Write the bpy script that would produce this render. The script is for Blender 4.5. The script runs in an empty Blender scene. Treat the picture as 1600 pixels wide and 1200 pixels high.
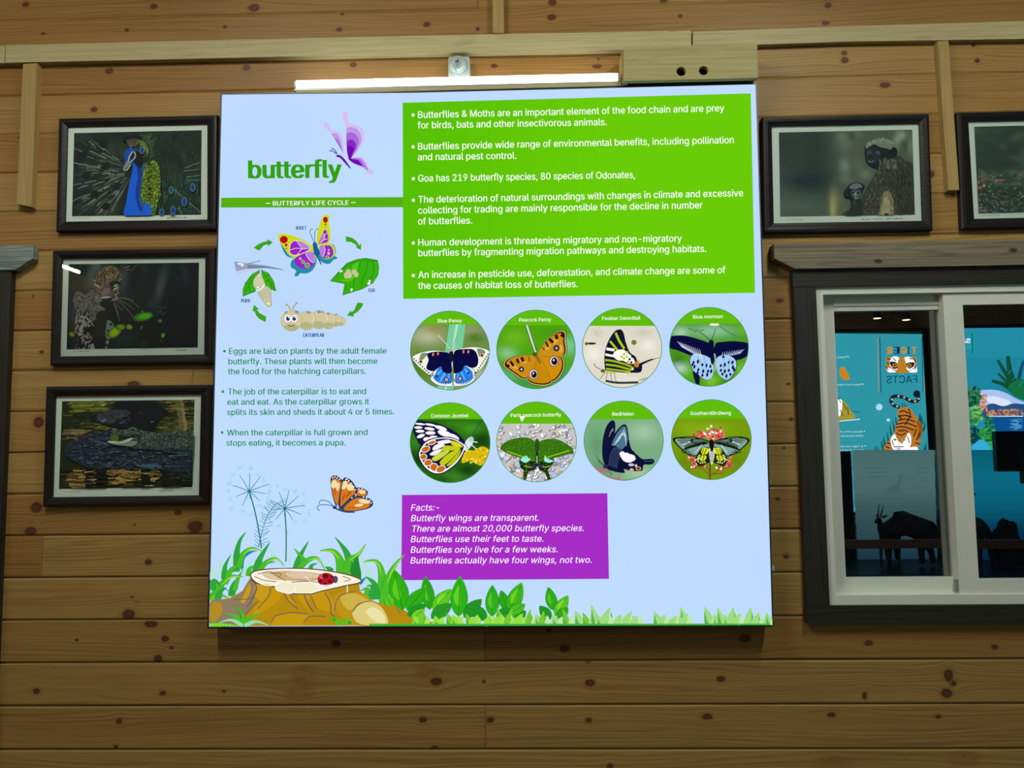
import bpy, bmesh, math, random
import numpy as np
from mathutils import Vector, Matrix
from mathutils.geometry import tessellate_polygon

random.seed(7)
rng = np.random.default_rng(7)
SC = bpy.context.scene
COL = SC.collection

# ------------------------------------------------------------------ camera
FPX = 1150.0                    # focal length in pixels of the 1600x1200 frame
CAM = Vector((0.0, 0.0, 1.5))
PITCH, YAW, ROLL = (math.radians(a) for a in (4.387, 1.441, -0.666))
def cam_axes():
    cp, sp = math.cos(PITCH), math.sin(PITCH)
    fw = Vector((0, cp, sp)); up = Vector((0, -sp, cp)); rt = Vector((1, 0, 0))
    cr, sr = math.cos(ROLL), math.sin(ROLL)
    rt, up = cr * rt + sr * up, -sr * rt + cr * up
    Rz = Matrix.Rotation(YAW, 3, 'Z')
    return Rz @ rt, Rz @ up, Rz @ fw
RT, UP, FW = cam_axes()
cd = bpy.data.cameras.new('camera')
cam = bpy.data.objects.new('camera', cd); COL.objects.link(cam)
cd.sensor_fit = 'HORIZONTAL'; cd.sensor_width = 36.0; cd.lens = 36.0 * FPX / 1600.0
cd.clip_start = 0.02; cd.clip_end = 60
m3 = Matrix((RT, UP, -FW)).transposed()
cam.matrix_world = Matrix.Translation(CAM) @ m3.to_4x4()
SC.camera = cam

# ------------------------------------------------------------------ world, exposure
W = bpy.data.worlds.new('night'); SC.world = W; W.use_nodes = True
W.node_tree.nodes['Background'].inputs[0].default_value = (0.02, 0.03, 0.05, 1)
W.node_tree.nodes['Background'].inputs[1].default_value = 0.15
SC.view_settings.view_transform = 'Standard'; SC.view_settings.look = 'None'
SC.view_settings.exposure = 0.0; SC.view_settings.gamma = 1.0
try: SC.view_settings.use_curve_mapping = False
except Exception: pass
TUBE_POWER = 180.0               # emission of the ceiling tube diffusers
SIGN_TUBE_POWER = 5.0           # emission of the tube above the butterfly sign
PRINT_GAIN = 2.7                # paper colour per seen colour: the photo prints are lit dimly
REFLECT = 0.30                  # reflectance of the coated window glass

# ------------------------------------------------------------------ room sizes
D = 2.443                       # distance from the camera to the board wall
YB = -2.95                      # rear wall
XL, XR, ZC = -5.0, 5.2, 3.42    # side walls, ceiling height
PP = 0.138                      # board pitch
Z0 = 1.5 + 0.27351 * D          # height of one board joint

def P(px, py, Y=D):
    d = FPX * FW + RT * (px - 800.0) + UP * (600.0 - py)
    return CAM + d * (Y / d.y)
def PM(px, py, Y, Yg):          # the real place of a thing seen in the window glass: Y is its distance from the rear
    p = P(px, py, 2 * Yg - Y)
    return Vector((p.x, Y, p.z))

def lin(c):
    if isinstance(c, str):
        c = c.lstrip('#'); c = [int(c[i:i + 2], 16) / 255 for i in (0, 2, 4)]
    return tuple(v / 12.92 if v <= 0.04045 else ((v + 0.055) / 1.055) ** 2.4 for v in c)

def ink(c):                     # printed colour from a swatch read off a cool close-up: pale swatches warm up and lighten
    c = c.lstrip('#'); r, g, b = (int(c[i:i + 2], 16) for i in (0, 2, 4))
    k = (min(r, g, b) / 255) ** 2 * 1.3
    lift = 0.13 * max(0, g - max(r, b)) * (1 - min(1, k))
    r2 = r + (255 - r) * min(1, k * 1.1) + lift; g2 = g + (255 - g) * min(1, k * 0.85) - lift * 0.3; b2 = b + (255 - b) * min(1, k * 0.65)
    r2 = max(r, min(r2, g2 + 0.4 * abs(g - b))); b2 = max(b2, b + (g2 - g) * 0.8) if k > 0.2 and abs(g - b) < 20 else b2
    return lin('%02x%02x%02x' % tuple(int(max(0, min(255, v))) for v in (r2, g2, b2)))

# ------------------------------------------------------------------ materials
class NT:
    def __init__(s, name):
        s.m = bpy.data.materials.new(name); s.m.use_nodes = True
        s.t = s.m.node_tree; s.t.nodes.clear()
        s.out = s.t.nodes.new('ShaderNodeOutputMaterial')
    def n(s, typ, **kw):
        nd = s.t.nodes.new(typ)
        for k, v in kw.items(): setattr(nd, k, v)
        return nd
    def l(s, a, b): s.t.links.new(a, b)
    def val(s, inp, v):
        if hasattr(v, 'is_linked') or hasattr(v, 'links'): s.l(v, inp)
        else: inp.default_value = v
    def math(s, op, a, b=0.0, clamp=False):
        nd = s.n('ShaderNodeMath', operation=op, use_clamp=clamp)
        s.val(nd.inputs[0], a); s.val(nd.inputs[1], b); return nd.outputs[0]
    def attr(s, name): return s.n('ShaderNodeAttribute', attribute_name=name)
    def mix(s, f, a, b, mode='MIX'):
        nd = s.n('ShaderNodeMix', data_type='RGBA', blend_type=mode)
        s.val(nd.inputs[0], f); s.val(nd.inputs[6], a); s.val(nd.inputs[7], b); return nd.outputs[2]
    def rng(s, v, a, b, c=0.0, d=1.0, smooth=False):
        nd = s.n('ShaderNodeMapRange', clamp=True)
        if smooth: nd.interpolation_type = 'SMOOTHSTEP'
        s.val(nd.inputs[0], v)
        for i, x in enumerate((a, b, c, d)): s.val(nd.inputs[i + 1], x)
        return nd.outputs[0]
    def comb(s, x, y, z):
        nd = s.n('ShaderNodeCombineXYZ')
        for i, v in enumerate((x, y, z)): s.val(nd.inputs[i], v)
        return nd.outputs[0]
    def noise(s, vec, scale=1.0, detail=2.0, rough=0.5, dist=0.0):
        nd = s.n('ShaderNodeTexNoise'); s.l(vec, nd.inputs['Vector'])
        nd.inputs['Scale'].default_value = scale; nd.inputs['Detail'].default_value = detail
        nd.inputs['Roughness'].default_value = rough; nd.inputs['Distortion'].default_value = dist
        return nd.outputs[0]
    def bsdf(s, col, rough=0.5, metal=0.0, spec=0.4, bump=None, bstr=0.1):
        b = s.n('ShaderNodeBsdfPrincipled')
        s.val(b.inputs['Base Color'], col); s.val(b.inputs['Roughness'], rough)
        b.inputs['Metallic'].default_value = metal
        b.inputs['Specular IOR Level'].default_value = spec
        if bump is not None:
            bn = s.n('ShaderNodeBump'); bn.inputs['Strength'].default_value = bstr; bn.inputs['Distance'].default_value = 0.004
            s.l(bump, bn.inputs['Height']); s.l(bn.outputs[0], b.inputs['Normal'])
        s.l(b.outputs[0], s.out.inputs[0]); return s.m
def rgba(c): return (*c, 1.0)

def mat_flat(name, c, rough=0.5, metal=0.0, spec=0.4, noise=0.12, scale=30):
    t = NT(name); pos = t.n('ShaderNodeNewGeometry').outputs['Position']
    f = t.noise(pos, scale, 3)
    col = t.mix(t.math('MULTIPLY', f, noise * 2), rgba(c), rgba([v * 0.55 for v in c]))
    return t.bsdf(col, rough, metal, spec)
def mat_emit(name, c, strength):
    t = NT(name); e = t.n('ShaderNodeEmission'); e.inputs[0].default_value = rgba(c); e.inputs[1].default_value = strength
    t.l(e.outputs[0], t.out.inputs[0]); return t.m
def mat_wall():
    t = NT('pine_boards')
    pos = t.n('ShaderNodeNewGeometry').outputs['Position']
    sx = t.n('ShaderNodeSeparateXYZ'); t.l(pos, sx.inputs[0]); x = sx.outputs[0]
    g = t.attr('grain').outputs['Fac']; k = t.attr('knot').outputs['Fac']; tone = t.attr('tone').outputs['Fac']
    off = t.math('MULTIPLY', tone, 57.0)
    v1 = t.comb(t.math('MULTIPLY', x, 1.3), t.math('MULTIPLY', g, 150.0), off)
    n1 = t.noise(v1, 1.0, 3, 0.6)
    v2 = t.comb(t.math('MULTIPLY', x, 0.9), t.math('MULTIPLY', g, 14.0), off)
    n2 = t.noise(v2, 1.0, 2, 0.5)
    ring = t.math('SINE', t.math('ADD', t.math('MULTIPLY', g, 520.0), t.math('MULTIPLY', n2, 46.0)))
    ring = t.rng(ring, -0.2, 1.0)
    ring = t.math('MULTIPLY', ring, t.rng(n2, 0.33, 0.55))
    f = t.math('ADD', t.math('MULTIPLY', t.rng(n1, 0.38, 0.72), 0.45), t.math('MULTIPLY', ring, 0.42))
    light = t.mix(tone, rgba((0.43, 0.255, 0.078)), rgba((0.33, 0.16, 0.042)))
    dark = t.mix(tone, rgba((0.215, 0.112, 0.032)), rgba((0.155, 0.068, 0.018)))
    c = t.mix(f, light, dark)
    blot = t.noise(t.comb(t.math('MULTIPLY', x, 3.0), t.math('MULTIPLY', g, 16.0), off), 1.0, 3, 0.55)
    c = t.mix(t.rng(blot, 0.5, 0.8, 0, 0.45), c, rgba((0.27, 0.135, 0.037)))
    kk = t.math('ADD', k, t.math('MULTIPLY', t.math('SUBTRACT', t.noise(pos, 90.0, 2), 0.5), 0.5))
    c = t.mix(t.rng(kk, 1.9, 1.0, 0, 0.5, True), c, rgba((0.30, 0.115, 0.03)))
    c = t.mix(t.rng(kk, 1.12, 0.8, 0, 0.95, True), c, rgba((0.085, 0.028, 0.014)))
    c = t.mix(t.rng(kk, 0.5, 0.2, 0, 0.5, True), c, rgba((0.16, 0.05, 0.02)))
    return t.bsdf(c, 0.5, 0, 0.3, t.math('ADD', t.math('MULTIPLY', f, -0.5), t.rng(kk, 1.2, 0.6, 0, -0.6)), 0.12)
def mat_wood(name, c1, c2, axis='X', fine=120.0, rough=0.55, knots=0.5, seed=0.0, spec=0.3):
    t = NT(name)
    pos = t.n('ShaderNodeNewGeometry').outputs['Position']
    s = t.n('ShaderNodeSeparateXYZ'); t.l(pos, s.inputs[0]); x, y, z = s.outputs
    if axis == 'Z': x, z = z, x
    v1 = t.comb(t.math('MULTIPLY', x, 2.0), t.math('MULTIPLY', t.math('ADD', z, seed), fine), t.math('MULTIPLY', y, fine))
    n1 = t.noise(v1, 1.0, 4, 0.6)
    v2 = t.comb(t.math('MULTIPLY', x, 1.2), t.math('MULTIPLY', t.math('ADD', z, seed), 22.0), t.math('MULTIPLY', y, 20.0))
    n2 = t.noise(v2, 1.0, 2)
    ring = t.rng(t.math('SINE', t.math('MULTIPLY', n2, 60.0)), -0.3, 1.0)
    f = t.math('ADD', t.math('MULTIPLY', t.rng(n1, 0.35, 0.7), 0.6), t.math('MULTIPLY', ring, 0.3))
    c = t.mix(f, rgba(c1), rgba(c2))
    vo = t.n('ShaderNodeTexVoronoi'); vo.inputs['Scale'].default_value = 1.0
    t.l(t.comb(t.math('MULTIPLY', x, 5.0), t.math('MULTIPLY', z, 9.0), seed), vo.inputs['Vector'])
    c = t.mix(t.rng(vo.outputs['Distance'], 0.10, 0.05, 0, knots, True), c, rgba([v * 0.3 for v in c2]))
    return t.bsdf(c, rough, 0, spec, f, 0.15)
def mat_attr_emit(name, strength=1.0, uneven=0.0):
    t = NT(name); a = t.attr('col'); e = t.n('ShaderNodeEmission'); t.l(a.outputs['Color'], e.inputs[0]); e.inputs[1].default_value = strength
    if uneven:                  # the lamps behind the fabric are not quite even
        pos = t.n('ShaderNodeNewGeometry').outputs['Position']
        t.l(t.math('ADD', strength - uneven / 2, t.math('MULTIPLY', t.noise(pos, 1.6, 1), uneven)), e.inputs[1])
    t.l(e.outputs[0], t.out.inputs[0]); return t.m
def mat_attr_paper(name, rough=0.6):
    t = NT(name); a = t.attr('col'); return t.bsdf(a.outputs['Color'], rough, 0, 0.2)
def mat_glass(name, refl, tint=(1, 1, 1), fresnel=True):
    t = NT(name)
    tr = t.n('ShaderNodeBsdfTransparent'); tr.inputs[0].default_value = rgba(tint)
    gl = t.n('ShaderNodeBsdfGlossy'); gl.inputs['Roughness'].default_value = 0.0; gl.inputs[0].default_value = rgba((0.93, 0.97, 1.0))
    mx = t.n('ShaderNodeMixShader')
    if fresnel:
        fr = t.n('ShaderNodeFresnel'); fr.inputs[0].default_value = refl; t.l(fr.outputs[0], mx.inputs[0])
    else: mx.inputs[0].default_value = refl
    t.l(tr.outputs[0], mx.inputs[1]); t.l(gl.outputs[0], mx.inputs[2]); t.l(mx.outputs[0], t.out.inputs[0])
    return t.m

M = {}
M['wall'] = mat_wall()
M['board'] = mat_wood('plain_boards', (0.27, 0.185, 0.09), (0.15, 0.09, 0.04), 'X', 70)
M['board_y'] = mat_wood('ceiling_boards', (0.36, 0.27, 0.14), (0.20, 0.13, 0.06), 'X', 70)
M['floor'] = mat_wood('floor_boards', (0.16, 0.10, 0.05), (0.09, 0.05, 0.025), 'X', 60, 0.4)
M['pale'] = mat_wood('pale_timber', (0.53, 0.44, 0.245), (0.38, 0.30, 0.145), 'X', 90, 0.6, 0.7)
M['pale_z'] = mat_wood('pale_timber_upright', (0.44, 0.29, 0.11), (0.33, 0.20, 0.068), 'Z', 90, 0.6, 0.6, 3.0)
M['box'] = mat_wood('box_timber', (0.44, 0.37, 0.17), (0.30, 0.24, 0.09), 'X', 110, 0.6, 0.8, 8.0)
M['weathered'] = mat_wood('weathered_timber', (0.25, 0.205, 0.14), (0.08, 0.066, 0.047), 'X', 160, 0.6, 0.9, 2.0)
M['silver'] = mat_wood('silvered_timber', (0.30, 0.35, 0.35), (0.025, 0.028, 0.028), 'X', 190, 0.5, 0.3, 5.0)
M['dark_x'] = mat_wood('dark_stained_timber', (0.034, 0.028, 0.023), (0.012, 0.0105, 0.0095), 'X', 140, 0.5, 0.6, 1.0)
M['dark_z'] = mat_wood('dark_stained_upright', (0.034, 0.028, 0.023), (0.012, 0.0105, 0.0095), 'Z', 140, 0.5, 0.5, 4.0)
M['door'] = mat_wood('door_timber', (0.05, 0.035, 0.025), (0.02, 0.014, 0.01), 'Z', 100, 0.4, 0.3, 6.0)
M['frame'] = mat_wood('dark_picture_frame', (0.016, 0.012, 0.013), (0.009, 0.007, 0.008), 'X', 100, 0.42, 0.0, 0.0, 0.22)
M['alu'] = mat_flat('white_aluminium', (0.74, 0.74, 0.68), 0.35, 0.0, 0.5, 0.05)
M['alu_grey'] = mat_flat('grey_aluminium', (0.25, 0.27, 0.26), 0.4, 0.3, 0.5, 0.05)
M['gasket'] = mat_flat('black_rubber', (0.012, 0.013, 0.014), 0.6)
M['sign_edge'] = mat_flat('sign_edge_metal', (0.05, 0.05, 0.055), 0.4, 0.5)
M['white'] = mat_flat('white_plastic', (0.42, 0.47, 0.46), 0.35, 0, 0.5, 0.04)
M['black'] = mat_flat('black_plastic', (0.012, 0.012, 0.014), 0.4)
M['steel'] = mat_flat('screw_steel', (0.20, 0.20, 0.20), 0.35, 0.8)
M['tube_sign'] = mat_emit('lit_tube', (0.90, 1.0, 0.93), SIGN_TUBE_POWER)
M['tube'] = mat_emit('lit_ceiling_tube', (0.93, 1.0, 0.88), TUBE_POWER)
M['warm'] = mat_emit('warm_bulb', (1.0, 0.6, 0.25), 9.0)
M['emit'] = mat_attr_emit('backlit_print')
M['face'] = mat_attr_emit('backlit_face', 1.0, 0.16)
M['emit_r'] = mat_attr_emit('glowing_print_rear', 1.0)
M['paper'] = mat_attr_paper('photo_paper')
M['glass'] = mat_glass('picture_glass', 1.3)
M['pane'] = mat_glass('coated_window_glass', REFLECT, (0.5, 0.55, 0.55), False)
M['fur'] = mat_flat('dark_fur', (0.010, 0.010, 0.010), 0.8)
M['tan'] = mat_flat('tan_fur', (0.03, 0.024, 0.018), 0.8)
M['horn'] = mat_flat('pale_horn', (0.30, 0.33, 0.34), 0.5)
M['rail'] = mat_wood('red_brown_rail', (0.16, 0.10, 0.075), (0.11, 0.065, 0.045), 'X', 90, 0.5, 0.2)

# ------------------------------------------------------------------ object helpers
def link(name, verts, faces, mat, parent=None, smooth=False):
    me = bpy.data.meshes.new(name)
    me.from_pydata([tuple(v) for v in verts], [], faces); me.update()
    if smooth:
        for p in me.polygons: p.use_smooth = True
    mats = mat if isinstance(mat, (list, tuple)) else [mat]
    for m in mats: me.materials.append(m)
    o = bpy.data.objects.new(name, me); COL.objects.link(o)
    if parent: o.parent = parent
    fix_normals(me)
    return o
def fix_normals(me):
    bm = bmesh.new(); bm.from_mesh(me); bmesh.ops.recalc_face_normals(bm, faces=bm.faces); bm.to_mesh(me); bm.free()
def thing(name, label, cat, loc=(0, 0, 0), group=None, kind=None):
    o = bpy.data.objects.new(name, None); o.empty_display_size = 0.05; COL.objects.link(o)
    o.location = loc; tag(o, label, cat, group, kind); return o
def tag(o, label=None, cat=None, group=None, kind=None):
    if label: o['label'] = label
    if cat: o['category'] = cat
    if group: o['group'] = group
    if kind: o['kind'] = kind
    return o
def adopt(parent):              # keep children where they stand under a placed empty
    bpy.context.view_layer.update()
    inv = parent.matrix_world.inverted()
    for c in parent.children: c.matrix_parent_inverse = inv
class MB:
    def __init__(s): s.v = []; s.f = []
    def add(s, vs, fs):
        b = len(s.v); s.v += [tuple(v) for v in vs]; s.f += [tuple(i + b for i in f) for f in fs]; return s
    def box(s, x0, x1, y0, y1, z0, z1):
        return s.add([(x, y, z) for x in (x0, x1) for y in (y0, y1) for z in (z0, z1)],
                     [(0, 1, 3, 2), (4, 6, 7, 5), (0, 4, 5, 1), (2, 3, 7, 6), (0, 2, 6, 4), (1, 5, 7, 3)])
    def prism(s, front, y1, bev=0.0):      # polygon of front points, extruded back to depth y1, with a small bevel
        n = len(front); fr = [Vector(p) for p in front]; c = sum(fr, Vector()) / n
        rings = []
        if bev > 0:
            rings.append([p + (c - p).normalized() * bev for p in fr])
            rings.append([Vector((p.x, p.y + bev, p.z)) for p in fr])
        else: rings.append(fr)
        rings.append([Vector((p.x, y1, p.z)) for p in fr])
        b = len(s.v); s.v += [tuple(p) for r in rings for p in r]
        for k in range(len(rings) - 1):
            for i in range(n):
                j = (i + 1) % n; s.f.append((b + k * n + i, b + k * n + j, b + (k + 1) * n + j, b + (k + 1) * n + i))
        s.f.append(tuple(b + i for i in range(n))); s.f.append(tuple(b + (len(rings) - 1) * n + i for i in reversed(range(n))))
        return s
    def tube(s, pts, r, n=10, cap=True):
        pts = [Vector(p) for p in pts]; b = len(s.v); k = len(pts)
        rs = r if isinstance(r, (list, tuple)) else [r] * k
        ref = Vector((0.13, 0.31, 0.94))
        for i, p in enumerate(pts):
            d = (pts[min(i + 1, k - 1)] - pts[max(i - 1, 0)]).normalized()
            a = d.cross(ref).normalized(); c = d.cross(a)
            for j in range(n):
                t = 2 * math.pi * j / n; s.v.append(tuple(p + (a * math.cos(t) + c * math.sin(t)) * rs[i]))
        for i in range(k - 1):
            for j in range(n):
                q = (j + 1) % n; s.f.append((b + i * n + j, b + i * n + q, b + (i + 1) * n + q, b + (i + 1) * n + j))
        if cap:
            s.f.append(tuple(b + j for j in range(n))); s.f.append(tuple(b + (k - 1) * n + j for j in range(n)))
        return s
    def lathe(s, c, axis, prof, n=32):     # prof: (distance along axis, radius)
        c = Vector(c); ax = Vector(axis).normalized(); a = ax.orthogonal().normalized(); q = ax.cross(a); b = len(s.v)
        for h, r in prof:
            for j in range(n):
                t = 2 * math.pi * j / n; s.v.append(tuple(c + ax * h + (a * math.cos(t) + q * math.sin(t)) * r))
        for i in range(len(prof) - 1):
            for j in range(n):
                k = (j + 1) % n; s.f.append((b + i * n + j, b + i * n + k, b + (i + 1) * n + k, b + (i + 1) * n + j))
        s.f.append(tuple(b + j for j in range(n))); s.f.append(tuple(b + (len(prof) - 1) * n + j for j in range(n)))
        return s
    def rings(s, rings, close=True):       # rings of 4 (or n) points each, stitched in order
        n = len(rings[0]); b = len(s.v); s.v += [tuple(p) for r in rings for p in r]
        for k in range(len(rings) - 1):
            for i in range(n):
                j = (i + 1) % n; s.f.append((b + k * n + i, b + k * n + j, b + (k + 1) * n + j, b + (k + 1) * n + i))
        return s
    def build(s, name, mat, parent=None, smooth=False): return link(name, s.v, s.f, mat, parent, smooth)

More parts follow.
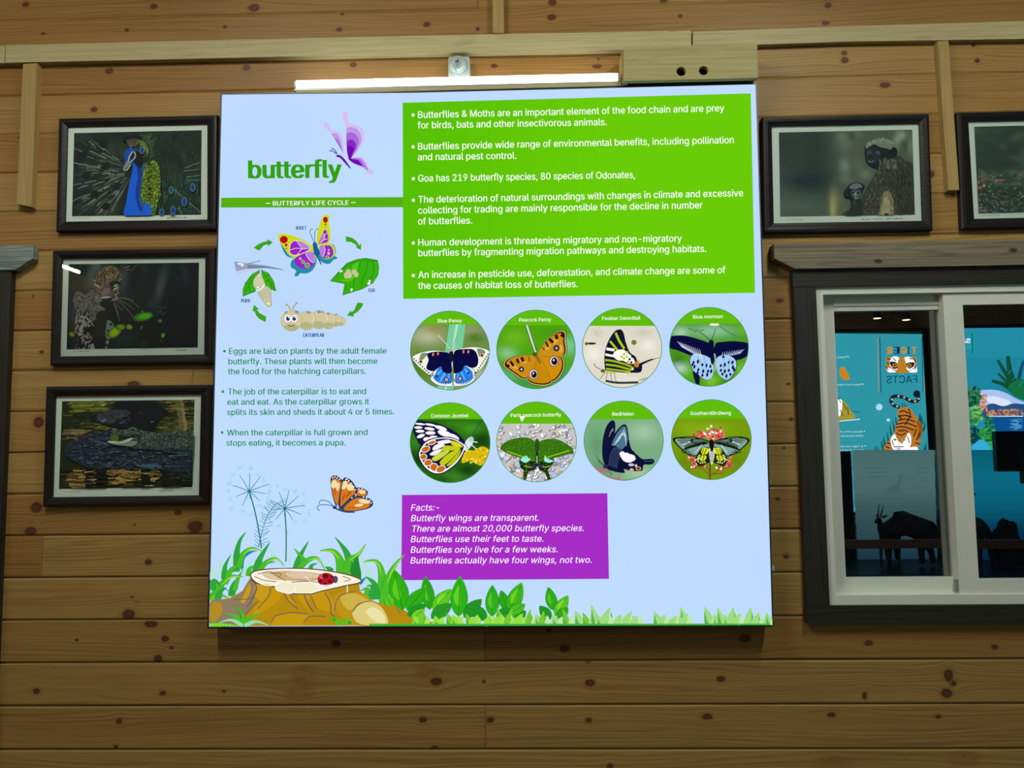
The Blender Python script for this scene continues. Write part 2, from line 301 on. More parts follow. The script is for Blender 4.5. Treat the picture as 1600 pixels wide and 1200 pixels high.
# ------------------------------------------------------------------ printed artwork: flat coloured shapes on a real plane
# glyph outlines for lettering
GLYPHS = {
 'A': [480,[16,0,201,509,276,509,463,0,395,0,287,302,264,372,232,478,245,478,213,371,191,302,85,0],[110,142,110,199,370,199,370,142]],
 'B': [456,[60,0,60,509,241,509,289,504,329,491,359,469,381,442,394,410,398,374,395,344,387,320,356,286,315,267,315,262,339,257,363,245,385,227,402,203,414,173,418,136,413,100,400,67,377,39,344,18,301,4,247,0],[125,57,245,57,296,63,330,80,349,105,355,137,352,161,342,184,327,203,306,218,279,228,248,231,125,231],[125,285,238,285,288,296,308,309,323,326,333,348,336,372,330,403,313,429,283,446,240,452,125,452]],
 'C': [510,[267,-7,205,1,150,25,104,63,70,115,48,179,40,254,48,329,70,393,104,445,150,484,205,508,267,516,340,504,373,490,402,471,427,447,448,418,463,385,473,348,408,348,389,395,357,428,315,449,267,456,223,450,184,432,150,403,125,364,109,314,103,254,109,194,125,145,151,105,184,76,223,59,267,53,315,60,357,81,389,114,408,160,473,160,463,124,448,91,428,62,402,38,373,19,341,5,305,-4]],
 'D': [502,[219,0,96,0,96,57,215,57,272,63,318,81,354,110,379,149,394,198,399,255,394,312,379,361,354,399,320,428,275,446,221,452,93,452,93,509,225,509,294,501,353,478,399,441,433,391,455,329,462,255,455,181,433,119,398,68,351,31,291,8],[125,509,125,0,60,0,60,509]],
 'E': [419,[60,0,60,509,372,509,372,452,125,452,125,286,355,286,355,229,125,229,125,57,375,57,375,0]],
 'F': [410,[60,0,60,509,369,509,369,452,125,452,125,278,346,278,346,221,125,221,125,0]],
 'G': [520,[269,-7,205,1,149,25,104,64,69,116,47,179,40,254,47,329,69,393,103,445,149,484,203,508,265,516,304,513,340,504,374,489,403,469,429,445,449,416,465,384,474,349,408,349,387,393,356,427,315,448,265,456,222,450,183,432,150,404,125,364,109,314,103,254,109,194,125,145,151,105,184,76,224,59,269,53,309,57,345,71,374,93,396,123,410,160,415,202,434,199,283,199,283,256,478,256,478,200,471,141,451,91,419,50,377,19,326,0]],
 'H': [517,[60,0,60,509,125,509,125,289,392,289,392,509,457,509,457,0,392,0,392,232,125,232,125,0]],
 'I': [300,[31,0,31,57,118,57,118,452,31,452,31,509,269,509,269,452,183,452,183,57,269,57,269,0]],
 'J': [396,[185,-7,124,3,75,33,44,81,33,145,33,173,98,173,98,145,104,104,122,74,149,56,185,50,220,56,248,74,266,104,272,145,272,509,336,509,336,145,326,81,294,33,246,3]],
 'K': [467,[104,145,104,216,139,261,174,303,212,344,364,509,448,509,231,276,228,276],[60,0,60,509,125,509,125,334,124,225,125,193,125,0],[372,0,188,259,228,309,449,0]],
 'L': [393,[60,0,60,509,125,509,125,57,361,57,361,0]],
 'M': [628,[60,0,60,509,152,509,277,187,287,159,299,123,311,84,322,49,307,49,318,83,330,121,342,158,352,187,476,509,568,509,568,0,504,0,504,291,504,327,505,369,506,413,507,457,513,457,498,409,482,363,467,322,456,291,342,0,286,0,170,291,159,321,145,361,129,408,112,457,119,457,120,416,121,372,122,328,122,291,122,0]],
 'N': [523,[60,0,60,509,136,509,343,183,363,151,388,107,414,55,405,54,401,108,399,157,399,195,399,509,463,509,463,0,387,0,202,290,177,331,148,381,108,452,119,454,122,384,124,328,125,291,125,0]],
 'O': [533,[267,-7,205,1,150,25,105,63,70,115,48,179,40,254,48,329,70,393,105,445,150,484,205,508,267,516,329,508,384,484,429,445,464,393,486,329,493,254,486,179,464,115,429,63,384,25,329,1],[267,53,310,59,349,76,383,105,408,144,425,194,430,254,425,314,408,365,383,404,349,433,310,450,267,456,223,450,184,433,151,404,125,364,109,314,103,254,109,194,125,144,151,105,184,76,223,59]],
 'P': [445,[60,0,60,509,235,509,289,503,332,487,366,462,390,430,404,391,409,348,404,304,390,265,366,233,332,207,289,191,235,186,109,186,109,242,233,242,269,246,297,256,318,272,333,294,342,319,344,348,342,376,333,402,318,423,297,439,268,449,232,452,125,452,125,0]],
 'R': [449,[60,0,60,509,236,509,290,504,333,489,367,465,390,433,405,395,409,352,405,309,390,271,367,240,333,217,289,203,236,198,96,198,96,255,234,255,269,258,298,267,319,281,334,300,342,324,345,352,342,380,334,405,319,425,298,440,269,449,233,452,125,452,125,0],[353,0,230,229,303,229,428,0]],
 'S': [447,[224,-9,172,-4,128,9,91,31,64,60,46,96,38,137,104,137,110,110,123,88,142,71,166,59,224,49,257,52,286,60,311,74,329,92,341,114,346,139,342,161,332,179,296,205,245,222,184,239,128,260,86,289,60,326,52,372,58,413,75,448,102,476,138,498,180,511,227,516,275,511,316,498,351,476,377,449,394,415,401,378,337,378,326,412,302,437,267,453,225,459,194,456,167,448,145,435,129,418,118,398,115,376,119,352,131,334,169,308,212,293,264,279,312,264,359,238,395,198,405,171,408,139,403,99,386,64,360,34,323,11,278,-4]],
 'T': [449,[32,452,32,509,417,509,417,452,257,452,257,0,193,0,193,452]],
 'U': [517,[259,-8,203,-2,154,15,114,43,85,80,66,124,60,173,60,509,124,509,124,178,128,144,141,113,160,87,187,68,220,56,259,52,298,56,331,68,357,87,377,113,389,144,393,178,393,509,457,509,457,173,451,124,433,80,403,43,363,15,315,-2]],
 'W': [686,[155,0,16,509,82,509,163,196,175,145,187,94,197,40,189,40,200,94,211,145,224,196,306,509,380,509,462,196,474,145,486,94,497,40,488,40,499,94,510,145,523,196,603,509,670,509,530,0,455,0,368,323,351,391,336,475,350,475,335,395,318,323,230,0]],
 'Y': [472,[203,0,203,208,16,509,91,509,192,344,222,292,250,230,224,230,251,293,280,344,381,509,455,509,268,208,268,0]],
 ' ': [188],
 'a': [389,[160,-9,126,-5,94,5,68,22,48,45,35,73,30,108,34,138,43,161,58,179,78,193,125,211,178,220,234,227,265,235,273,243,276,255,276,257,267,297,240,322,196,331,149,322,118,301,100,274,41,291,57,322,79,346,104,364,133,375,194,384,239,379,286,360,306,343,322,320,333,290,337,251,337,0,277,0,277,52,272,52,252,25,215,1],[170,45,202,49,228,59,248,74,263,93,272,115,276,138,276,190,259,182,231,176,200,171,175,168,134,159,103,139,95,124,92,105,102,72,130,52]],
 'b': [424,[229,-8,198,-5,172,4,138,31,118,59,112,59,112,0,53,0,53,509,114,509,114,319,118,319,137,346,171,373,197,381,229,384,274,378,313,361,345,332,370,293,385,245,390,189,385,133,370,84,346,45,313,16,274,-2],[220,47,253,51,279,66,301,88,316,117,325,151,328,189,325,227,316,261,301,290,280,311,253,325,220,330,188,325,161,312,140,291,125,263,116,229,113,189,116,150,125,115,140,86,162,65,188,51]],
 'c': [396,[207,-8,159,-2,117,16,82,46,56,85,40,133,34,187,40,243,56,291,82,330,117,360,159,378,207,384,260,377,305,356,340,322,362,277,303,262,290,289,270,311,242,325,207,330,173,325,145,310,124,287,108,258,99,224,96,187,99,151,108,117,124,89,145,66,173,51,207,46,243,52,271,66,292,89,304,117,363,102,341,56,306,21,261,-1]],
 'd': [424,[195,-8,151,-2,111,16,79,45,55,84,39,133,34,189,39,245,55,293,79,332,112,361,151,378,196,384,228,381,253,373,287,346,306,319,311,319,311,509,372,509,372,0,313,0,313,59,307,59,287,31,252,4,227,-5],[205,47,236,51,263,65,284,86,299,115,309,150,312,189,309,229,300,263,284,291,263,312,237,325,205,330,172,325,145,311,124,290,108,261,99,227,96,189,99,151,109,117,124,88,145,66,172,51]],
 'e': [404,[212,-8,161,-2,117,16,82,46,56,85,40,132,34,187,39,242,55,290,81,329,115,359,157,378,205,384,266,374,294,361,319,341,341,315,357,282,368,242,371,194,371,169,75,169,75,221,338,221,310,202,307,237,298,269,283,294,263,314,237,326,205,330,173,326,146,313,125,294,109,270,99,241,96,211,96,178,100,139,110,106,128,80,151,61,179,50,212,46,254,53,285,73,306,105,365,91,353,63,335,39,311,19,283,4,249,-5]],
 'f': [254,[228,379,228,327,6,327,6,379],[81,0,81,432,84,461,96,486,113,505,135,519,187,530,222,527,243,521,227,468,215,472,195,474,171,470,154,460,145,443,142,419,142,0]],
 'g': [425,[207,-151,168,-148,134,-140,82,-110,51,-69,101,-41,122,-66,154,-88,207,-97,249,-92,282,-75,304,-47,311,-6,311,68,306,68,287,41,252,16,227,8,195,5,152,10,113,27,80,53,55,90,39,136,34,191,39,246,55,293,80,332,112,361,152,378,196,384,228,382,253,373,288,346,308,319,313,319,313,379,372,379,372,-9,367,-54,350,-90,324,-117,291,-136,251,-147],[205,59,237,63,264,75,285,95,300,121,309,154,312,193,309,231,300,264,285,291,264,312,237,325,205,330,172,325,145,312,124,290,109,262,99,229,96,193,99,155,109,123,124,96,145,76,172,63]],
 'h': [410,[114,227,114,0,53,0,53,509,114,509,114,287,102,287,124,332,152,362,187,379,227,384,264,380,295,369,321,349,341,321,353,285,357,240,357,0,296,0,296,235,290,275,273,304,246,323,210,329,184,326,161,317,141,303,126,283,117,257]],
 'i': [167,[53,0,53,379,114,379,114,0],[84,443,67,446,54,455,44,468,41,483,44,499,54,512,67,521,84,524,100,521,114,512,123,499,126,483,123,468,114,455,100,446]],
 'j': [167,[53,379,114,379,114,-30,111,-63,102,-90,86,-113,65,-129,37,-139,4,-143,-10,-143,-10,-87,2,-87,25,-83,40,-72,50,-54,53,-29],[83,443,67,446,53,455,44,468,41,483,44,499,53,512,67,521,83,524,100,521,114,512,123,499,126,483,123,468,114,455,100,446]],
 'k': [381,[110,137,110,212,121,212,284,379,360,379,184,199,177,199],[53,0,53,509,114,509,114,0],[294,0,148,186,191,229,372,0]],
 'l': [189,[139,-2,101,3,74,20,58,47,53,84,53,509,114,509,114,99,120,62,130,54,146,52,160,53,170,54,181,3,162,-1]],
 'm': [610,[53,0,53,379,112,379,112,295,108,295,118,323,132,346,172,376,219,386,257,380,287,361,309,331,321,295,312,295,322,321,337,343,381,375,437,386,468,383,497,372,522,354,541,328,553,296,557,255,557,0,496,0,496,254,490,289,473,313,447,326,419,330,395,328,374,320,345,290,335,247,335,0,274,0,274,260,269,288,253,311,229,326,199,330,158,320,140,307,126,289,117,266,114,238,114,0]],
 'n': [410,[114,227,114,0,53,0,53,379,112,379,112,287,102,287,124,332,152,362,187,379,227,384,264,380,295,369,321,349,341,321,353,285,357,240,357,0,296,0,296,235,290,275,273,304,246,323,210,329,184,326,161,317,141,303,126,283,117,257]],
 'o': [415,[207,-8,159,-2,117,16,82,46,56,85,40,133,34,187,40,243,56,291,82,330,117,360,159,378,207,384,256,378,299,360,333,330,359,291,376,243,381,187,376,133,359,85,333,46,299,16,256,-2],[207,46,242,51,270,66,292,89,307,117,316,151,319,187,316,224,307,258,292,287,270,310,242,325,207,330,173,325,145,310,124,287,108,258,99,224,96,187,99,151,108,117,124,89,145,66,173,51]],
 'p': [424,[53,-143,53,379,112,379,112,319,118,319,137,346,171,373,197,381,229,384,274,378,313,361,345,332,370,293,385,245,390,189,385,133,370,84,346,45,313,16,274,-2,229,-8,198,-5,173,4,138,31,118,59,114,59,114,-143],[220,47,253,51,279,66,301,88,316,117,325,151,328,189,325,227,316,261,301,290,280,311,253,325,220,330,188,325,161,312,140,291,125,263,116,229,113,189,116,150,125,115,140,86,162,65,188,51]],
 'q': [424,[372,-143,311,-143,311,59,306,59,287,31,252,4,227,-5,195,-8,151,-2,111,16,79,45,55,84,39,133,34,189,39,245,55,293,79,332,112,361,151,378,196,384,228,381,253,373,287,346,307,319,313,319,313,379,372,379],[205,47,236,51,263,65,284,86,299,115,309,150,312,189,309,229,300,263,284,291,263,312,237,325,205,330,172,325,145,311,124,290,108,261,99,227,96,189,99,151,109,117,124,88,145,66,172,51]],
 'r': [259,[53,0,53,379,112,379,112,321,115,321,130,347,152,367,181,380,213,385,229,384,243,384,243,322,230,324,207,326,182,323,159,315,140,301,126,284,117,262,114,237,114,0]],
 's': [365,[182,-8,145,-5,112,3,84,18,62,38,45,63,36,94,94,107,105,79,124,60,150,49,181,45,217,50,244,62,262,81,268,103,265,121,254,136,237,147,212,155,149,170,104,186,72,208,53,237,47,274,51,305,65,332,87,354,115,370,149,381,187,384,223,381,254,372,279,358,299,339,324,290,268,277,258,298,243,316,219,328,187,333,156,329,131,317,114,299,109,277,112,258,124,243,172,223,229,209,275,194,306,171,325,142,331,107,326,75,312,47,290,24,260,6,223,-5]],
 't': [227,[204,379,204,327,6,327,6,379],[65,471,126,471,126,98,128,76,136,61,150,53,170,50,185,51,202,54,213,2,192,-3,168,-4,125,2,92,21,72,52,65,93]],
 'u': [410,[182,-5,146,-1,115,11,89,31,69,59,57,95,53,139,53,379,114,379,114,144,119,105,137,75,164,56,200,50,226,53,249,62,268,77,283,97,293,122,296,153,296,379,357,379,357,0,298,0,298,92,307,92,286,47,257,17,222,0]],
 'v': [389,[163,0,17,379,84,379,165,155,187,87,206,21,184,21,203,87,224,155,305,379,371,379,226,0]],
 'w': [567,[138,0,23,379,87,379,133,214,154,137,175,41,165,41,186,135,206,214,252,379,316,379,362,214,382,136,402,41,391,41,413,135,434,214,480,379,545,379,429,0,368,0,319,172,305,225,291,280,277,338,291,338,277,280,263,225,248,172,199,0]],
 'x': [379,[21,0,171,218,171,171,29,379,100,379,147,306,179,253,207,206,175,206,202,253,233,306,282,379,352,379,209,169,209,214,358,0,287,0,231,85,200,136,173,182,205,182,178,136,148,85,91,0]],
 'y': [389,[47,-139,61,-86,71,-87,104,-89,130,-74,151,-36,163,-1,17,379,84,379,165,155,187,87,206,21,184,21,202,87,224,155,305,379,371,379,204,-58,177,-107,139,-136,91,-145,65,-143]],
 'z': [380,[42,0,42,46,254,320,254,323,48,323,48,379,333,379,333,331,126,60,126,56,339,56,339,0]],
 '0': [453,[227,-7,174,1,130,24,95,62,69,113,53,178,48,254,53,330,69,395,95,447,130,484,174,508,227,516,279,508,323,484,358,447,384,395,400,330,405,254,400,178,384,113,359,62,323,24,279,1],[227,50,261,56,290,74,313,103,330,144,340,194,344,254,340,314,330,365,313,405,290,435,261,453,227,460,192,453,163,435,140,405,123,365,113,314,109,254,113,194,123,144,140,103,163,74,192,56]],
 '1': [453,[76,0,76,55,391,55,391,0],[276,509,276,0,212,0,212,448,209,448,86,358,86,427,198,509]],
 '2': [453,[64,0,64,47,234,229,282,282,311,327,320,371,317,397,308,419,293,436,273,449,224,460,196,457,172,447,153,433,139,413,130,390,127,362,66,362,71,405,86,442,111,473,143,496,182,511,225,516,268,511,306,497,337,474,361,445,376,411,381,372,371,318,336,259,267,180,153,60,153,57,389,57,389,0]],
 '3': [453,[218,-7,173,-3,133,10,98,30,70,57,52,91,44,132,109,132,115,107,126,87,144,71,165,59,219,50,275,61,297,74,315,93,325,116,329,145,326,172,316,196,299,217,275,234,242,244,201,248,157,248,157,299,288,448,288,452,70,452,70,509,372,509,372,461,211,278,211,289,264,288,308,276,344,253,371,222,387,186,393,145,387,103,370,66,344,36,309,12,266,-2]],
 '4': [453,[40,105,40,158,247,509,311,509,109,166,109,163,413,163,413,105],[282,0,282,121,282,146,282,318,343,318,343,0]],
 '5': [453,[221,-7,178,-2,140,11,108,32,83,60,66,93,60,130,122,130,127,108,138,89,173,60,221,50,250,53,276,64,298,82,314,104,324,131,328,162,324,193,314,221,297,244,275,262,248,273,218,277,167,268,128,246,67,253,96,509,366,509,366,452,151,452,134,301,136,301,178,325,229,334,263,330,294,321,321,306,345,285,364,260,379,231,388,199,391,163,385,117,369,76,343,41,309,15,268,-1]],
 '6': [453,[226,-7,182,-1,142,15,109,40,84,74,69,115,64,162,68,199,80,239,137,340,252,509,322,509,151,261,145,261,165,288,196,307,235,314,278,309,316,295,346,271,370,240,384,201,389,157,384,112,368,73,343,39,310,14,271,-2],[226,48,254,52,279,63,299,79,314,101,324,128,327,157,324,187,314,213,299,235,279,251,254,262,226,265,198,262,174,252,153,235,138,214,128,188,125,158,128,128,138,102,153,79,174,63,198,52]],
 '7': [453,[97,0,323,448,323,452,62,452,62,509,391,509,391,449,165,0]],
 '8': [453,[226,-7,178,-2,136,11,101,33,74,62,57,96,52,135,55,166,65,195,81,220,101,241,125,256,153,265,153,267,119,282,93,308,76,342,70,380,75,417,90,450,114,477,146,498,184,511,226,516,269,511,306,498,337,477,361,450,377,417,382,380,376,342,359,308,333,282,300,267,300,265,327,256,351,241,372,220,387,195,397,166,401,135,395,96,378,62,352,33,317,11,275,-2],[226,49,258,52,285,60,307,74,323,91,333,113,337,139,333,165,322,189,305,208,283,223,256,232,226,235,196,232,169,223,147,208,130,189,119,165,115,139,119,113,129,91,145,74,167,60,195,52],[226,290,274,300,293,313,307,330,316,351,319,376,316,399,308,420,294,437,275,449,226,460,177,449,159,437,145,420,136,399,133,376,136,351,145,330,159,313,178,300]],
 '9': [453,[226,516,271,510,310,494,343,468,368,434,384,393,389,347,385,309,373,270,315,168,200,0,130,0,301,248,307,248,287,221,257,202,218,195,175,199,137,214,106,237,83,269,68,307,64,352,69,397,85,436,110,469,143,494,182,510],[226,460,199,457,174,446,154,429,138,407,129,381,125,352,129,322,138,295,154,274,174,257,199,247,226,243,254,247,279,257,299,273,314,295,324,321,327,350,324,381,314,407,299,429,279,446,254,457]],
 '&': [448,[197,-7,150,-2,110,12,78,34,54,62,39,96,34,133,37,163,47,189,85,235,140,279,216,335,237,352,255,375,262,405,258,427,245,445,226,457,201,461,168,453,145,431,137,399,145,363,169,327,204,284,438,0,364,0,171,231,121,293,87,344,78,370,75,398,79,430,91,458,109,481,134,499,165,510,200,513,235,510,266,499,290,482,308,459,320,433,324,404,315,362,291,325,256,293,154,217,110,174,100,154,97,131,100,108,109,87,124,70,143,57,166,49,193,46,223,50,251,59,301,95,321,121,336,151,346,186,349,224,408,224,405,180,397,144,371,92,345,62,333,47,305,23,271,7,234,-3]],
 '.': [188,[95,-4,78,-1,63,9,53,24,50,41,53,59,63,73,78,83,95,87,113,83,128,73,138,59,141,41,138,24,128,9,113,-1]],
 ',': [188,[38,-119,68,71,137,71,84,-119]],
 ':': [188,[95,-4,78,-1,63,9,53,24,50,41,53,59,63,73,78,83,95,87,113,83,128,73,138,59,141,41,138,24,128,9,113,-1],[95,271,78,274,63,284,53,299,50,316,53,334,63,349,78,359,95,362,113,359,128,349,138,334,141,316,138,299,128,284,113,274]],
 '-': [453,[337,244,337,188,114,188,114,244]],
 '%': [676,[175,283,146,286,121,297,101,314,86,335,78,360,75,388,75,412,78,440,87,464,101,486,121,503,146,513,175,517,206,513,230,503,250,486,264,464,273,440,276,412,276,388,273,360,264,335,250,314,230,297,205,286],[175,327,198,332,212,346,221,365,223,388,223,412,213,454,198,468,175,473,153,468,138,454,130,435,127,412,127,388,130,365,138,346,153,332],[501,-10,471,-6,446,5,426,21,412,43,403,68,400,95,400,120,403,147,412,172,427,194,447,210,471,221,501,225,531,221,556,210,576,194,590,172,598,147,601,120,601,95,598,68,589,43,575,21,555,5,531,-6],[501,35,523,39,538,53,546,73,549,95,549,120,538,162,524,176,501,180,479,176,464,162,456,142,453,120,453,95,455,73,464,53,479,39],[132,0,482,509,540,509,191,0]],
}
_gc = {}
def glyph(ch):
    if ch in _gc: return _gc[ch]
    s = GLYPHS.get(ch, GLYPHS['o']); adv = s[0]
    loops = [[(q[i], q[i + 1]) for i in range(0, len(q), 2)] for q in s[1:]]
    outer = [lp for i, lp in enumerate(loops) if sum(inside(o2, lp[0]) for j, o2 in enumerate(loops) if j != i) % 2 == 0]
    tris = []; base = {id(lp): sum(len(q) for q in loops[:i]) for i, lp in enumerate(loops)}
    for lp in outer:
        hs = [h for h in loops if h not in outer and inside(lp, h[0])]; grp = [lp] + hs
        idx = [base[id(g2)] + k for g2 in grp for k in range(len(g2))]
        tris += [tuple(idx[i] for i in t) for t in tessellate_polygon([[Vector((x, y, 0)) for x, y in g2] for g2 in grp])]
    _gc[ch] = (adv, [p for lp in loops for p in lp], tris); return _gc[ch]
CAPH = 509.0

def spline(pts, closed=True, k=5):
    n = len(pts); out = []
    rngi = range(n) if closed else range(n - 1)
    for i in rngi:
        if closed: p0, p1, p2, p3 = pts[i - 1], pts[i], pts[(i + 1) % n], pts[(i + 2) % n]
        else: p0, p1, p2, p3 = pts[max(i - 1, 0)], pts[i], pts[i + 1], pts[min(i + 2, n - 1)]
        for j in range(k):
            t = j / k; a = []
            for q in (0, 1):
                a.append(0.5 * (2 * p1[q] + (p2[q] - p0[q]) * t + (2 * p0[q] - 5 * p1[q] + 4 * p2[q] - p3[q]) * t * t + (3 * p1[q] - p0[q] - 3 * p2[q] + p3[q]) * t ** 3))
            out.append(tuple(a))
    if not closed: out.append(tuple(pts[-1]))
    return out
def clip_convex(poly, clip):
    area = sum(clip[i][0] * clip[(i + 1) % len(clip)][1] - clip[(i + 1) % len(clip)][0] * clip[i][1] for i in range(len(clip)))
    if area < 0: clip = clip[::-1]
    out = poly
    for i in range(len(clip)):
        ax, ay = clip[i]; bx, by = clip[(i + 1) % len(clip)]
        inp, out = out, []
        if not inp: return []
        side = lambda p: (bx - ax) * (p[1] - ay) - (by - ay) * (p[0] - ax)
        for j in range(len(inp)):
            p, q = inp[j], inp[(j + 1) % len(inp)]; sp, sq = side(p), side(q)
            if sp >= 0: out.append(p)
            if (sp >= 0) != (sq >= 0):
                t = sp / (sp - sq); out.append((p[0] + (q[0] - p[0]) * t, p[1] + (q[1] - p[1]) * t))
    return out
def ell(cx, cy, rx, ry=None, rot=0.0, n=20):
    ry = rx if ry is None else ry; a = math.radians(rot); ca, sa = math.cos(a), math.sin(a)
    return [(cx + rx * math.cos(t) * ca - ry * math.sin(t) * sa, cy + rx * math.cos(t) * sa + ry * math.sin(t) * ca) for t in (2 * math.pi * i / n for i in range(n))]
def lerp(a, b, t): return tuple(x + (y - x) * t for x, y in zip(a, b))
def inside(poly, p):
    c = False; n = len(poly)
    for i in range(n):
        a, b = poly[i], poly[i - 1]
        if (a[1] > p[1]) != (b[1] > p[1]) and p[0] < (b[0] - a[0]) * (p[1] - a[1]) / (b[1] - a[1]) + a[0]: c = not c
    return c

class Art:
    """Flat printed shapes. place(px, py, lift) gives the point on the printed plane; off / scale say how a drawing unit maps to px."""
    def __init__(s, place, gain=1.0, lift=0.0, step=1.2e-5, ink=ink):
        s.ink = ink; s.place = place; s.gain = gain; s.lift = lift; s.step = step; s.n = 0
        s.v = []; s.f = []; s.c = []; s.off = (0, 0); s.sc = 1.0; s.clip = None
    def at(s, ox, oy, sc): s.off = (ox, oy); s.sc = sc; s.clip = None; return s
    def _pt(s, p): return tuple(s.place(s.off[0] + p[0] / s.sc, s.off[1] + p[1] / s.sc, s.lift + s.n * s.step))
    def _col(s, c): return tuple(v * s.gain for v in (s.ink(c) if isinstance(c, str) else c))
    pending = None
    def bg(s, region, col):         # a blurred background: soft blobs given next are blended into one smooth field
        s.flush(); s.pending = (region, s.ink(col) if isinstance(col, str) else col, [])
    def flush(s):
        if not s.pending: return
        (kind, data), base, blobs = s.pending; s.pending = None
        prep = [(s.ink(c), x, y, rx, ry, math.cos(math.radians(r)), math.sin(math.radians(r))) for c, x, y, rx, ry, r in blobs]
        def colour(p):
            c = base
            for bc, x, y, rx, ry, ca, sa in prep:
                dx, dy = p[0] - x, p[1] - y; d = ((dx * ca + dy * sa) / rx) ** 2 + ((-dx * sa + dy * ca) / ry) ** 2
                if d < 4: c = lerp(c, bc, math.exp(-1.3 * d))
            return tuple(v * s.gain for v in c)
        b = len(s.v); pts = []
        if kind == 'quad':
            n, m = 44, 30
            for j in range(m + 1):
                for i in range(n + 1): pts.append(lerp(lerp(data[0], data[1], i / n), lerp(data[3], data[2], i / n), j / m))
            faces = [(j * (n + 1) + i, j * (n + 1) + i + 1, (j + 1) * (n + 1) + i + 1, (j + 1) * (n + 1) + i) for j in range(m) for i in range(n)]
        else:
            cx, cy, r = data; n, m = 48, 12
            for j in range(m + 1):
                for i in range(n): a = 2 * math.pi * i / n; pts.append((cx + r * (j / m) * math.cos(a), cy + r * (j / m) * math.sin(a)))
            faces = [(j * n + i, j * n + (i + 1) % n, (j + 1) * n + (i + 1) % n, (j + 1) * n + i) for j in range(1, m) for i in range(n)] + [(0, n + i, n + (i + 1) % n) for i in range(n)]
        cl = [colour(p) for p in pts]; s.v += [s._pt(p) for p in pts]
        for f in faces: s.f.append(tuple(b + i for i in f)); s.c.append([cl[i] for i in f])
        s.n += 1
    def raw(s, col, pts, tris):
        s.flush()
        b = len(s.v); s.v += [s._pt(p) for p in pts]; c = s._col(col)
        for t in tris: s.f.append(tuple(b + i for i in t)); s.c.append(c)
        s.n += 1
    def p(s, col, pts, smooth=True, k=5):
        if smooth: pts = spline(pts, True, k)
        if s.clip: pts = clip_convex(pts, s.clip)
        if len(pts) < 3: return
        tris = tessellate_polygon([[Vector((x, y, 0)) for x, y in pts]])
        s.raw(col, pts, tris)
    def q(s, col, pts): s.p(col, pts, False)
    def e(s, col, cx, cy, rx, ry=None, rot=0.0, n=20): s.p(col, ell(cx, cy, rx, ry, rot, n), False)
    def soft(s, col, bg, cx, cy, rx, ry, rot=0.0, n=5):
        if s.pending: s.pending[2].append((col, cx, cy, rx, ry, rot)); return
        a, b = s.ink(col), s.ink(bg)
        for i in range(n):
            t = (i + 1) / n; s.p(lerp(b, a, t), ell(cx, cy, rx * (1.25 - 0.8 * i / n), ry * (1.25 - 0.8 * i / n), rot, 22), False)
    def l(s, col, pts, w, smooth=True, taper=None):
        if smooth and len(pts) > 2: pts = spline(pts, False, 5)
        n = len(pts); L = []; R = []
        for i in range(n):
            a, b = pts[max(i - 1, 0)], pts[min(i + 1, n - 1)]; dx, dy = b[0] - a[0], b[1] - a[1]; d = math.hypot(dx, dy) or 1
            t = i / (n - 1); ww = w * (taper(t) if taper else 1) / 2
            L.append((pts[i][0] - dy / d * ww, pts[i][1] + dx / d * ww)); R.append((pts[i][0] + dy / d * ww, pts[i][1] - dx / d * ww))
        if s.clip:
            quads = [clip_convex([L[i], L[i + 1], R[i + 1], R[i]], s.clip) for i in range(n - 1)]
            vs = []; ts = []
            for qd in quads:
                if len(qd) >= 3:
                    b = len(vs); vs += qd; ts += [(b, b + i, b + i + 1) for i in range(1, len(qd) - 1)]
            if ts: s.raw(col, vs, ts)
        else: s.raw(col, L + R, [(i, i + 1, n + i + 1, n + i) for i in range(n - 1)])
    def blade(s, col, pts, w, edge=None):
        tp = lambda t: (1 - t) ** 0.75 * (0.75 + 0.5 * min(t * 3, 1) * (1 - t))
        if edge: s.l(edge, pts, w + 7, True, tp)
        s.l(col, pts, w, True, tp)
    def leaf(s, col, base, tip, w, vein='#0F8A1E', edge='#0C8A22', hi=None, bend=0.0):
        mx, my = (base[0] + tip[0]) / 2, (base[1] + tip[1]) / 2; dx, dy = tip[0] - base[0], tip[1] - base[1]
        pts = [base, (mx - dy * bend, my + dx * bend), tip]
        prof = lambda t: max(math.sin(math.pi * min(t, 1) ** 0.85), 0.03)
        if edge: s.l(edge, pts, w + 5, True, prof)
        s.l(col, pts, w, True, prof)
        if hi: s.l(hi, [lerp(base, tip, 0.25), (mx - dy * (bend - 0.06), my + dx * (bend - 0.06)), lerp(base, tip, 0.8)], w * 0.4, True, prof)
        s.l(vein, [base, (mx - dy * bend, my + dx * bend), lerp(base, tip, 0.92)], max(w * 0.05, 2.0))
    def text(s, txt, p0, p1, cap, col, bold=0.0, italic=0.0):
        x = 0.0; vs = []; ts = []
        for ch in txt:
            adv, gp, gt = glyph(ch)
            for o in ((0.0,) if not bold else (-bold, 0.0, bold)):
                b = len(vs); vs += [(gx + x + o + gy * italic, gy) for gx, gy in gp]; ts += [tuple(b + i for i in t) for t in gt]
            x += adv
        lo = min(v[0] - v[1] * italic for v in vs); hi = max(v[0] - v[1] * italic for v in vs)
        dx, dy = p1[0] - p0[0], p1[1] - p0[1]; d = math.hypot(dx, dy); ux, uy = dx / d, dy / d
        vx, vy = (uy, -ux) if ux >= 0 else (-uy, ux)
        kx = d / (hi - lo); ky = cap / CAPH
        s.raw(col, [(p0[0] + ux * (v[0] - lo) * kx + vx * v[1] * ky, p0[1] + uy * (v[0] - lo) * kx + vy * v[1] * ky) for v in vs], ts)
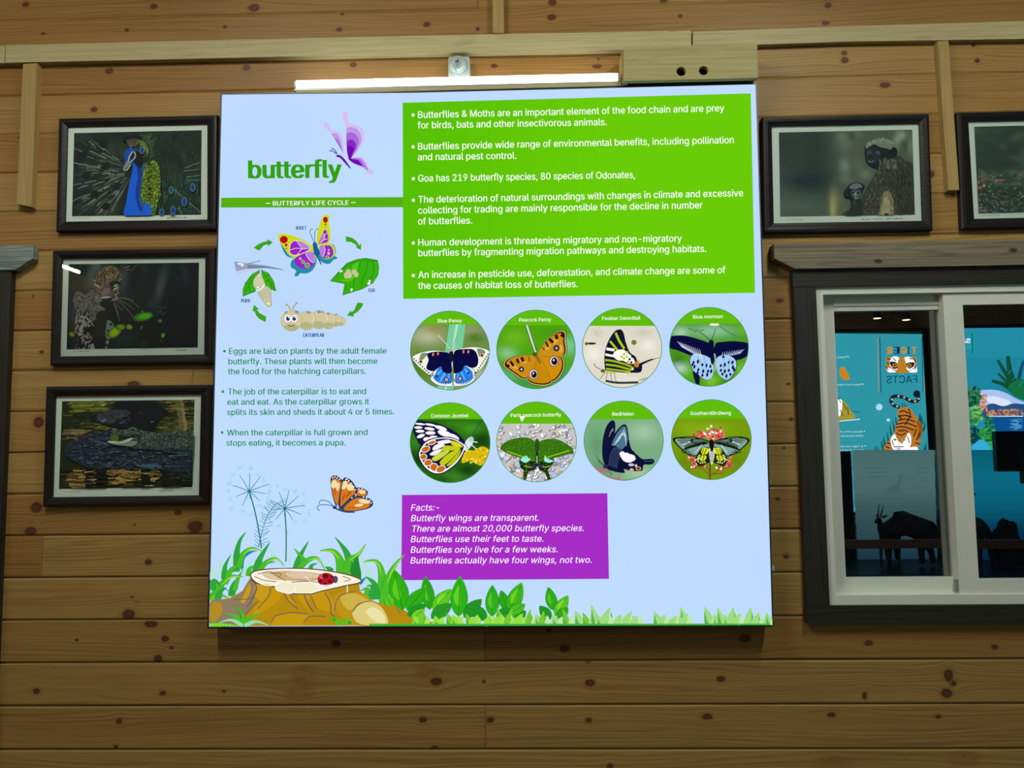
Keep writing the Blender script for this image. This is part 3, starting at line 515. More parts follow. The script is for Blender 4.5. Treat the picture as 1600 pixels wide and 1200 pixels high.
    def build(s, name, mat, parent=None):
        s.flush(); me = bpy.data.meshes.new(name); me.from_pydata(s.v, [], s.f); me.update()
        a = me.attributes.new('col', 'FLOAT_COLOR', 'CORNER')
        data = np.ones((len(me.loops), 4), np.float32); i = 0
        for f, c in zip(s.f, s.c): data[i:i + len(f), :3] = np.array(c); i += len(f)
        a.data.foreach_set('color', data.ravel()); me.materials.append(mat)
        o = bpy.data.objects.new(name, me); COL.objects.link(o)
        if parent: o.parent = parent
        return o
def on_plane(Y): return lambda px, py, lift: P(px, py, Y - lift)
def in_mirror(Y, Yg): return lambda px, py, lift: PM(px, py, Y + lift, Yg)
# ------------------------------------------------------------------ setting: room shell
def mean(xs): xs = list(xs); return sum(xs) / len(xs)
def px_x(Y, *pts): return mean(P(a, b, Y).x for a, b in pts)
def px_z(Y, *pts): return mean(P(a, b, Y).z for a, b in pts)

# window and door sizes on the board wall
WF = D - 0.018
wx0 = px_x(WF, (1271.3, 448.4), (1294.2, 944.7)); wz1 = px_z(WF, (1271.3, 448.4), (1600, 443.5)); wz0 = px_z(WF, (1294.2, 944.7), (1600, 944))
wmid = px_x(D - 0.012, (1490.3, 469), (1513, 918)); wx1 = 2 * wmid - wx0
dx1 = px_x(D, (26, 440), (6, 900)) - 0.085; dx0 = dx1 - 0.95; dz1 = px_z(D - 0.03, (0, 422), (24, 421)) - 0.06

KN = [(40,7,8,6),(240,10,9,6),(397,12,13,9),(535,22,5,3),(530,46,7,5),(667,38,8,6),(352,42,6,4),(198,47,6,4),(68,52,6,3),(552,101,8,6),(385,106,9,7),(171,111,10,7),
 (147,171,8,6),(863,4,9,7),(1037,0,9,6),(862,27,10,7),(1063,25,6,4),(1294,8,8,7),(1290,36,9,5),(1319,83,7,5),(1320,94,8,7),(1521,71,5,4),(1527,95,6,5),(1383,133,12,6),(1455,272,7,7),
 (60,660,11,12),(57,793,13,11),(209,600,14,6),(278,801,8,6),(52,463,3,4),(48,830,13,9),(305,823,17,12),(232,878,8,6),(214,941,5,4,.9),(206,933,4,3),(201,960,14,10),(236,975,15,7),(258,998,9,6),
 (268,1012,5,4),(247,1030,9,9),(525,1005,10,7),(472,1055,18,11,.9),(468,1082,22,12,.9),(682,1065,12,8),(664,1048,14,9,.9),(186,1127,7,6),(661,1125,8,6),(679,1168,7,4),(181,1167,5,4),(254,1083,7,5),(57,1080,8,6),
 (882,1013,10,8),(857,985,7,5),(1164,997,12,8),(1357,1005,9,6),(1554,1011,8,5),(922,1067,11,7),(919,1033,7,4),(1126,1061,9,6),(1351,1087,5,8),(1482,1055,9,12),(1479,1083,11,9),(1490,1068,6,5),(920,1125,7,5),
 (1105,1120,11,6),(1299,1117,9,5),(1466,1120,6,4),(953,1197,7,5),(1302,1190,26,9,.9),(1504,1185,24,9,.9),(756,1065,4,4),(766,1125,8,6),(728,103,5,4),(772,103,8,5),(935,92,4,3),(933,104,11,5),(1225,700,4,3),
 (1218,470,9,5),(1236,655,5,4),(1215,780,5,4),(1228,870,6,4),(1232,600,5,3),(95,268,5,3),(30,215,4,3),(65,550,5,4),(210,820,4,3),(350,1080,5,3),(120,1000,4,3)]
JN = [(757, 9), (757, 11), (747, -7), (1090, -5), (300, 3), (900, 2), (60, 7)]

def build_board_wall():
    xs = list(np.arange(XL, -1.9, 0.11)) + list(np.arange(-1.9, 2.02, 0.0062)) + list(np.arange(2.02, XR + 0.1, 0.11))
    jx = []
    for px, k in JN:
        zc = Z0 - (k + 0.5) * PP
        # height in the picture is not needed: the joint is where the board row meets that column
        jx.append((P(px, 1000 if k > 6 else (10 if k < 0 else 600)).x, k))
    for x, k in jx: xs += [x - 0.0022, x, x + 0.0022]
    xs += [wx0, wx1, dx0, dx1]
    xs = np.unique(np.round(np.array(xs), 5))
    kmin = -int((ZC - Z0) / PP) - 1; kmax = int(Z0 / PP) + 1
    zs = []; deep = []; row = []
    for k in range(kmax, kmin - 1, -1):          # board k lies between joint k+1 (below) and joint k (above)
        zb, zt = Z0 - (k + 1) * PP, Z0 - k * PP
        inner = [zb + 0.0026] + list(np.linspace(zb + 0.009, zt - 0.009, 18)) + [zt - 0.0026]
        zs += [zb] + inner; deep += [1] + [0] * len(inner); row += [k] * (1 + len(inner))
    zs = np.array(zs); deep = np.array(deep); row = np.array(row)
    for zz in (wz0, wz1, dz1):                   # snap the nearest row to the edges of the openings
        pass
    nx, nz = len(xs), len(zs)
    X, Z = np.meshgrid(xs, zs); Y = np.full_like(X, D) + deep[:, None] * 0.010
    seg = np.zeros_like(X)
    for x, k in jx:
        m = row[:, None] == k
        Y = np.where(m & (np.abs(X - x) < 0.0012), D + 0.006, Y); seg += np.where(m & (X > x), 1, 0)
    # a little sawn unevenness from board to board
    tone_tab = {}
    T = np.zeros_like(X)
    rr = np.random.default_rng(11)
    tt = rr.random((kmax - kmin + 2, 4))
    for i in range(nz):
        T[i] = tt[row[i] - kmin, seg[i].astype(int)]
    K = np.full_like(X, 9.0); G = Z.copy()
    kn = []
    for px, py, rx, ry, *fl in KN:
        p = P(px, py); s = D / FPX; kn.append((p.x, p.z, rx * s * 0.78, ry * s * 0.78, fl[0] if fl else 0.0))
    for _ in range(70):                          # the boards outside the picture have knots as well
        kn.append((rr.uniform(XL, -1.75) if rr.random() < 0.45 else rr.uniform(1.95, XR), rr.uniform(0.05, 3.3), rr.uniform(.01, .03), rr.uniform(.008, .016), 0.0))
    for cx, cz, a, b, fl in kn:
        i0, i1 = np.searchsorted(xs, (cx - 0.30, cx + 0.30)); j0, j1 = np.searchsorted(zs, (cz - 0.09, cz + 0.09))
        if i1 <= i0 or j1 <= j0: continue
        kk = Z0 - cz; krow = int(math.floor((Z0 - cz) / PP))
        sx = X[j0:j1, i0:i1] - cx; sz = Z[j0:j1, i0:i1] - cz
        same = (row[j0:j1] == krow)[:, None]
        r = np.sqrt((sx / a) ** 2 + (sz / b) ** 2); r = np.maximum(r, 1.1) if fl else r
        K[j0:j1, i0:i1] = np.where(same, np.minimum(K[j0:j1, i0:i1], r), K[j0:j1, i0:i1])
        w = np.exp(-np.abs(sx) / (a * 3.2)) * np.exp(-(sz / (b * 3.0)) ** 2)
        G[j0:j1, i0:i1] -= np.where(same, sz * w * 0.8, 0)
    G = G + 0.012 * np.sin(X * 1.7 + T * 40) + 0.006 * np.sin(X * 4.3 + T * 90)
    verts = np.stack([X, Y, Z], -1).reshape(-1, 3).astype(np.float32)
    i = np.arange(nz - 1)[:, None] * nx + np.arange(nx - 1)[None, :]
    quads = np.stack([i, i + 1, i + nx + 1, i + nx], -1).reshape(-1, 4)
    cx = ((X[:-1, :-1] + X[1:, 1:]) / 2).ravel(); cz = ((Z[:-1, :-1] + Z[1:, 1:]) / 2).ravel()
    cut = ((cx > wx0) & (cx < wx1) & (cz > wz0) & (cz < wz1)) | ((cx > dx0) & (cx < dx1) & (cz < dz1) & (cz > -1)) | (cz < -0.02) | (cz > ZC + 0.02)
    quads = quads[~cut]
    me = bpy.data.meshes.new('wall_front'); n = len(quads)
    me.vertices.add(len(verts)); me.vertices.foreach_set('co', verts.ravel())
    me.loops.add(n * 4); me.loops.foreach_set('vertex_index', quads.astype(np.int32).ravel())
    me.polygons.add(n); me.polygons.foreach_set('loop_start', np.arange(0, n * 4, 4, dtype=np.int32))
    me.update(calc_edges=True)
    for nm, arr in (('grain', G), ('knot', K), ('tone', T)):
        a = me.attributes.new(nm, 'FLOAT', 'POINT'); a.data.foreach_set('value', arr.astype(np.float32).ravel())
    me.materials.append(M['wall']); me.validate()
    o = bpy.data.objects.new('wall_front', me); COL.objects.link(o)
    tag(o, 'varnished knotty pine board wall behind the butterfly sign', 'wall', kind='structure')
build_board_wall()
def shell(name, box, mat, label, cat):
    return tag(MB().box(*box).build(name, mat), label, cat, kind='structure')
shell('wall_back', (XL, XR, YB - 0.12, YB, 0, ZC), M['board'], 'pine board wall facing the butterfly sign, seen in the window glass', 'wall')
shell('wall_left', (XL - 0.12, XL, YB, D + 0.1, 0, ZC), M['board'], 'pine board end wall on the door side of the room', 'wall')
shell('wall_right', (XR, XR + 0.12, YB, D + 0.1, 0, ZC), M['board'], 'pine board end wall on the window side of the room', 'wall')
shell('floor', (XL, XR, YB, D + 0.1, -0.1, 0), M['floor'], 'dark boarded floor of the exhibition room', 'floor')
shell('ceiling', (XL, XR, YB, D + 0.1, ZC, ZC + 0.1), M['board_y'], 'pine board ceiling of the exhibition room', 'ceiling')

# ------------------------------------------------------------------ timber rails and battens on the wall
def board_px(name, quad, t, mat, label, cat, kind='structure', back=D + 0.002):
    o = MB().prism([P(x, y, D - t) for x, y in quad], back, 0.0015).build(name, mat)
    return tag(o, label, cat, kind=kind)
board_px('trim_1', [(8, 70.5), (300, 63.5), (640, 56), (1080, 47.5), (1080.5, 73), (975, 77.3), (600, 84.8), (300, 91.8), (8, 98)], 0.026, M['pale'],
         'long pale planed timber rail running above the butterfly sign', 'wall rail')
board_px('trim_2', [(1082.5, 49.5), (1320, 41), (1640, 31.5), (1900, 23.5), (1900, 51), (1640, 60), (1320, 65), (1082.5, 73)], 0.022, M['pale'],
         'pale timber rail with bold wavy grain above the langur picture', 'wall rail')
board_px('trim_3', [(-90, 74), (6.5, 71), (6.5, 98.5), (-90, 101)], 0.026, M['pale'],
         'short end of pale timber rail at the top above the door', 'wall rail')
board_px('trim_4', [(36, 99.5), (58, 98.5), (49, 323.5), (26, 319)], 0.026, M['pale_z'],
         'upright pale batten left of the peacock picture', 'wall batten')
board_px('trim_5', [(1465, 64), (1482, 63), (1499, 297.3), (1481.5, 297.3)], 0.026, M['pale_z'],
         'leaning upright batten between the langur and leaf litter pictures', 'wall batten')
board_px('trim_6', [(769, -60), (786.5, -60), (787.5, 52), (770, 52)], 0.022, M['pale_z'],
         'upright batten standing on the rail above the tube light', 'wall batten')
o = MB().lathe(P(746.3, 45, D), (0, -1, 0), [(-0.002, 0.006), (0.003, 0.006), (0.0045, 0.004), (0.003, 0.0025)], 16).build('screw_head', M['steel'])
tag(o, 'small round steel screw head on the board above the rail', 'screw')

# ------------------------------------------------------------------ boxed-in timber cover above the sign
def cable_box():
    t = 0.105; Y = D - t
    root = thing('cable_cover_box', 'pale timber box with two round black cable holes above the sign corner', 'box', P(1080, 100, D))
    quad = [P(x, y, Y) for x, y in ((974.8, 73.5), (1183, 67.6), (1184, 121.5), (975.6, 126.5))]
    holes = []
    for hx, hy in ((1064.5, 111.5), (1099.5, 110.3)):
        c = P(hx, hy, Y); holes.append([c + Vector((math.cos(a) * 0.0155, 0, math.sin(a) * 0.0155)) for a in (2 * math.pi * i / 28 for i in range(28))])
    loops = [quad] + holes; flat = [p for lp in loops for p in lp]
    tris = tessellate_polygon([[Vector((p.x, p.z, 0)) for p in lp] for lp in loops])
    n = len(flat); th = 0.018
    v = [tuple(p) for p in flat] + [(p.x, p.y + th, p.z) for p in flat]
    f = [tuple(x) for x in tris] + [tuple(i + n for i in reversed(x)) for x in tris]; b = 0
    for lp in loops:
        k = len(lp)
        for i in range(k):
            j = (i + 1) % k; f.append((b + i, b + j, n + b + j, n + b + i))
        b += k
    link('front_panel', v, f, M['box'], root)
    a, bq, c, d = quad
    yb = D
    lo = MB().add([(d.x, Y + th, d.z + .008), (c.x, Y + th, c.z + .008), (c.x, yb, c.z + .008), (d.x, yb, d.z + .008), (d.x, Y + th, d.z + 0.014), (c.x, Y + th, c.z + 0.014), (c.x, yb, c.z + 0.014), (d.x, yb, d.z + 0.014)],
             [(0, 1, 2, 3), (4, 7, 6, 5), (0, 4, 5, 1), (1, 5, 6, 2), (2, 6, 7, 3), (3, 7, 4, 0)]).build('bottom_panel', M['pale'], root)
    MB().add([(a.x, Y + th, a.z - .014), (bq.x, Y + th, bq.z - .014), (bq.x, yb, bq.z - .014), (a.x, yb, a.z - .014), (a.x, Y + th, a.z), (bq.x, Y + th, bq.z), (bq.x, yb, bq.z), (a.x, yb, a.z)],
             [(0, 1, 2, 3), (4, 7, 6, 5), (0, 4, 5, 1), (1, 5, 6, 2), (2, 6, 7, 3), (3, 7, 4, 0)]).build('top_panel', M['pale'], root)
    for nm, (p, q), s in (('end_panel', (a, d), 1), ('end_panel', (bq, c), -1)):
        x0, x1 = (p.x - 0.004, p.x + 0.012) if s > 0 else (p.x - 0.012, p.x)
        MB().box(x0, x1, Y + th, yb, min(q.z, p.z) + (0.0 if s > 0 else 0.022), max(p.z, q.z) - 0.014 + (0.014 if s > 0 else 0)).build(nm, M['pale_z'], root)
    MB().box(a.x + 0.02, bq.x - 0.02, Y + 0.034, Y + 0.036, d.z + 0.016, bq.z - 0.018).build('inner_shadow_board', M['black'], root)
    adopt(root)
cable_box()

# ------------------------------------------------------------------ ledge, tube light and junction box above the sign
lz = px_z(D - 0.07, (470, 146.5)); rz = px_z(D - 0.07, (968, 134))
lx = px_x(D - 0.07, (462, 145)); rx = px_x(D - 0.07, (971, 132))
o = MB().prism([(lx, D - 0.07, lz), (rx, D - 0.07, rz), (rx, D - 0.07, rz + 0.012), (lx, D - 0.07, lz + 0.012)], D, 0.001).build('trim_7', M['pale'])
tag(o, 'thin pale ledge strip carrying the tube light on the sign top', 'ledge', kind='structure')

def sign_tube():
    Y = D - 0.062
    A = P(461, 140.5, Y); B = P(968, 129, Y)
    root = thing('tube_light', 'lit white tube light lying along the top of the butterfly sign', 'tube light', (A + B) / 2)
    dv = (B - A); L = dv.length; ux = dv.normalized(); up = Vector((0, 0, 1)); bk = Vector((0, 1, 0))
    def sect(o, pts): return [A + ux * o + bk * y + up * z for y, z in pts]
    base = [(-0.006, -0.006), (0.03, -0.006), (0.034, 0.004), (0.034, 0.016), (0.0, 0.004), (-0.006, 0.002)]
    MB().rings([sect(0, base), sect(L, base)]).add(sect(0, base), [tuple(range(6))]).add(sect(L, base), [tuple(range(6))]).build('base', M['alu_grey'], root)
    dif = [(-0.007, 0.003), (-0.010, 0.010), (-0.010, 0.024), (-0.005, 0.030), (0.008, 0.031), (0.030, 0.027), (0.033, 0.017)]
    k = len(dif)
    MB().rings([sect(0.006, dif), sect(L - 0.006, dif)]).build('diffuser', M['tube_sign'], root)
    for o in (0.0, L - 0.006):
        e0, e1 = sect(o, dif), sect(o + 0.006, dif)
        MB().rings([e0, e1]).add(e0, [tuple(range(k))]).add(e1, [tuple(range(k))]).build('end_cap', M['white'], root)
    for fr in (0.26, 0.70, 0.965):
        c = A + ux * L * fr
        MB().box(c.x - 0.016, c.x + 0.016, c.y + 0.0, c.y + 0.03, c.z + 0.0315, c.z + 0.0345).build('clip', M['white'], root)
    adopt(root)
sign_tube()

def junction_box():
    root = thing('junction_box', 'white square socket box with round cap and cable above the tube light', 'junction box', P(716, 100, D))
    x0, x1 = P(700.3, 100, D - 0.04).x, P(733.6, 100, D - 0.04).x; z0 = P(715, 122, D - 0.04).z; z1 = P(715, 87.5, D - 0.04).z
    pts = []
    for cx, cz, a0 in ((x1 - .008, z1 - .008, 0), (x0 + .008, z1 - .008, 90), (x0 + .008, z0 + .008, 180), (x1 - .008, z0 + .008, 270)):
        for i in range(5):
            a = math.radians(a0 + i * 22.5); pts.append(Vector((cx + .008 * math.cos(a), D - 0.04, cz + .008 * math.sin(a))))
    MB().prism(pts, D, 0.004).build('back_box', M['white'], root)
    c = P(715.5, 101.5, D - 0.04)
    MB().lathe(c, (0, -1, 0), [(0, 0.030), (0.006, 0.030), (0.009, 0.028), (0.009, 0.0265), (0.015, 0.0255), (0.019, 0.021), (0.021, 0.012), (0.0215, 0.004)], 36).build('round_cap', M['white'], root, True)
    q = Vector((c.x - 0.002, c.y - 0.0215, c.z + 0.004))
    MB().lathe(q, (0, -1, 0), [(0, 0.0055), (0.0015, 0.0055), (0.0015, 0.003)], 16).build('cable_grommet', M['black'], root)
    e = P(713.8, 121, D - 0.055)
    pts = [q, q + Vector((-.002, -.010, .001)), q + Vector((-.008, -.012, -.010)), q + Vector((-.010, -.008, -.026)), Vector((e.x - .003, e.y - .01, e.z + .02)), Vector((e.x, e.y, e.z + .004)), e]
    sp = [Vector(tuple(spline([(a.x, a.z) for a in pts], False, 6)[i]) + (spline([(a.y, 0) for a in pts], False, 6)[i][0],)) for i in range(6 * 6 + 1)]
    MB().tube([Vector((s.x, s.z, s.y)) for s in sp], 0.0027, 8).build('cable', M['white'], root, True)
    adopt(root)
junction_box()

# ------------------------------------------------------------------ window
def window():
    root = thing('window_1', 'white aluminium sliding window in a dark timber surround, reflecting the room', 'window', (wmid, D, wz0), kind='structure')
    Yc = D - 0.028
    cx0 = px_x(Yc, (1240.5, 424), (1260.5, 973)); cz1 = px_z(Yc, (1240, 420.5), (1600, 415)); cz0 = px_z(Yc, (1262, 973), (1600, 974))
    cx1 = wx1 + (wx0 - cx0)
    MB().box(cx0, wx0 + 0.002, Yc, D + 0.01, wz0, wz1).build('side_casing', M['dark_z'], root)
    MB().box(wx1 - 0.002, cx1, Yc, D + 0.01, wz0, wz1).build('side_casing', M['dark_z'], root)
    MB().box(cx0 - 0.002, cx1 + 0.002, Yc - 0.002, D + 0.01, wz1, cz1).build('head_casing', M['dark_x'], root)
    MB().box(cx0 - 0.002, cx1 + 0.002, Yc - 0.002, D + 0.01, cz0, wz0).build('sill_casing', M['dark_x'], root)
    Yh = D - 0.045
    ht, hb = px_z(Yh, (1209.7, 380.4), (1600, 374)), px_z(Yh, (1240, 419.5), (1600, 414)); hm = px_z(Yh, (1210, 404))
    hx = px_x(Yh, (1209.7, 390)); hx2 = px_x(Yh, (1241, 419)); R = 2 * wmid
    MB().prism([(hx, Yh, ht), (R - hx, Yh, ht), (R - hx, Yh, hm), (R - hx2, Yh, hb), (hx2, Yh, hb), (hx, Yh, hm)], D, 0.002).build('header_board', M['weathered'], root)['label'] = 'weathered grey green header board with chamfered end'
    # aluminium outer frame
    fw = 0.030
    def ring(b, x0, x1, z0, z1, w, ya, yb, wt=None, wb=None):
        wt = wt or w; wb = wb or w
        o = [(x0, z0), (x1, z0), (x1, z1), (x0, z1)]; i = [(x0 + w, z0 + wb), (x1 - w, z0 + wb), (x1 - w, z1 - wt), (x0 + w, z1 - wt)]
        R3 = lambda q, y: [(x, y, z) for x, z in q]
        b.rings([R3(o, yb), R3(o, ya + .002), R3([(x + (.002 if x < wmid else -.002) * 0, z) for x, z in o], ya), R3(i, ya), R3(i, yb), R3(o, yb)])
    b = MB(); ring(b, wx0, wx1, wz0, wz1, 0.028, WF, D + 0.085, 0.025, 0.030); b.build('outer_frame', M['alu'], root)
    # right (near) sash
    Yr = D - 0.010
    sx0 = px_x(Yr, (1474.7, 457.8), (1498, 931.4)); stile = px_x(Yr, (1505.9, 480.4), (1528, 905)) - sx0
    zt, zb = wz1 - 0.022, wz0 + 0.027
    b = MB(); ring(b, sx0, wx1 - 0.024, zb, zt, stile, Yr, Yr + 0.028, px_z(Yr, (1560, 446.5 + 12)) - px_z(Yr, (1560, 479)), px_z(Yr, (1560, 905)) - zb)
    sash = b.build('near_sash', M['alu'], root)
    gz1 = px_z(Yr, (1560, 479)); gz0 = px_z(Yr, (1560, 905))
    Yp = Yr + 0.012
    MB().box(sx0 + stile - .004, wx1 - .024 - stile + .004, Yp, Yp + 0.005, gz0 - .004, gz1 + .004).build('pane', M['pane'], sash)
    # left (far) sash
    Yl = D + 0.022
    lx0 = wx0 + 0.024; lst = px_x(Yl, (1303, 486), (1321.7, 902)) - lx0
    lzt = px_z(Yl, (1303, 486), (1464.8, 483.8)); lzb = px_z(Yl, (1321.7, 902.2), (1487, 903)); top = px_z(Yl, (1303, 460), (1460, 458.5)); bot = px_z(Yl, (1304, 929), (1490, 930))
    b = MB(); ring(b, lx0, sx0 + stile * 0.9, bot, top, lst, Yl, Yl + 0.028, top - lzt, lzb - bot)
    b.box(lx0 + lst, sx0 + 0.004, Yl - 0.004, Yl, lzt + (top - lzt) * .28, lzt + (top - lzt) * .48)
    sash2 = b.build('far_sash', M['alu'], root)
    Yq = Yl + 0.012
    MB().box(lx0 + lst - .004, sx0 + stile * 0.9 - lst + .004, Yq, Yq + 0.005, lzb - .004, lzt + .004).build('pane', M['pane'], sash2)
    MB().box(lx0, sx0, Yl + .0005, Yl + 0.026, top, wz1 - 0.024).build('track_gap', M['gasket'], root)
    # latch on the side of the near stile
    lzc = px_z(Yr, (1494, 916)); MB().box(sx0 - 0.005, sx0, Yr + 0.004, Yr + 0.02, lzc - 0.02, lzc + 0.02).build('latch', M['alu_grey'], sash)
    adopt(root)
    for s in (sash, sash2): adopt(s)
    return Yq, Yp
YGL, YGR = window()

# ------------------------------------------------------------------ door at the left edge
def door():
    root = thing('door_1', 'dark timber door casing with a silvery chamfered header board', 'door', (dx0, D, 0), kind='structure')
    Yc = D - 0.024
    jx = px_x(D, (26, 440), (5, 900))
    zt = px_z(Yc, (0, 421), (24, 421))
    MB().box(dx1, jx, Yc, D + 0.03, 0, zt).build('jamb_casing', M['dark_z'], root)
    MB().box(dx0 - (jx - dx1), dx0, Yc, D + 0.03, 0, zt).build('jamb_casing', M['dark_z'], root)
    MB().box(dx0, dx1, Yc, D + 0.03, dz1, zt).build('head_casing', M['dark_x'], root)
    Yh = D - 0.032
    a, b, c, d = P(51, 383.5, Yh), P(51, 404, Yh), P(24, 421.5, Yh), P(0, 422.2, Yh)
    cx = dx0 + dx1
    MB().prism([(cx - a.x, Yh, a.z), (a.x, Yh, a.z), (b.x, Yh, b.z), (c.x, Yh, c.z), (cx - c.x, Yh, c.z), (cx - b.x, Yh, b.z)], D, 0.002).build('header_board', M['silver'], root)['label'] = 'silvery weathered header board with chamfered end'
    leaf = MB().box(dx0 + .004, dx1 - .004, D + 0.03, D + 0.07, 0.01, dz1 - .004).build('door_leaf', M['door'], root)
    adopt(root)
door()
# ------------------------------------------------------------------ the butterfly sign
YS = D - 0.07
def sign():
    root = thing('lightbox_sign', 'large square backlit butterfly information sign on the board wall', 'sign', P(766, 978, D))
    outl = [(346, 147), (490, 145.7), (640, 144.3), (900, 138), (1181, 131), (1195, 560), (1207, 977), (760, 978.3), (326, 979.5), (336, 560)]
    big = [(344.6, 145.4), (490, 144.2), (640, 142.7), (900, 136.3), (1182.6, 129.2), (1197, 560), (1209, 979.6), (760, 981), (323.6, 982), (333.6, 560)]
    R = lambda q, y: [P(a, b, y) for a, b in q]
    o0 = R(big, YS - 0.004); i0 = R(outl, YS - 0.004); n = len(big)
    at = lambda r, y: [Vector((p.x, y, p.z)) for p in r]
    MB().rings([at(o0, D), at(o0, YS - .003), at(i0, YS - .003), at(i0, YS + 0.01)]).build('frame', M['sign_edge'], root)
    # face
    A = Art(on_plane(YS)); A.q(lin('#bfdcff'), outl); A.build('face', M['face'], root)
    w = '#d9fbdf'
    # green bar with heading
    A = Art(on_plane(YS), 1, 0.0004); A.q(lin('#57b012'), [(345.6, 309), (630.5, 308), (630.5, 323.8), (345.2, 324.4)])
    A.at(340, 130, 5.3333); A.text('BUTTERFLY LIFE CYCLE', (460, 1020), (1092, 1013), 37, '#d3f7ec', 14)
    A.l('#d3f7ec', [(402, 1001), (438, 1001)], 6); A.l('#d3f7ec', [(1112, 995), (1150, 994)], 6)
    A.build('heading_bar', M['emit'], root)['label'] = 'green heading bar'
    # green text panel
    A = Art(on_plane(YS), 1, 0.0006)
    pa = [(629.3, 160.6), (1173, 145.9), (1179.8, 457.5), (630, 467)]
    N = 16
    for i in range(N):
        a, b = i / N, (i + 1) / N; t = (i + .5) / N; c = lerp(lin('#56c004'), lin('#6acc08'), min(1, t * 1.6))
        T = lambda u, v: lerp(lerp(pa[0], pa[1], u), lerp(pa[3], pa[2], u), v)
        A.q(c, [T(a, 0), T(b, 0), T(b, 1), T(a, 1)])
    A.at(620, 130, 2.7119)
    for s, p0, p1 in [('Butterflies & Moths are an important element of the food chain and are prey', (90, 148), (1388, 119)), ('for birds, bats and other insectivorous animals.', (88, 192), (890, 178)),
        ('Butterflies provide wide range of environmental benefits, including pollination', (90, 282), (1428, 254)), ('and natural pest control.', (89, 327), (507, 320)),
        ('Goa has 219 butterfly species, 80 species of Odonates,', (91, 417), (1010, 402)),
        ('The deterioration of natural surroundings with changes in climate and excessive', (91, 507), (1468, 479)), ('collecting for trading are mainly responsible for the decline in number', (90, 553), (1296, 530)), ('of butterflies.', (90, 599), (320, 595)),
        ('Human development is threatening migratory and non-migratory', (91, 689), (1208, 671)), ('butterflies by fragmenting migration pathways and destroying habitats.', (91, 733), (1312, 715)),
        ('An increase in pesticide use, deforestation, and climate change are some of', (91, 826), (1393, 805)), ('the causes of habitat loss of butterflies.', (90, 872), (767, 864))]:
        A.text(s, p0, p1, 29, w, 9)
    for x, y in ((69, 135), (69, 270), (70, 405), (70, 496), (70, 677), (70, 815)): A.e(w, x, y, 7)
    A.build('text_panel', M['emit'], root)['label'] = 'bright green panel of white bullet text'
    # left text
    A = Art(on_plane(YS), 1, 0.0004).at(340, 530, 5.3333); g = lin('#128a50')
    for s, p0, p1 in [('Eggs are laid on plants by the adult female', (95, 123), (1408, 120)), ('butterfly. These plants will then become', (90, 209), (1332, 206)), ('the food for the hatching caterpillars.', (86, 293), (1238, 289)),
        ('The job of the caterpillar is to eat and', (85, 461), (1238, 458)), ('eat and eat. As the caterpillar grows it', (80, 547), (1263, 543)), ('splits its skin and sheds it about 4 or 5 times.', (78, 632), (1473, 627)),
        ('When the caterpillar is full grown and', (77, 803), (1250, 799)), ('stops eating, it becomes a pupa.', (72, 888), (1067, 885))]:
        A.text(s, p0, p1, 49, g, 13)
    for x, y in ((57, 100), (44, 437), (38, 777)): A.e('#12962a', x, y, 11)
    A.build('lettering', M['emit'], root)['label'] = 'teal green bullet text on pale blue'
    # facts panel
    A = Art(on_plane(YS), 1, 0.0008).at(620, 760, 4.7059); A.q(lin('#a62dc6'), [(38, 63), (1548, 50), (1560, 680), (33, 690)])
    for s, p0, p1 in [('Facts:-', (103, 179), (308, 177)), ('Butterfly wings are transparent.', (103, 256), (1042, 252)), ('There are almost 20,000 butterfly species.', (106, 333), (1375, 328)), ('Butterflies use their feet to taste.', (102, 410), (1077, 406)),
        ('Butterflies only live for a few weeks.', (101, 488), (1182, 484)), ('Butterflies actually have four wings, not two.', (100, 567), (1432, 562))]:
        A.text(s, p0, p1, 46, '#f7e6ff', 3, 0.2)
    A.build('facts_panel', M['emit'], root)['label'] = 'purple panel of white italic facts'
    logo(root); life_cycle(root); forest(root); species(root)
    c = P(1206.5, 888, YS); MB().box(c.x - 0.001, c.x + 0.007, YS, YS + 0.01, c.z - 0.008, c.z + 0.008).build('edge_clip', M['white'], root)
    adopt(root)

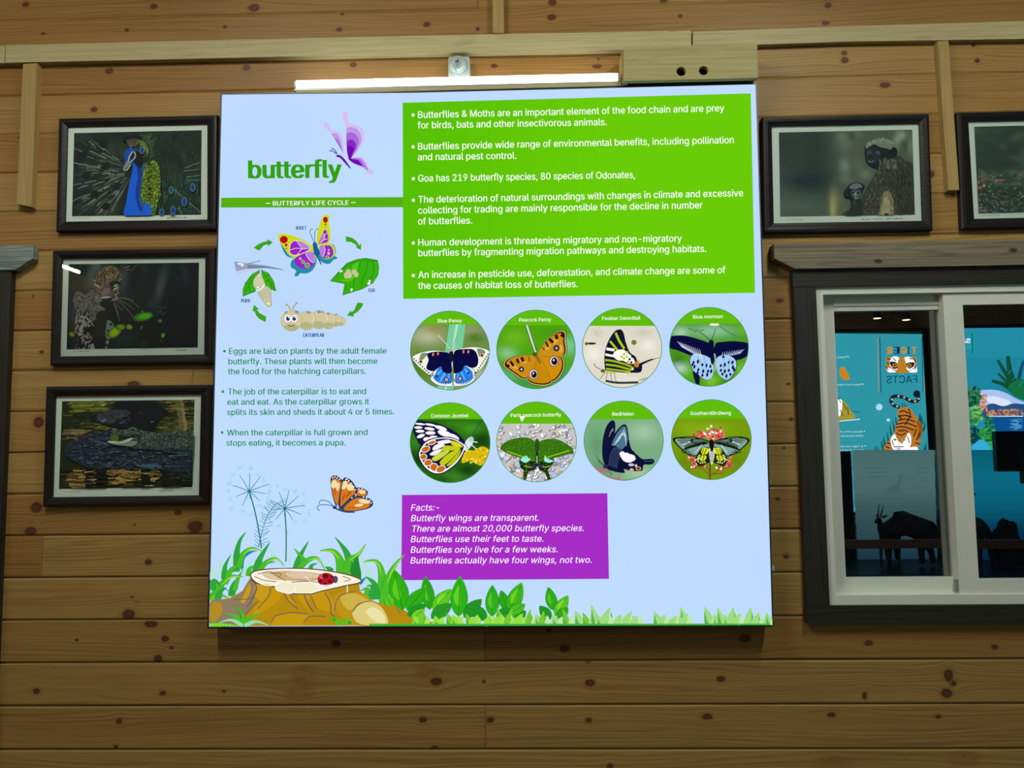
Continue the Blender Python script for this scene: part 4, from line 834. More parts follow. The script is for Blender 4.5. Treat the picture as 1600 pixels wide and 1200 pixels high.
def logo(root):
    A = Art(on_plane(YS), 1, 0.0004).at(340, 130, 5.3333)
    A.p('#a49aec', [(1040, 265), (1050, 240), (1070, 234), (1088, 250), (1085, 290), (1090, 325), (1150, 345), (1200, 370), (1222, 420), (1215, 480), (1170, 560), (1120, 620), (1100, 632), (1082, 600), (1075, 500), (1072, 400), (1060, 330), (1045, 300)])
    A.p('#a579e2', [(1073, 385), (1110, 366), (1160, 380), (1195, 430), (1195, 490), (1160, 560), (1115, 625), (1098, 632), (1080, 580), (1073, 480)])
    A.p('#a856d8', [(1075, 430), (1110, 410), (1150, 425), (1175, 470), (1170, 520), (1140, 580), (1110, 628), (1096, 630), (1078, 570)])
    A.p('#8a22c4', [(1078, 490), (1105, 470), (1135, 480), (1153, 515), (1145, 550), (1112, 612), (1098, 625), (1080, 580)])
    A.p('#7409b2', [(1080, 540), (1105, 522), (1135, 545), (1128, 580), (1105, 640), (1090, 625)])
    A.p('#a49aec', [(882, 345), (890, 328), (912, 325), (935, 355), (948, 393), (1000, 397), (1035, 430), (1048, 500), (1050, 560), (1060, 605), (1030, 560), (980, 470), (940, 410), (895, 370)])
    A.p('#a579e2', [(950, 425), (985, 418), (1015, 450), (1030, 500), (1045, 575), (1010, 520), (975, 465)])
    A.p('#a856d8', [(975, 458), (1000, 468), (1018, 500), (1038, 562), (1005, 512)])
    A.p('#a49aec', [(1105, 635), (1150, 615), (1205, 612), (1240, 650), (1250, 700), (1290, 720), (1300, 745), (1285, 762), (1255, 755), (1230, 720), (1190, 690), (1140, 670)])
    A.p('#b06be0', [(1108, 637), (1150, 622), (1200, 630), (1230, 670), (1258, 725), (1235, 720), (1200, 690), (1140, 668)])
    A.p('#a44bd8', [(1108, 640), (1160, 630), (1200, 655), (1222, 702), (1190, 686), (1140, 668)])
    A.p('#7409b2', [(1095, 625), (1130, 632), (1170, 642), (1190, 665), (1205, 692), (1150, 675), (1110, 652)])
    A.p('#670a9e', [(988, 605), (1000, 597), (1025, 603), (1060, 635), (1095, 685), (1110, 705), (1100, 708), (1060, 665), (1020, 622), (995, 615)])
    A.l('#2b1e7e', [(947, 543), (975, 555), (995, 588)], 7); A.l('#2b1e7e', [(930, 563), (960, 567), (990, 590)], 7)
    A.text('butterfly', (254, 793), (1036, 788), 150, '#20a80c', 33)
    A.build('butterfly_logo', M['emit'], root)['label'] = 'green word butterfly with a purple butterfly above it'

def life_cycle(root):
    A = Art(on_plane(YS), 1, 0.0004).at(340, 320, 5.3333)
    Y, T, V, L, C = '#c9dc1c', '#1d8ba6', '#9a20c8', '#b464dc', '#f0ddb0'
    A.p(T, [(520, 305), (548, 385), (585, 432), (645, 442), (650, 420), (590, 400), (555, 345)])
    A.p(Y, [(504, 272), (520, 246), (560, 241), (640, 262), (720, 295), (790, 345), (798, 385), (750, 402), (690, 412), (640, 438), (595, 418), (560, 368), (528, 325)])
    A.p(T, [(640, 445), (612, 480), (612, 520), (655, 550), (640, 583), (652, 597), (672, 590), (690, 570), (740, 572), (790, 545), (820, 490), (822, 430), (790, 390), (720, 400)])
    A.p(Y, [(638, 445), (700, 404), (760, 386), (802, 384), (818, 430), (806, 485), (780, 510), (770, 450), (700, 440), (660, 490)])
    A.p(V, [(640, 452), (700, 412), (760, 394), (800, 398), (810, 450), (800, 500), (760, 530), (705, 532), (655, 502)])
    A.p(L, [(735, 404), (795, 394), (808, 440), (803, 482), (770, 465), (748, 435)]); A.l(C, [(733, 404), (750, 440), (772, 467), (803, 484)], 4)
    A.e('#b80a10', 552, 290, 33, 31); A.e('#b80a10', 571, 335, 12); A.e('#b80a10', 573, 364, 6)
    A.p(V, [(600, 370), (607, 330), (635, 302), (660, 300), (690, 345), (703, 366), (772, 356), (730, 395), (660, 416), (622, 418), (600, 398)])
    A.p(L, [(657, 299), (700, 306), (745, 335), (772, 356), (740, 366), (702, 368), (682, 335)])
    for q in ([(655, 299), (682, 335), (702, 368)], [(603, 378), (650, 362), (702, 368)], [(702, 368), (745, 365), (774, 357)], [(702, 368), (680, 395), (660, 416)], [(600, 372), (607, 330), (637, 301), (700, 305), (774, 357), (725, 398), (640, 420), (602, 398), (600, 372)]): A.l(C, q, 4)
    for x, y, r in ((690, 449, 10), (713, 475, 15), (747, 503, 22)): A.e('#9fc66a', x, y, r); A.e('#2cb01e' if r > 12 else '#b9a0d8', x, y, r - 5)
    A.p(Y, [(828, 325), (832, 230), (850, 160), (880, 95), (910, 82), (934, 100), (928, 150), (940, 240), (941, 290), (915, 320), (860, 335)])
    A.e('#b80a10', 899, 125, 20, 25); A.e('#b80a10', 898, 163, 8); A.e('#b80a10', 898, 183, 4)
    A.p(V, [(845, 328), (870, 250), (890, 210), (910, 222), (923, 280), (910, 312)]); A.p(L, [(850, 320), (872, 252), (888, 250), (892, 285), (862, 318)])
    for q in ([(870, 232), (893, 248), (915, 232)], [(893, 248), (888, 292)], [(850, 318), (888, 292), (918, 284)]): A.l(C, q, 4)
    A.p(T, [(840, 430), (860, 470), (900, 490), (935, 491), (966, 458), (988, 452), (998, 440), (985, 430), (978, 425), (986, 390), (975, 345), (950, 325), (900, 320), (850, 340)])
    A.p(Y, [(845, 340), (900, 318), (950, 328), (976, 365), (979, 410), (958, 437), (920, 452), (870, 440)])
    A.p(V, [(850, 352), (900, 338), (945, 345), (965, 390), (955, 430), (915, 450), (868, 436)]); A.p(L, [(850, 356), (885, 343), (894, 380), (880, 432), (860, 425)]); A.l(C, [(886, 342), (895, 380), (880, 434)], 4)
    for x, y, r in ((926, 377, 8), (925, 405, 12), (914, 439, 16)): A.e('#9fc66a', x, y, r); A.e('#2cb01e' if r > 12 else '#b9a0d8', x, y, r - 5)
    A.p('#155e98', [(793, 322), (810, 311), (828, 325), (836, 360), (852, 400), (840, 432), (868, 492), (860, 496), (828, 440), (806, 410), (797, 360)])
    A.l('#1f5fa0', [(806, 314), (785, 270), (770, 228), (780, 203), (793, 208)], 5); A.l('#1f5fa0', [(812, 312), (808, 265), (815, 215), (830, 200), (838, 208)], 5)
    ga = '#2aa818'
    A.q(ga, [(300, 357), (345, 325), (380, 310), (415, 303), (413, 287), (462, 312), (420, 345), (417, 328), (385, 338), (345, 383)])
    A.q(ga, [(1068, 262), (1120, 275), (1155, 300), (1180, 338), (1197, 322), (1195, 378), (1148, 352), (1165, 347), (1140, 325), (1110, 310), (1070, 307)])
    A.q(ga, [(1165, 815), (1217, 820), (1200, 855), (1170, 890), (1132, 912), (1135, 932), (1077, 923), (1110, 880), (1115, 897), (1140, 875)])
    A.q(ga, [(303, 833), (347, 872), (325, 873), (350, 902), (405, 932), (400, 978), (345, 950), (320, 920), (308, 888), (290, 888)])
    lf = [(942, 632), (1000, 575), (1080, 490), (1150, 458), (1230, 446), (1330, 465), (1342, 520), (1335, 590), (1290, 650), (1200, 700), (1045, 752), (1062, 655)]
    A.q('#0c7a20', [(x + (4 if x > 1100 else -5), y + (4 if y > 600 else -4)) for x, y in lf]); A.q('#25b610', lf)
    A.p('#3fca16', [(1130, 500), (1230, 462), (1180, 480), (1150, 600), (1090, 640), (1010, 625), (1100, 610)])
    for q in ([(942, 632), (1020, 560), (1110, 490), (1200, 465), (1330, 468)], [(1190, 478), (1170, 560), (1140, 620), (1130, 690)], [(1250, 470), (1235, 560), (1205, 630), (1200, 695)], [(1295, 470), (1300, 560), (1265, 640)], [(1060, 655), (1075, 680), (1060, 720)], [(1095, 660), (1110, 690)]): A.l('#0b6d18', q, 4)
    for x, y, a, b in ((1090, 556, 20, 18), (1073, 588, 20, 26), (1100, 585, 18, 26), (1138, 560, 20, 22), (1155, 580, 17, 24)): A.e('#8f9a60', x, y, a + 2, b + 2); A.e('#aab47e', x, y, a, b)
    for x, y, a, b in ((1260, 655, 11, 13), (1268, 634, 9, 7), (1116, 708, 8, 13), (1033, 550, 11, 6), (1022, 558, 8, 6)): A.e('#d8f5ee', x, y, a, b, 20)
    A.q('#93b2e8', [(150, 552), (240, 530), (400, 522), (300, 545), (165, 580)])
    A.q('#6d8cb2', [(137, 473), (260, 488), (400, 505), (547, 537), (547, 543), (400, 527), (250, 532), (155, 553)]); A.q('#557398', [(250, 500), (400, 512), (547, 539), (547, 543), (400, 527), (250, 532)])
    A.l('#456a92', [(250, 492), (357, 465)], 6); A.e('#d4e2f4', 192, 493, 28, 7, 5); A.e('#d4e2f4', 205, 508, 12, 5, -15)
    A.q('#0c7a20', [(354, 540), (285, 578), (230, 650), (209, 705), (210, 765), (318, 722), (310, 670), (315, 620), (345, 580)]); A.q('#25b610', [(350, 545), (290, 580), (235, 650), (213, 705), (213, 760), (312, 718), (302, 670), (307, 620), (340, 580)])
    A.q('#0c7a20', [(360, 540), (425, 568), (470, 640), (488, 720), (428, 702), (386, 662), (372, 600)]); A.q('#25b610', [(361, 545), (420, 572), (464, 640), (482, 714), (430, 698), (390, 658), (376, 600)])
    for q in ([(345, 560), (280, 640), (216, 755)], [(300, 600), (255, 630)], [(275, 648), (235, 660)], [(262, 680), (272, 730)], [(365, 555), (430, 630), (480, 712)], [(410, 600), (425, 590)], [(425, 625), (405, 640)], [(445, 650), (450, 690)]): A.l('#0b6d18', q, 4)
    A.p('#98a278', [(350, 566), (368, 590), (392, 650), (396, 668), (340, 703), (307, 690), (296, 650), (307, 608)]); A.p('#abb48c', [(350, 572), (364, 592), (386, 650), (388, 664), (340, 696), (312, 684), (303, 650), (313, 612)])
    A.p('#8f9a7a', [(385, 672), (440, 700), (448, 770), (453, 830), (430, 853), (400, 836), (368, 790), (333, 740), (350, 715)]); A.p('#a3ac88', [(386, 680), (434, 704), (441, 770), (445, 826), (428, 845), (404, 830), (374, 786), (342, 740), (356, 718)])
    A.l('#d5e2e2', [(338, 714), (368, 695), (392, 663)], 11)
    for q in ([(350, 748), (395, 745), (440, 722)], [(362, 770), (410, 768), (445, 750)], [(348, 735), (390, 725), (430, 706)]): A.l('#7c8b6a', q, 4)
    A.e('#d8e8e0', 335, 690, 9, 7); A.e('#d8e8e0', 424, 824, 11, 7, 30); A.e('#d8e8e0', 350, 592, 5, 5)
    cb, co = '#b9b084', '#9a9466'
    bod = [(745, 965, 72, 78), (845, 958, 68, 76), (925, 968, 54, 66), (985, 965, 44, 48), (1025, 972, 40, 34)]
    A.l(co, [(610, 885), (595, 850), (572, 832)], 11); A.l(co, [(622, 885), (635, 850), (658, 820)], 11); A.e('#7d8a66', 572, 831, 9, 7); A.e('#7d8a66', 658, 818, 9, 7)
    for x, y, a, b in bod[::-1]: A.e(co, x, y, a + 4, b + 4); A.e(cb, x, y, a, b)
    for x, y, a, b in bod: A.e('#9ba26c', x - 5, y + b * .55, a * .7, b * .4)
    for x, y, a, b in ((758, 898, 18, 11), (845, 893, 16, 13), (875, 893, 10, 8), (922, 907, 13, 10), (988, 914, 9, 9)): A.e('#6c7b88', x, y, a, b)
    for q in ([(790, 905), (803, 940), (793, 975)], [(902, 910), (915, 945), (905, 985)], [(965, 925), (975, 955), (965, 990)], [(1012, 935), (1022, 955), (1014, 980)]): A.l('#c9d3ac', q, 5)
    A.e(co, 615, 966, 90, 88); A.e(cb, 615, 964, 86, 84); A.e('#6c7b88', 570, 897, 14, 9, -30); A.e('#6c7b88', 660, 893, 22, 12, 25); A.e('#9ba26c', 615, 1020, 60, 26)
    for x in (585, 638): A.e('#f0faff', x, 948, 27, 29); A.e('#0f52ae', x + 1, 948, 16, 20); A.e('#06234f', x + 1, 950, 9, 12); A.e('#f0faff', x + 6, 938, 5, 6)
    A.l('#2a4a38', [(583, 1000), (598, 1010), (625, 1010), (642, 998)], 5)
    n = lin('#0b4c8c')
    A.text('ADULT', (650, 207), (740, 207), 30, n, 38); A.text('EGG', (1258, 727), (1313, 727), 30, n, 38); A.text('PUPA', (196, 814), (272, 814), 30, n, 38); A.text('CATERPILAR', (710, 1101), (889, 1100), 30, n, 38)
    A.build('life_cycle_diagram', M['emit'], root)['label'] = 'ring of butterfly, egg leaf, caterpillar and pupa with green arrows'

def forest(root):
    A = Art(on_plane(YS), 1, 0.0016).at(330, 700, 4.1387)
    edge = [(346, 147), (640, 144.3), (1181, 131), (1207, 977.2), (760, 978.5), (326, 979.7)]
    local = lambda: [((x - A.off[0]) * A.sc, (y - A.off[1]) * A.sc) for x, y in edge]
    A.clip = local()
    rnd = random.Random(3)
    # seed heads
    for cx, cy, rays in ((245, 280, [(136, 241), (185, 178), (249, 163), (318, 185), (373, 234), (355, 296), (312, 341), (201, 374), (160, 314), (250, 330)]), (475, 390, [(380, 333), (437, 280), (503, 272), (567, 308), (610, 372), (580, 430), (528, 466), (415, 465), (400, 405), (472, 440)])):
        for k in range(15):
            a = 2 * math.pi * k / 15 + .2; r = rnd.uniform(105, 160); px, py = cx + r * math.cos(a) * 1.0, cy + r * math.sin(a) * .95 - 5
            for j in range(9):
                b = a + rnd.uniform(-1.4, 1.4); q = rnd.uniform(16, 36); A.l(lin('#9fd2dc'), [(px, py), (px + q * math.cos(b), py + q * math.sin(b))], 2.0)
        for x, y in rays: A.l('#0c7d96', [(cx, cy), ((cx + x) / 2 + 2, (cy + y) / 2 - 2), (x, y)], 4.5, True, lambda t: 1.2 - .5 * t)
        A.e('#0f8a3a', cx, cy, 8)
    A.l('#0b7a62', [(248, 285), (285, 420), (312, 560), (325, 650)], 8); A.l('#0b7a52', [(475, 395), (485, 550), (483, 735)], 8)
    st = [(305, 640), (325, 560), (350, 470), (380, 410), (415, 365)]
    A.l('#0c7d86', st, 4)
    for i, (x, y) in enumerate(spline(st, False, 4)):
        if i % 1 == 0:
            A.l('#0c7d86', [(x, y), (x - rnd.uniform(25, 50), y - rnd.uniform(20, 50))], 3); A.l('#0c7d86', [(x, y), (x + rnd.uniform(40, 85), y - rnd.uniform(10, 40))], 3)
    # orange butterfly
    dk, og, cr = '#2b3658', '#d8781e', '#e6d28c'
    W = [[(930, 262), (970, 257), (1010, 278), (1010, 302), (985, 318), (945, 312)], [(771, 205), (784, 181), (810, 179), (840, 200), (852, 218), (838, 280), (828, 350), (820, 392), (800, 362), (780, 290)],
         [(848, 212), (868, 190), (905, 208), (935, 252), (944, 290), (900, 330), (850, 380), (828, 392), (830, 300)], [(835, 398), (880, 345), (940, 310), (1010, 320), (1047, 352), (1030, 385), (960, 405), (880, 412)]]
    for w in W:
        c = (mean(p[0] for p in w), mean(p[1] for p in w)); A.p(dk, w); A.p(og, [lerp(p, (c[0] - 5, c[1] + 12), .2) for p in w])
    for x, y, a, b, r in ((795, 235, 20, 28, 10), (860, 240, 18, 30, 25), (900, 255, 25, 22, 30), (975, 285, 22, 12, 10), (990, 345, 38, 14, 10), (955, 370, 30, 10, -10), (820, 250, 10, 28, 10)): A.e(cr, x, y, a, b, r)
    for x, y, a, b, r in ((800, 280, 5, 26, -5), (855, 320, 6, 30, 20), (885, 300, 6, 28, 30), (920, 385, 40, 4, -5), (900, 290, 5, 20, 35)): A.e('#b85a10', x, y, a, b, r)
    A.l(dk, [(850, 215), (832, 300), (822, 390)], 6); A.l(dk, [(940, 300), (880, 345), (830, 395)], 6)
    for x, y in ((785, 192), (800, 187), (815, 193), (830, 203), (872, 202), (890, 212), (905, 228), (920, 250), (880, 200), (930, 270), (955, 265), (975, 266), (992, 276), (1005, 325), (1025, 340), (1035, 355), (985, 318), (935, 300), (910, 322)): A.e('#e8eef5', x, y, 4.5)
    A.l('#2f4c78', [(795, 383), (820, 397), (870, 413), (930, 415)], 15, True, lambda t: 1 - .5 * t); A.e('#23365e', 797, 384, 12, 11); A.e('#7fa8d0', 818, 380, 8, 14)
    A.l('#1f6a90', [(790, 375), (740, 367), (695, 372), (685, 392), (703, 405)], 5); A.l('#1f6a90', [(790, 375), (755, 345), (710, 338), (697, 362)], 5)
    # pale distant blades
    for q, w in (([(70, 830), (65, 760), (42, 705)], 40), ([(400, 760), (405, 690), (375, 645)], 45), ([(500, 760), (510, 720), (526, 680)], 30), ([(1020, 860), (1000, 760), (905, 640)], 60), ([(1010, 880), (1030, 820), (985, 740)], 70), ([(1100, 860), (1115, 800), (1132, 745)], 26), ([(740, 790), (750, 750), (770, 712)], 26), ([(220, 830), (235, 760), (280, 735)], 34), ([(10, 850), (18, 790), (30, 770)], 60)):
        A.blade('#86d6cf', q, w)
    g1, g2, g3, bl = '#1ea83a', '#34c024', '#58d022', '#1c86c4'
    for c, q, w in ((bl, [(195, 780), (205, 710), (260, 672), (300, 665)], 34), (bl, [(310, 780), (360, 745), (420, 735)], 26), (bl, [(560, 790), (600, 750), (650, 728)], 26), (bl, [(110, 860), (125, 810), (170, 785)], 22), (bl, [(960, 880), (985, 850), (1005, 835)], 26), (bl, [(20, 960), (60, 900), (120, 930)], 26),
        (g1, [(165, 800), (165, 690), (185, 600), (228, 540)], 46), (g1, [(80, 850), (92, 760), (130, 686)], 34), (g2, [(180, 770), (205, 690), (265, 648), (335, 668)], 38), (g1, [(285, 810), (318, 710), (382, 605)], 52), (g2, [(305, 800), (350, 745), (420, 715), (480, 770)], 34),
        (g1, [(545, 790), (575, 700), (632, 598)], 46), (g2, [(605, 730), (570, 690), (532, 645)], 26), (g2, [(560, 790), (620, 728), (690, 715), (740, 800)], 38), (g1, [(640, 800), (650, 760), (690, 745)], 30), (g1, [(780, 800), (760, 780), (735, 770)], 40),
        (g2, [(835, 830), (832, 730), (785, 665), (697, 665)], 62), (g1, [(905, 800), (880, 690), (840, 625), (797, 572)], 46), (g2, [(870, 830), (888, 730), (950, 690), (1005, 614)], 52), ('#149028', [(935, 860), (935, 760), (945, 685)], 80),
        (g2, [(1095, 960), (1105, 830), (1070, 735), (980, 735)], 58), (g2, [(1110, 1010), (1135, 880), (1180, 770), (1253, 687)], 64), (g1, [(1065, 980), (1055, 880), (995, 830)], 54), (g2, [(1000, 960), (1010, 910), (960, 925)], 34), (g1, [(1030, 980), (1040, 900), (1000, 890)], 30),
        (g2, [(-5, 985), (60, 890), (130, 830), (212, 835)], 48), (g2, [(90, 880), (120, 800), (170, 765), (213, 800)], 36), (g1, [(5, 920), (20, 860), (70, 900)], 50), (g1, [(130, 960), (150, 880), (190, 830)], 50), (g3, [(0, 990), (50, 950), (120, 975)], 40), (g2, [(150, 920), (170, 850), (205, 790)], 36), (g1, [(40, 980), (60, 930), (100, 900)], 46), (g2, [(240, 830), (250, 780), (285, 760)], 36)):
        A.blade(c, q, w, '#159a30' if c != bl else None)
    for q in ([(205, 690), (255, 655), (320, 660)], [(350, 745), (415, 718), (465, 745)], [(620, 728), (690, 716), (725, 770)], [(832, 730), (790, 672), (715, 664)], [(1105, 830), (1072, 742), (1000, 736)], [(1135, 880), (1182, 775), (1243, 700)], [(60, 890), (130, 835), (200, 836)], [(888, 730), (950, 688), (995, 630)]):
        A.l('#86e23a', q, 10, True, lambda t: math.sin(math.pi * t))
    # earth and stump
    A.at(330, 700, 4.1387); A.clip = local()
    A.q('#b58a10', [(-1, 985), (60, 978), (120, 970), (200, 925), (245, 850), (262, 820), (955, 850), (962, 925), (1040, 985), (1090, 1005), (1160, 1003), (1220, 1030), (1290, 1072), (1400, 1120), (1560, 1146), (-4, 1152)])
    A.p('#8d6c52', [(-2, 990), (110, 978), (200, 930), (255, 850), (300, 872), (285, 950), (250, 1050), (200, 1090), (120, 1145), (-4, 1148)])
    A.p('#b08a22', [(-2, 1010), (60, 1000), (70, 1060), (40, 1110), (-2, 1120)])
    for q in ([(215, 940), (245, 880), (255, 920), (215, 1000), (190, 990)], [(290, 880), (370, 890), (365, 950), (330, 990), (285, 960)]): A.p('#c89a16', q)
    A.p('#c69610', [(390, 910), (455, 930), (430, 990), (330, 1060), (270, 1080), (290, 1020), (350, 970)])
    A.p('#c69610', [(470, 940), (510, 945), (545, 1020), (510, 1010)]); A.p('#c69610', [(560, 940), (640, 945), (620, 1010), (650, 1060), (590, 1010)]); A.p('#c69610', [(650, 945), (740, 930), (790, 1000), (780, 1060), (700, 1040), (660, 1000)])
    A.p('#c69610', [(385, 1120), (440, 1075), (540, 1070), (640, 1090), (600, 1145), (400, 1145)]); A.p('#b98a0c', [(600, 1120), (680, 1085), (760, 1100), (780, 1145), (610, 1145)])
    ln = '#6b4a48'
    for q, w in (([(250, 850), (290, 885), (275, 960), (230, 1030)], 6), ([(385, 905), (370, 960), (300, 1040)], 6), ([(470, 935), (500, 990), (560, 1040)], 7), ([(500, 935), (530, 980), (550, 1000)], 6), ([(600, 940), (620, 1000), (660, 1060)], 8), ([(640, 945), (660, 990), (680, 1040)], 6), ([(735, 935), (770, 1000), (775, 1070), (800, 1090)], 7), ([(385, 1135), (420, 1085), (520, 1065), (620, 1072)], 6), ([(600, 1125), (640, 1090), (740, 1090)], 6), ([(150, 980), (260, 970), (300, 900)], 5), ([(220, 1080), (300, 990)], 6)): A.l(ln, q, w)
    A.p('#bd9218', [(800, 960), (850, 925), (950, 935), (1040, 985), (1105, 1030), (1135, 1085), (1135, 1145), (900, 1145), (840, 1090), (790, 1020)])
    A.p('#c9ae3e', [(840, 960), (930, 940), (1020, 985), (1060, 1010), (960, 1000), (900, 1050), (850, 1010)])
    A.p('#d2c268', [(915, 1055), (990, 1000), (1070, 1008), (1125, 1065), (1135, 1145), (1000, 1145), (935, 1120)])
    A.p('#ded68c', [(1000, 1060), (1050, 1030), (1110, 1070), (1125, 1130), (1060, 1120)])
    for q in ([(800, 1050), (810, 990), (850, 945), (940, 925)], [(915, 1060), (960, 1005), (1030, 990)], [(1200, 1040), (1225, 1070)]): A.l(ln, q, 5)
    A.p('#5c4430', [(250, 822), (298, 788), (450, 776), (650, 779), (855, 808), (966, 846), (960, 876), (855, 897), (700, 932), (640, 947), (515, 945), (425, 926), (400, 897), (290, 876)])
    A.p('#e2dcc0', [(258, 824), (300, 796), (450, 783), (650, 786), (850, 815), (958, 850), (950, 870), (850, 890), (700, 925), (640, 940), (520, 938), (430, 920), (403, 890), (300, 870)])
    A.p('#c9b088', [(330, 812), (430, 795), (520, 800), (470, 850), (380, 850)]); A.p('#cf9a66', [(390, 806), (470, 798), (600, 800), (700, 812), (760, 835), (650, 860), (480, 855), (420, 830)])
    A.p('#dca98e', [(480, 810), (560, 802), (690, 815), (700, 835), (600, 845), (520, 838)])
    for q in ([(300, 815), (380, 800), (430, 830), (480, 858)], [(280, 830), (340, 855), (420, 865)], [(380, 810), (450, 812), (440, 835)], [(850, 830), (900, 850), (860, 862)], [(520, 868), (620, 862), (700, 870)], [(700, 818), (740, 830)]): A.l('#8a6238', q, 5)
    A.p('#d6d8aa', [(412, 895), (470, 872), (560, 880), (650, 872), (700, 905), (640, 936), (560, 936), (545, 905), (510, 938), (440, 925)])
    A.l('#ffffff', [(290, 862), (340, 884), (400, 888), (440, 872)], 6); A.l('#ffffff', [(414, 900), (430, 922), (515, 940), (545, 900)], 6); A.l('#ffffff', [(640, 940), (700, 922), (850, 888), (900, 872)], 5); A.l('#ffffff', [(300, 800), (450, 784), (640, 788)], 4); A.l('#ffffff', [(605, 830), (660, 880)], 4); A.l('#ffffff', [(880, 890), (880, 935)], 5)
    # ladybird
    for q in ([(690, 880), (680, 895)], [(720, 885), (715, 900)], [(770, 885), (775, 900)], [(800, 880), (812, 895)]): A.l('#ffffff', q, 5, False)
    A.e('#3a4c62', 802, 850, 18, 24); A.e('#7a1020', 742, 850, 55, 43); A.e('#b9162c', 740, 848, 51, 39); A.e('#d84a58', 720, 830, 22, 14, -20)
    for x, y, a, b in ((738, 828, 20, 16), (706, 862, 11, 12), (768, 862, 12, 11), (780, 834, 8, 9), (735, 876, 9, 7)): A.e('#6a0d1e', x, y, a, b)
    A.l('#ffffff', [(660, 870), (690, 882), (740, 888), (800, 880)], 4)
    # front tufts
    for c, q, w in (('#14982a', [(215, 1148), (200, 1080), (160, 1008)], 48), (g2, [(212, 1148), (205, 1085), (165, 1018)], 34), (g2, [(205, 1148), (160, 1090), (90, 1068)], 36), (g2, [(215, 1148), (260, 1095), (330, 1072)], 38), ('#6ad8a0', [(215, 1150), (290, 1122), (375, 1148)], 30), ('#6ad8a0', [(205, 1150), (130, 1112), (45, 1130)], 28)): A.blade(c, q, w)
    for k in range(16): A.e('#38cc1c' if k % 3 else '#22b01a', 780 + (k * 53) % 130, 1105 + (k * 29) % 36, 14, 12)
    A.q('#52d81a', [(-4, 1132), (60, 1130), (130, 1142), (200, 1150), (-4, 1157)])
    for k in range(6): A.e('#8fe83a', 10 + k * 22, 1142, 8, 4)
    # right-hand leaves
    A.at(600, 850, 2.5806); A.clip = local()
    for b, t, w, c, h in (((75, 268), (42, 104), 74, '#19b414', '#46d31c'), ((185, 265), (166, 130), 50, '#17aa1a', '#3fcc22'), ((92, 268), (168, 175), 56, '#19b414', None), ((300, 292), (307, 130), 66, '#18b816', '#4cd822'), ((198, 268), (273, 181), 54, '#48cc1e', '#6ae02c'), ((322, 296), (394, 222), 50, '#129a24', None), ((95, 290), (170, 243), 40, '#129a24', None), ((190, 300), (275, 240), 50, '#159e24', None),
        ((436, 292), (437, 165), 52, '#19b41a', '#3fcc22'), ((495, 268), (472, 186), 38, '#17aa1a', None), ((505, 272), (556, 156), 56, '#26ba18', '#5ad822'), ((415, 302), (342, 252), 50, '#129a24', None), ((455, 300), (510, 258), 40, '#129a24', None), ((520, 306), (573, 270), 46, '#159e24', None), ((505, 280), (570, 243), 40, '#34c01e', None),
        ((685, 268), (662, 173), 42, '#18b01a', '#3fcc22'), ((690, 290), (743, 207), 44, '#44c81e', '#6ae02c'), ((672, 304), (627, 249), 40, '#129a24', None), ((700, 300), (743, 256), 36, '#22aa1e', None), ((30, 250), (12, 210), 40, '#46cc1e', None), ((110, 305), (165, 262), 34, '#5cd822', None)):
        A.leaf(c, b, t, w, hi=h)
    rg = random.Random(8); tips = [(120, 290), (160, 262), (205, 290), (250, 278), (275, 285), (330, 280), (372, 292), (405, 300), (428, 285), (455, 258), (475, 285), (520, 262), (560, 280), (590, 262), (610, 280), (645, 268), (680, 285), (720, 260), (770, 268), (800, 275), (835, 245), (860, 285), (912, 254), (955, 283), (1000, 270), (1020, 290), (1088, 270), (1138, 285), (1180, 290), (1196, 254), (1225, 280), (1290, 252), (1330, 285), (1345, 256), (1372, 285), (1410, 255), (1440, 280), (1480, 254), (1510, 275), (1540, 275)]
    for i, (tx, ty) in enumerate(tips):
        d = rg.choice((-1, 1)) * rg.uniform(6, 26); bx = tx - d
        if tx < 860 and i % 2: A.blade('#62cc2c', [(bx, 326), (bx + d * .3, (326 + ty) / 2), (tx, ty)], 34)
        else: A.blade('#6fd86a' if tx > 560 else '#7fe03a', [(bx, 326), (bx + d * .25, (326 + ty) / 2), (tx, ty)], 46)
        A.blade('#3fae4a' if tx > 560 else '#3cb824', [(bx + d * .8 + 8, 326), (bx + d + 6, (330 + ty) / 2 + 12), (tx + 3, ty + 18)], 16)
        A.blade('#8ae08a' if tx > 560 else '#8ae848', [(bx + 22, 326), (bx + 22 + d * .1, 305), (bx + 26 - d * .6, 296 - (i * 7) % 12)], 28)
    A.q('#22b828', [(-60, 322), (1556, 321), (1558, 327), (-60, 331)])
    A.build('forest_scene', M['emit'], root)['label'] = 'cartoon tree stump with ladybird, grass, leaves and an orange butterfly'

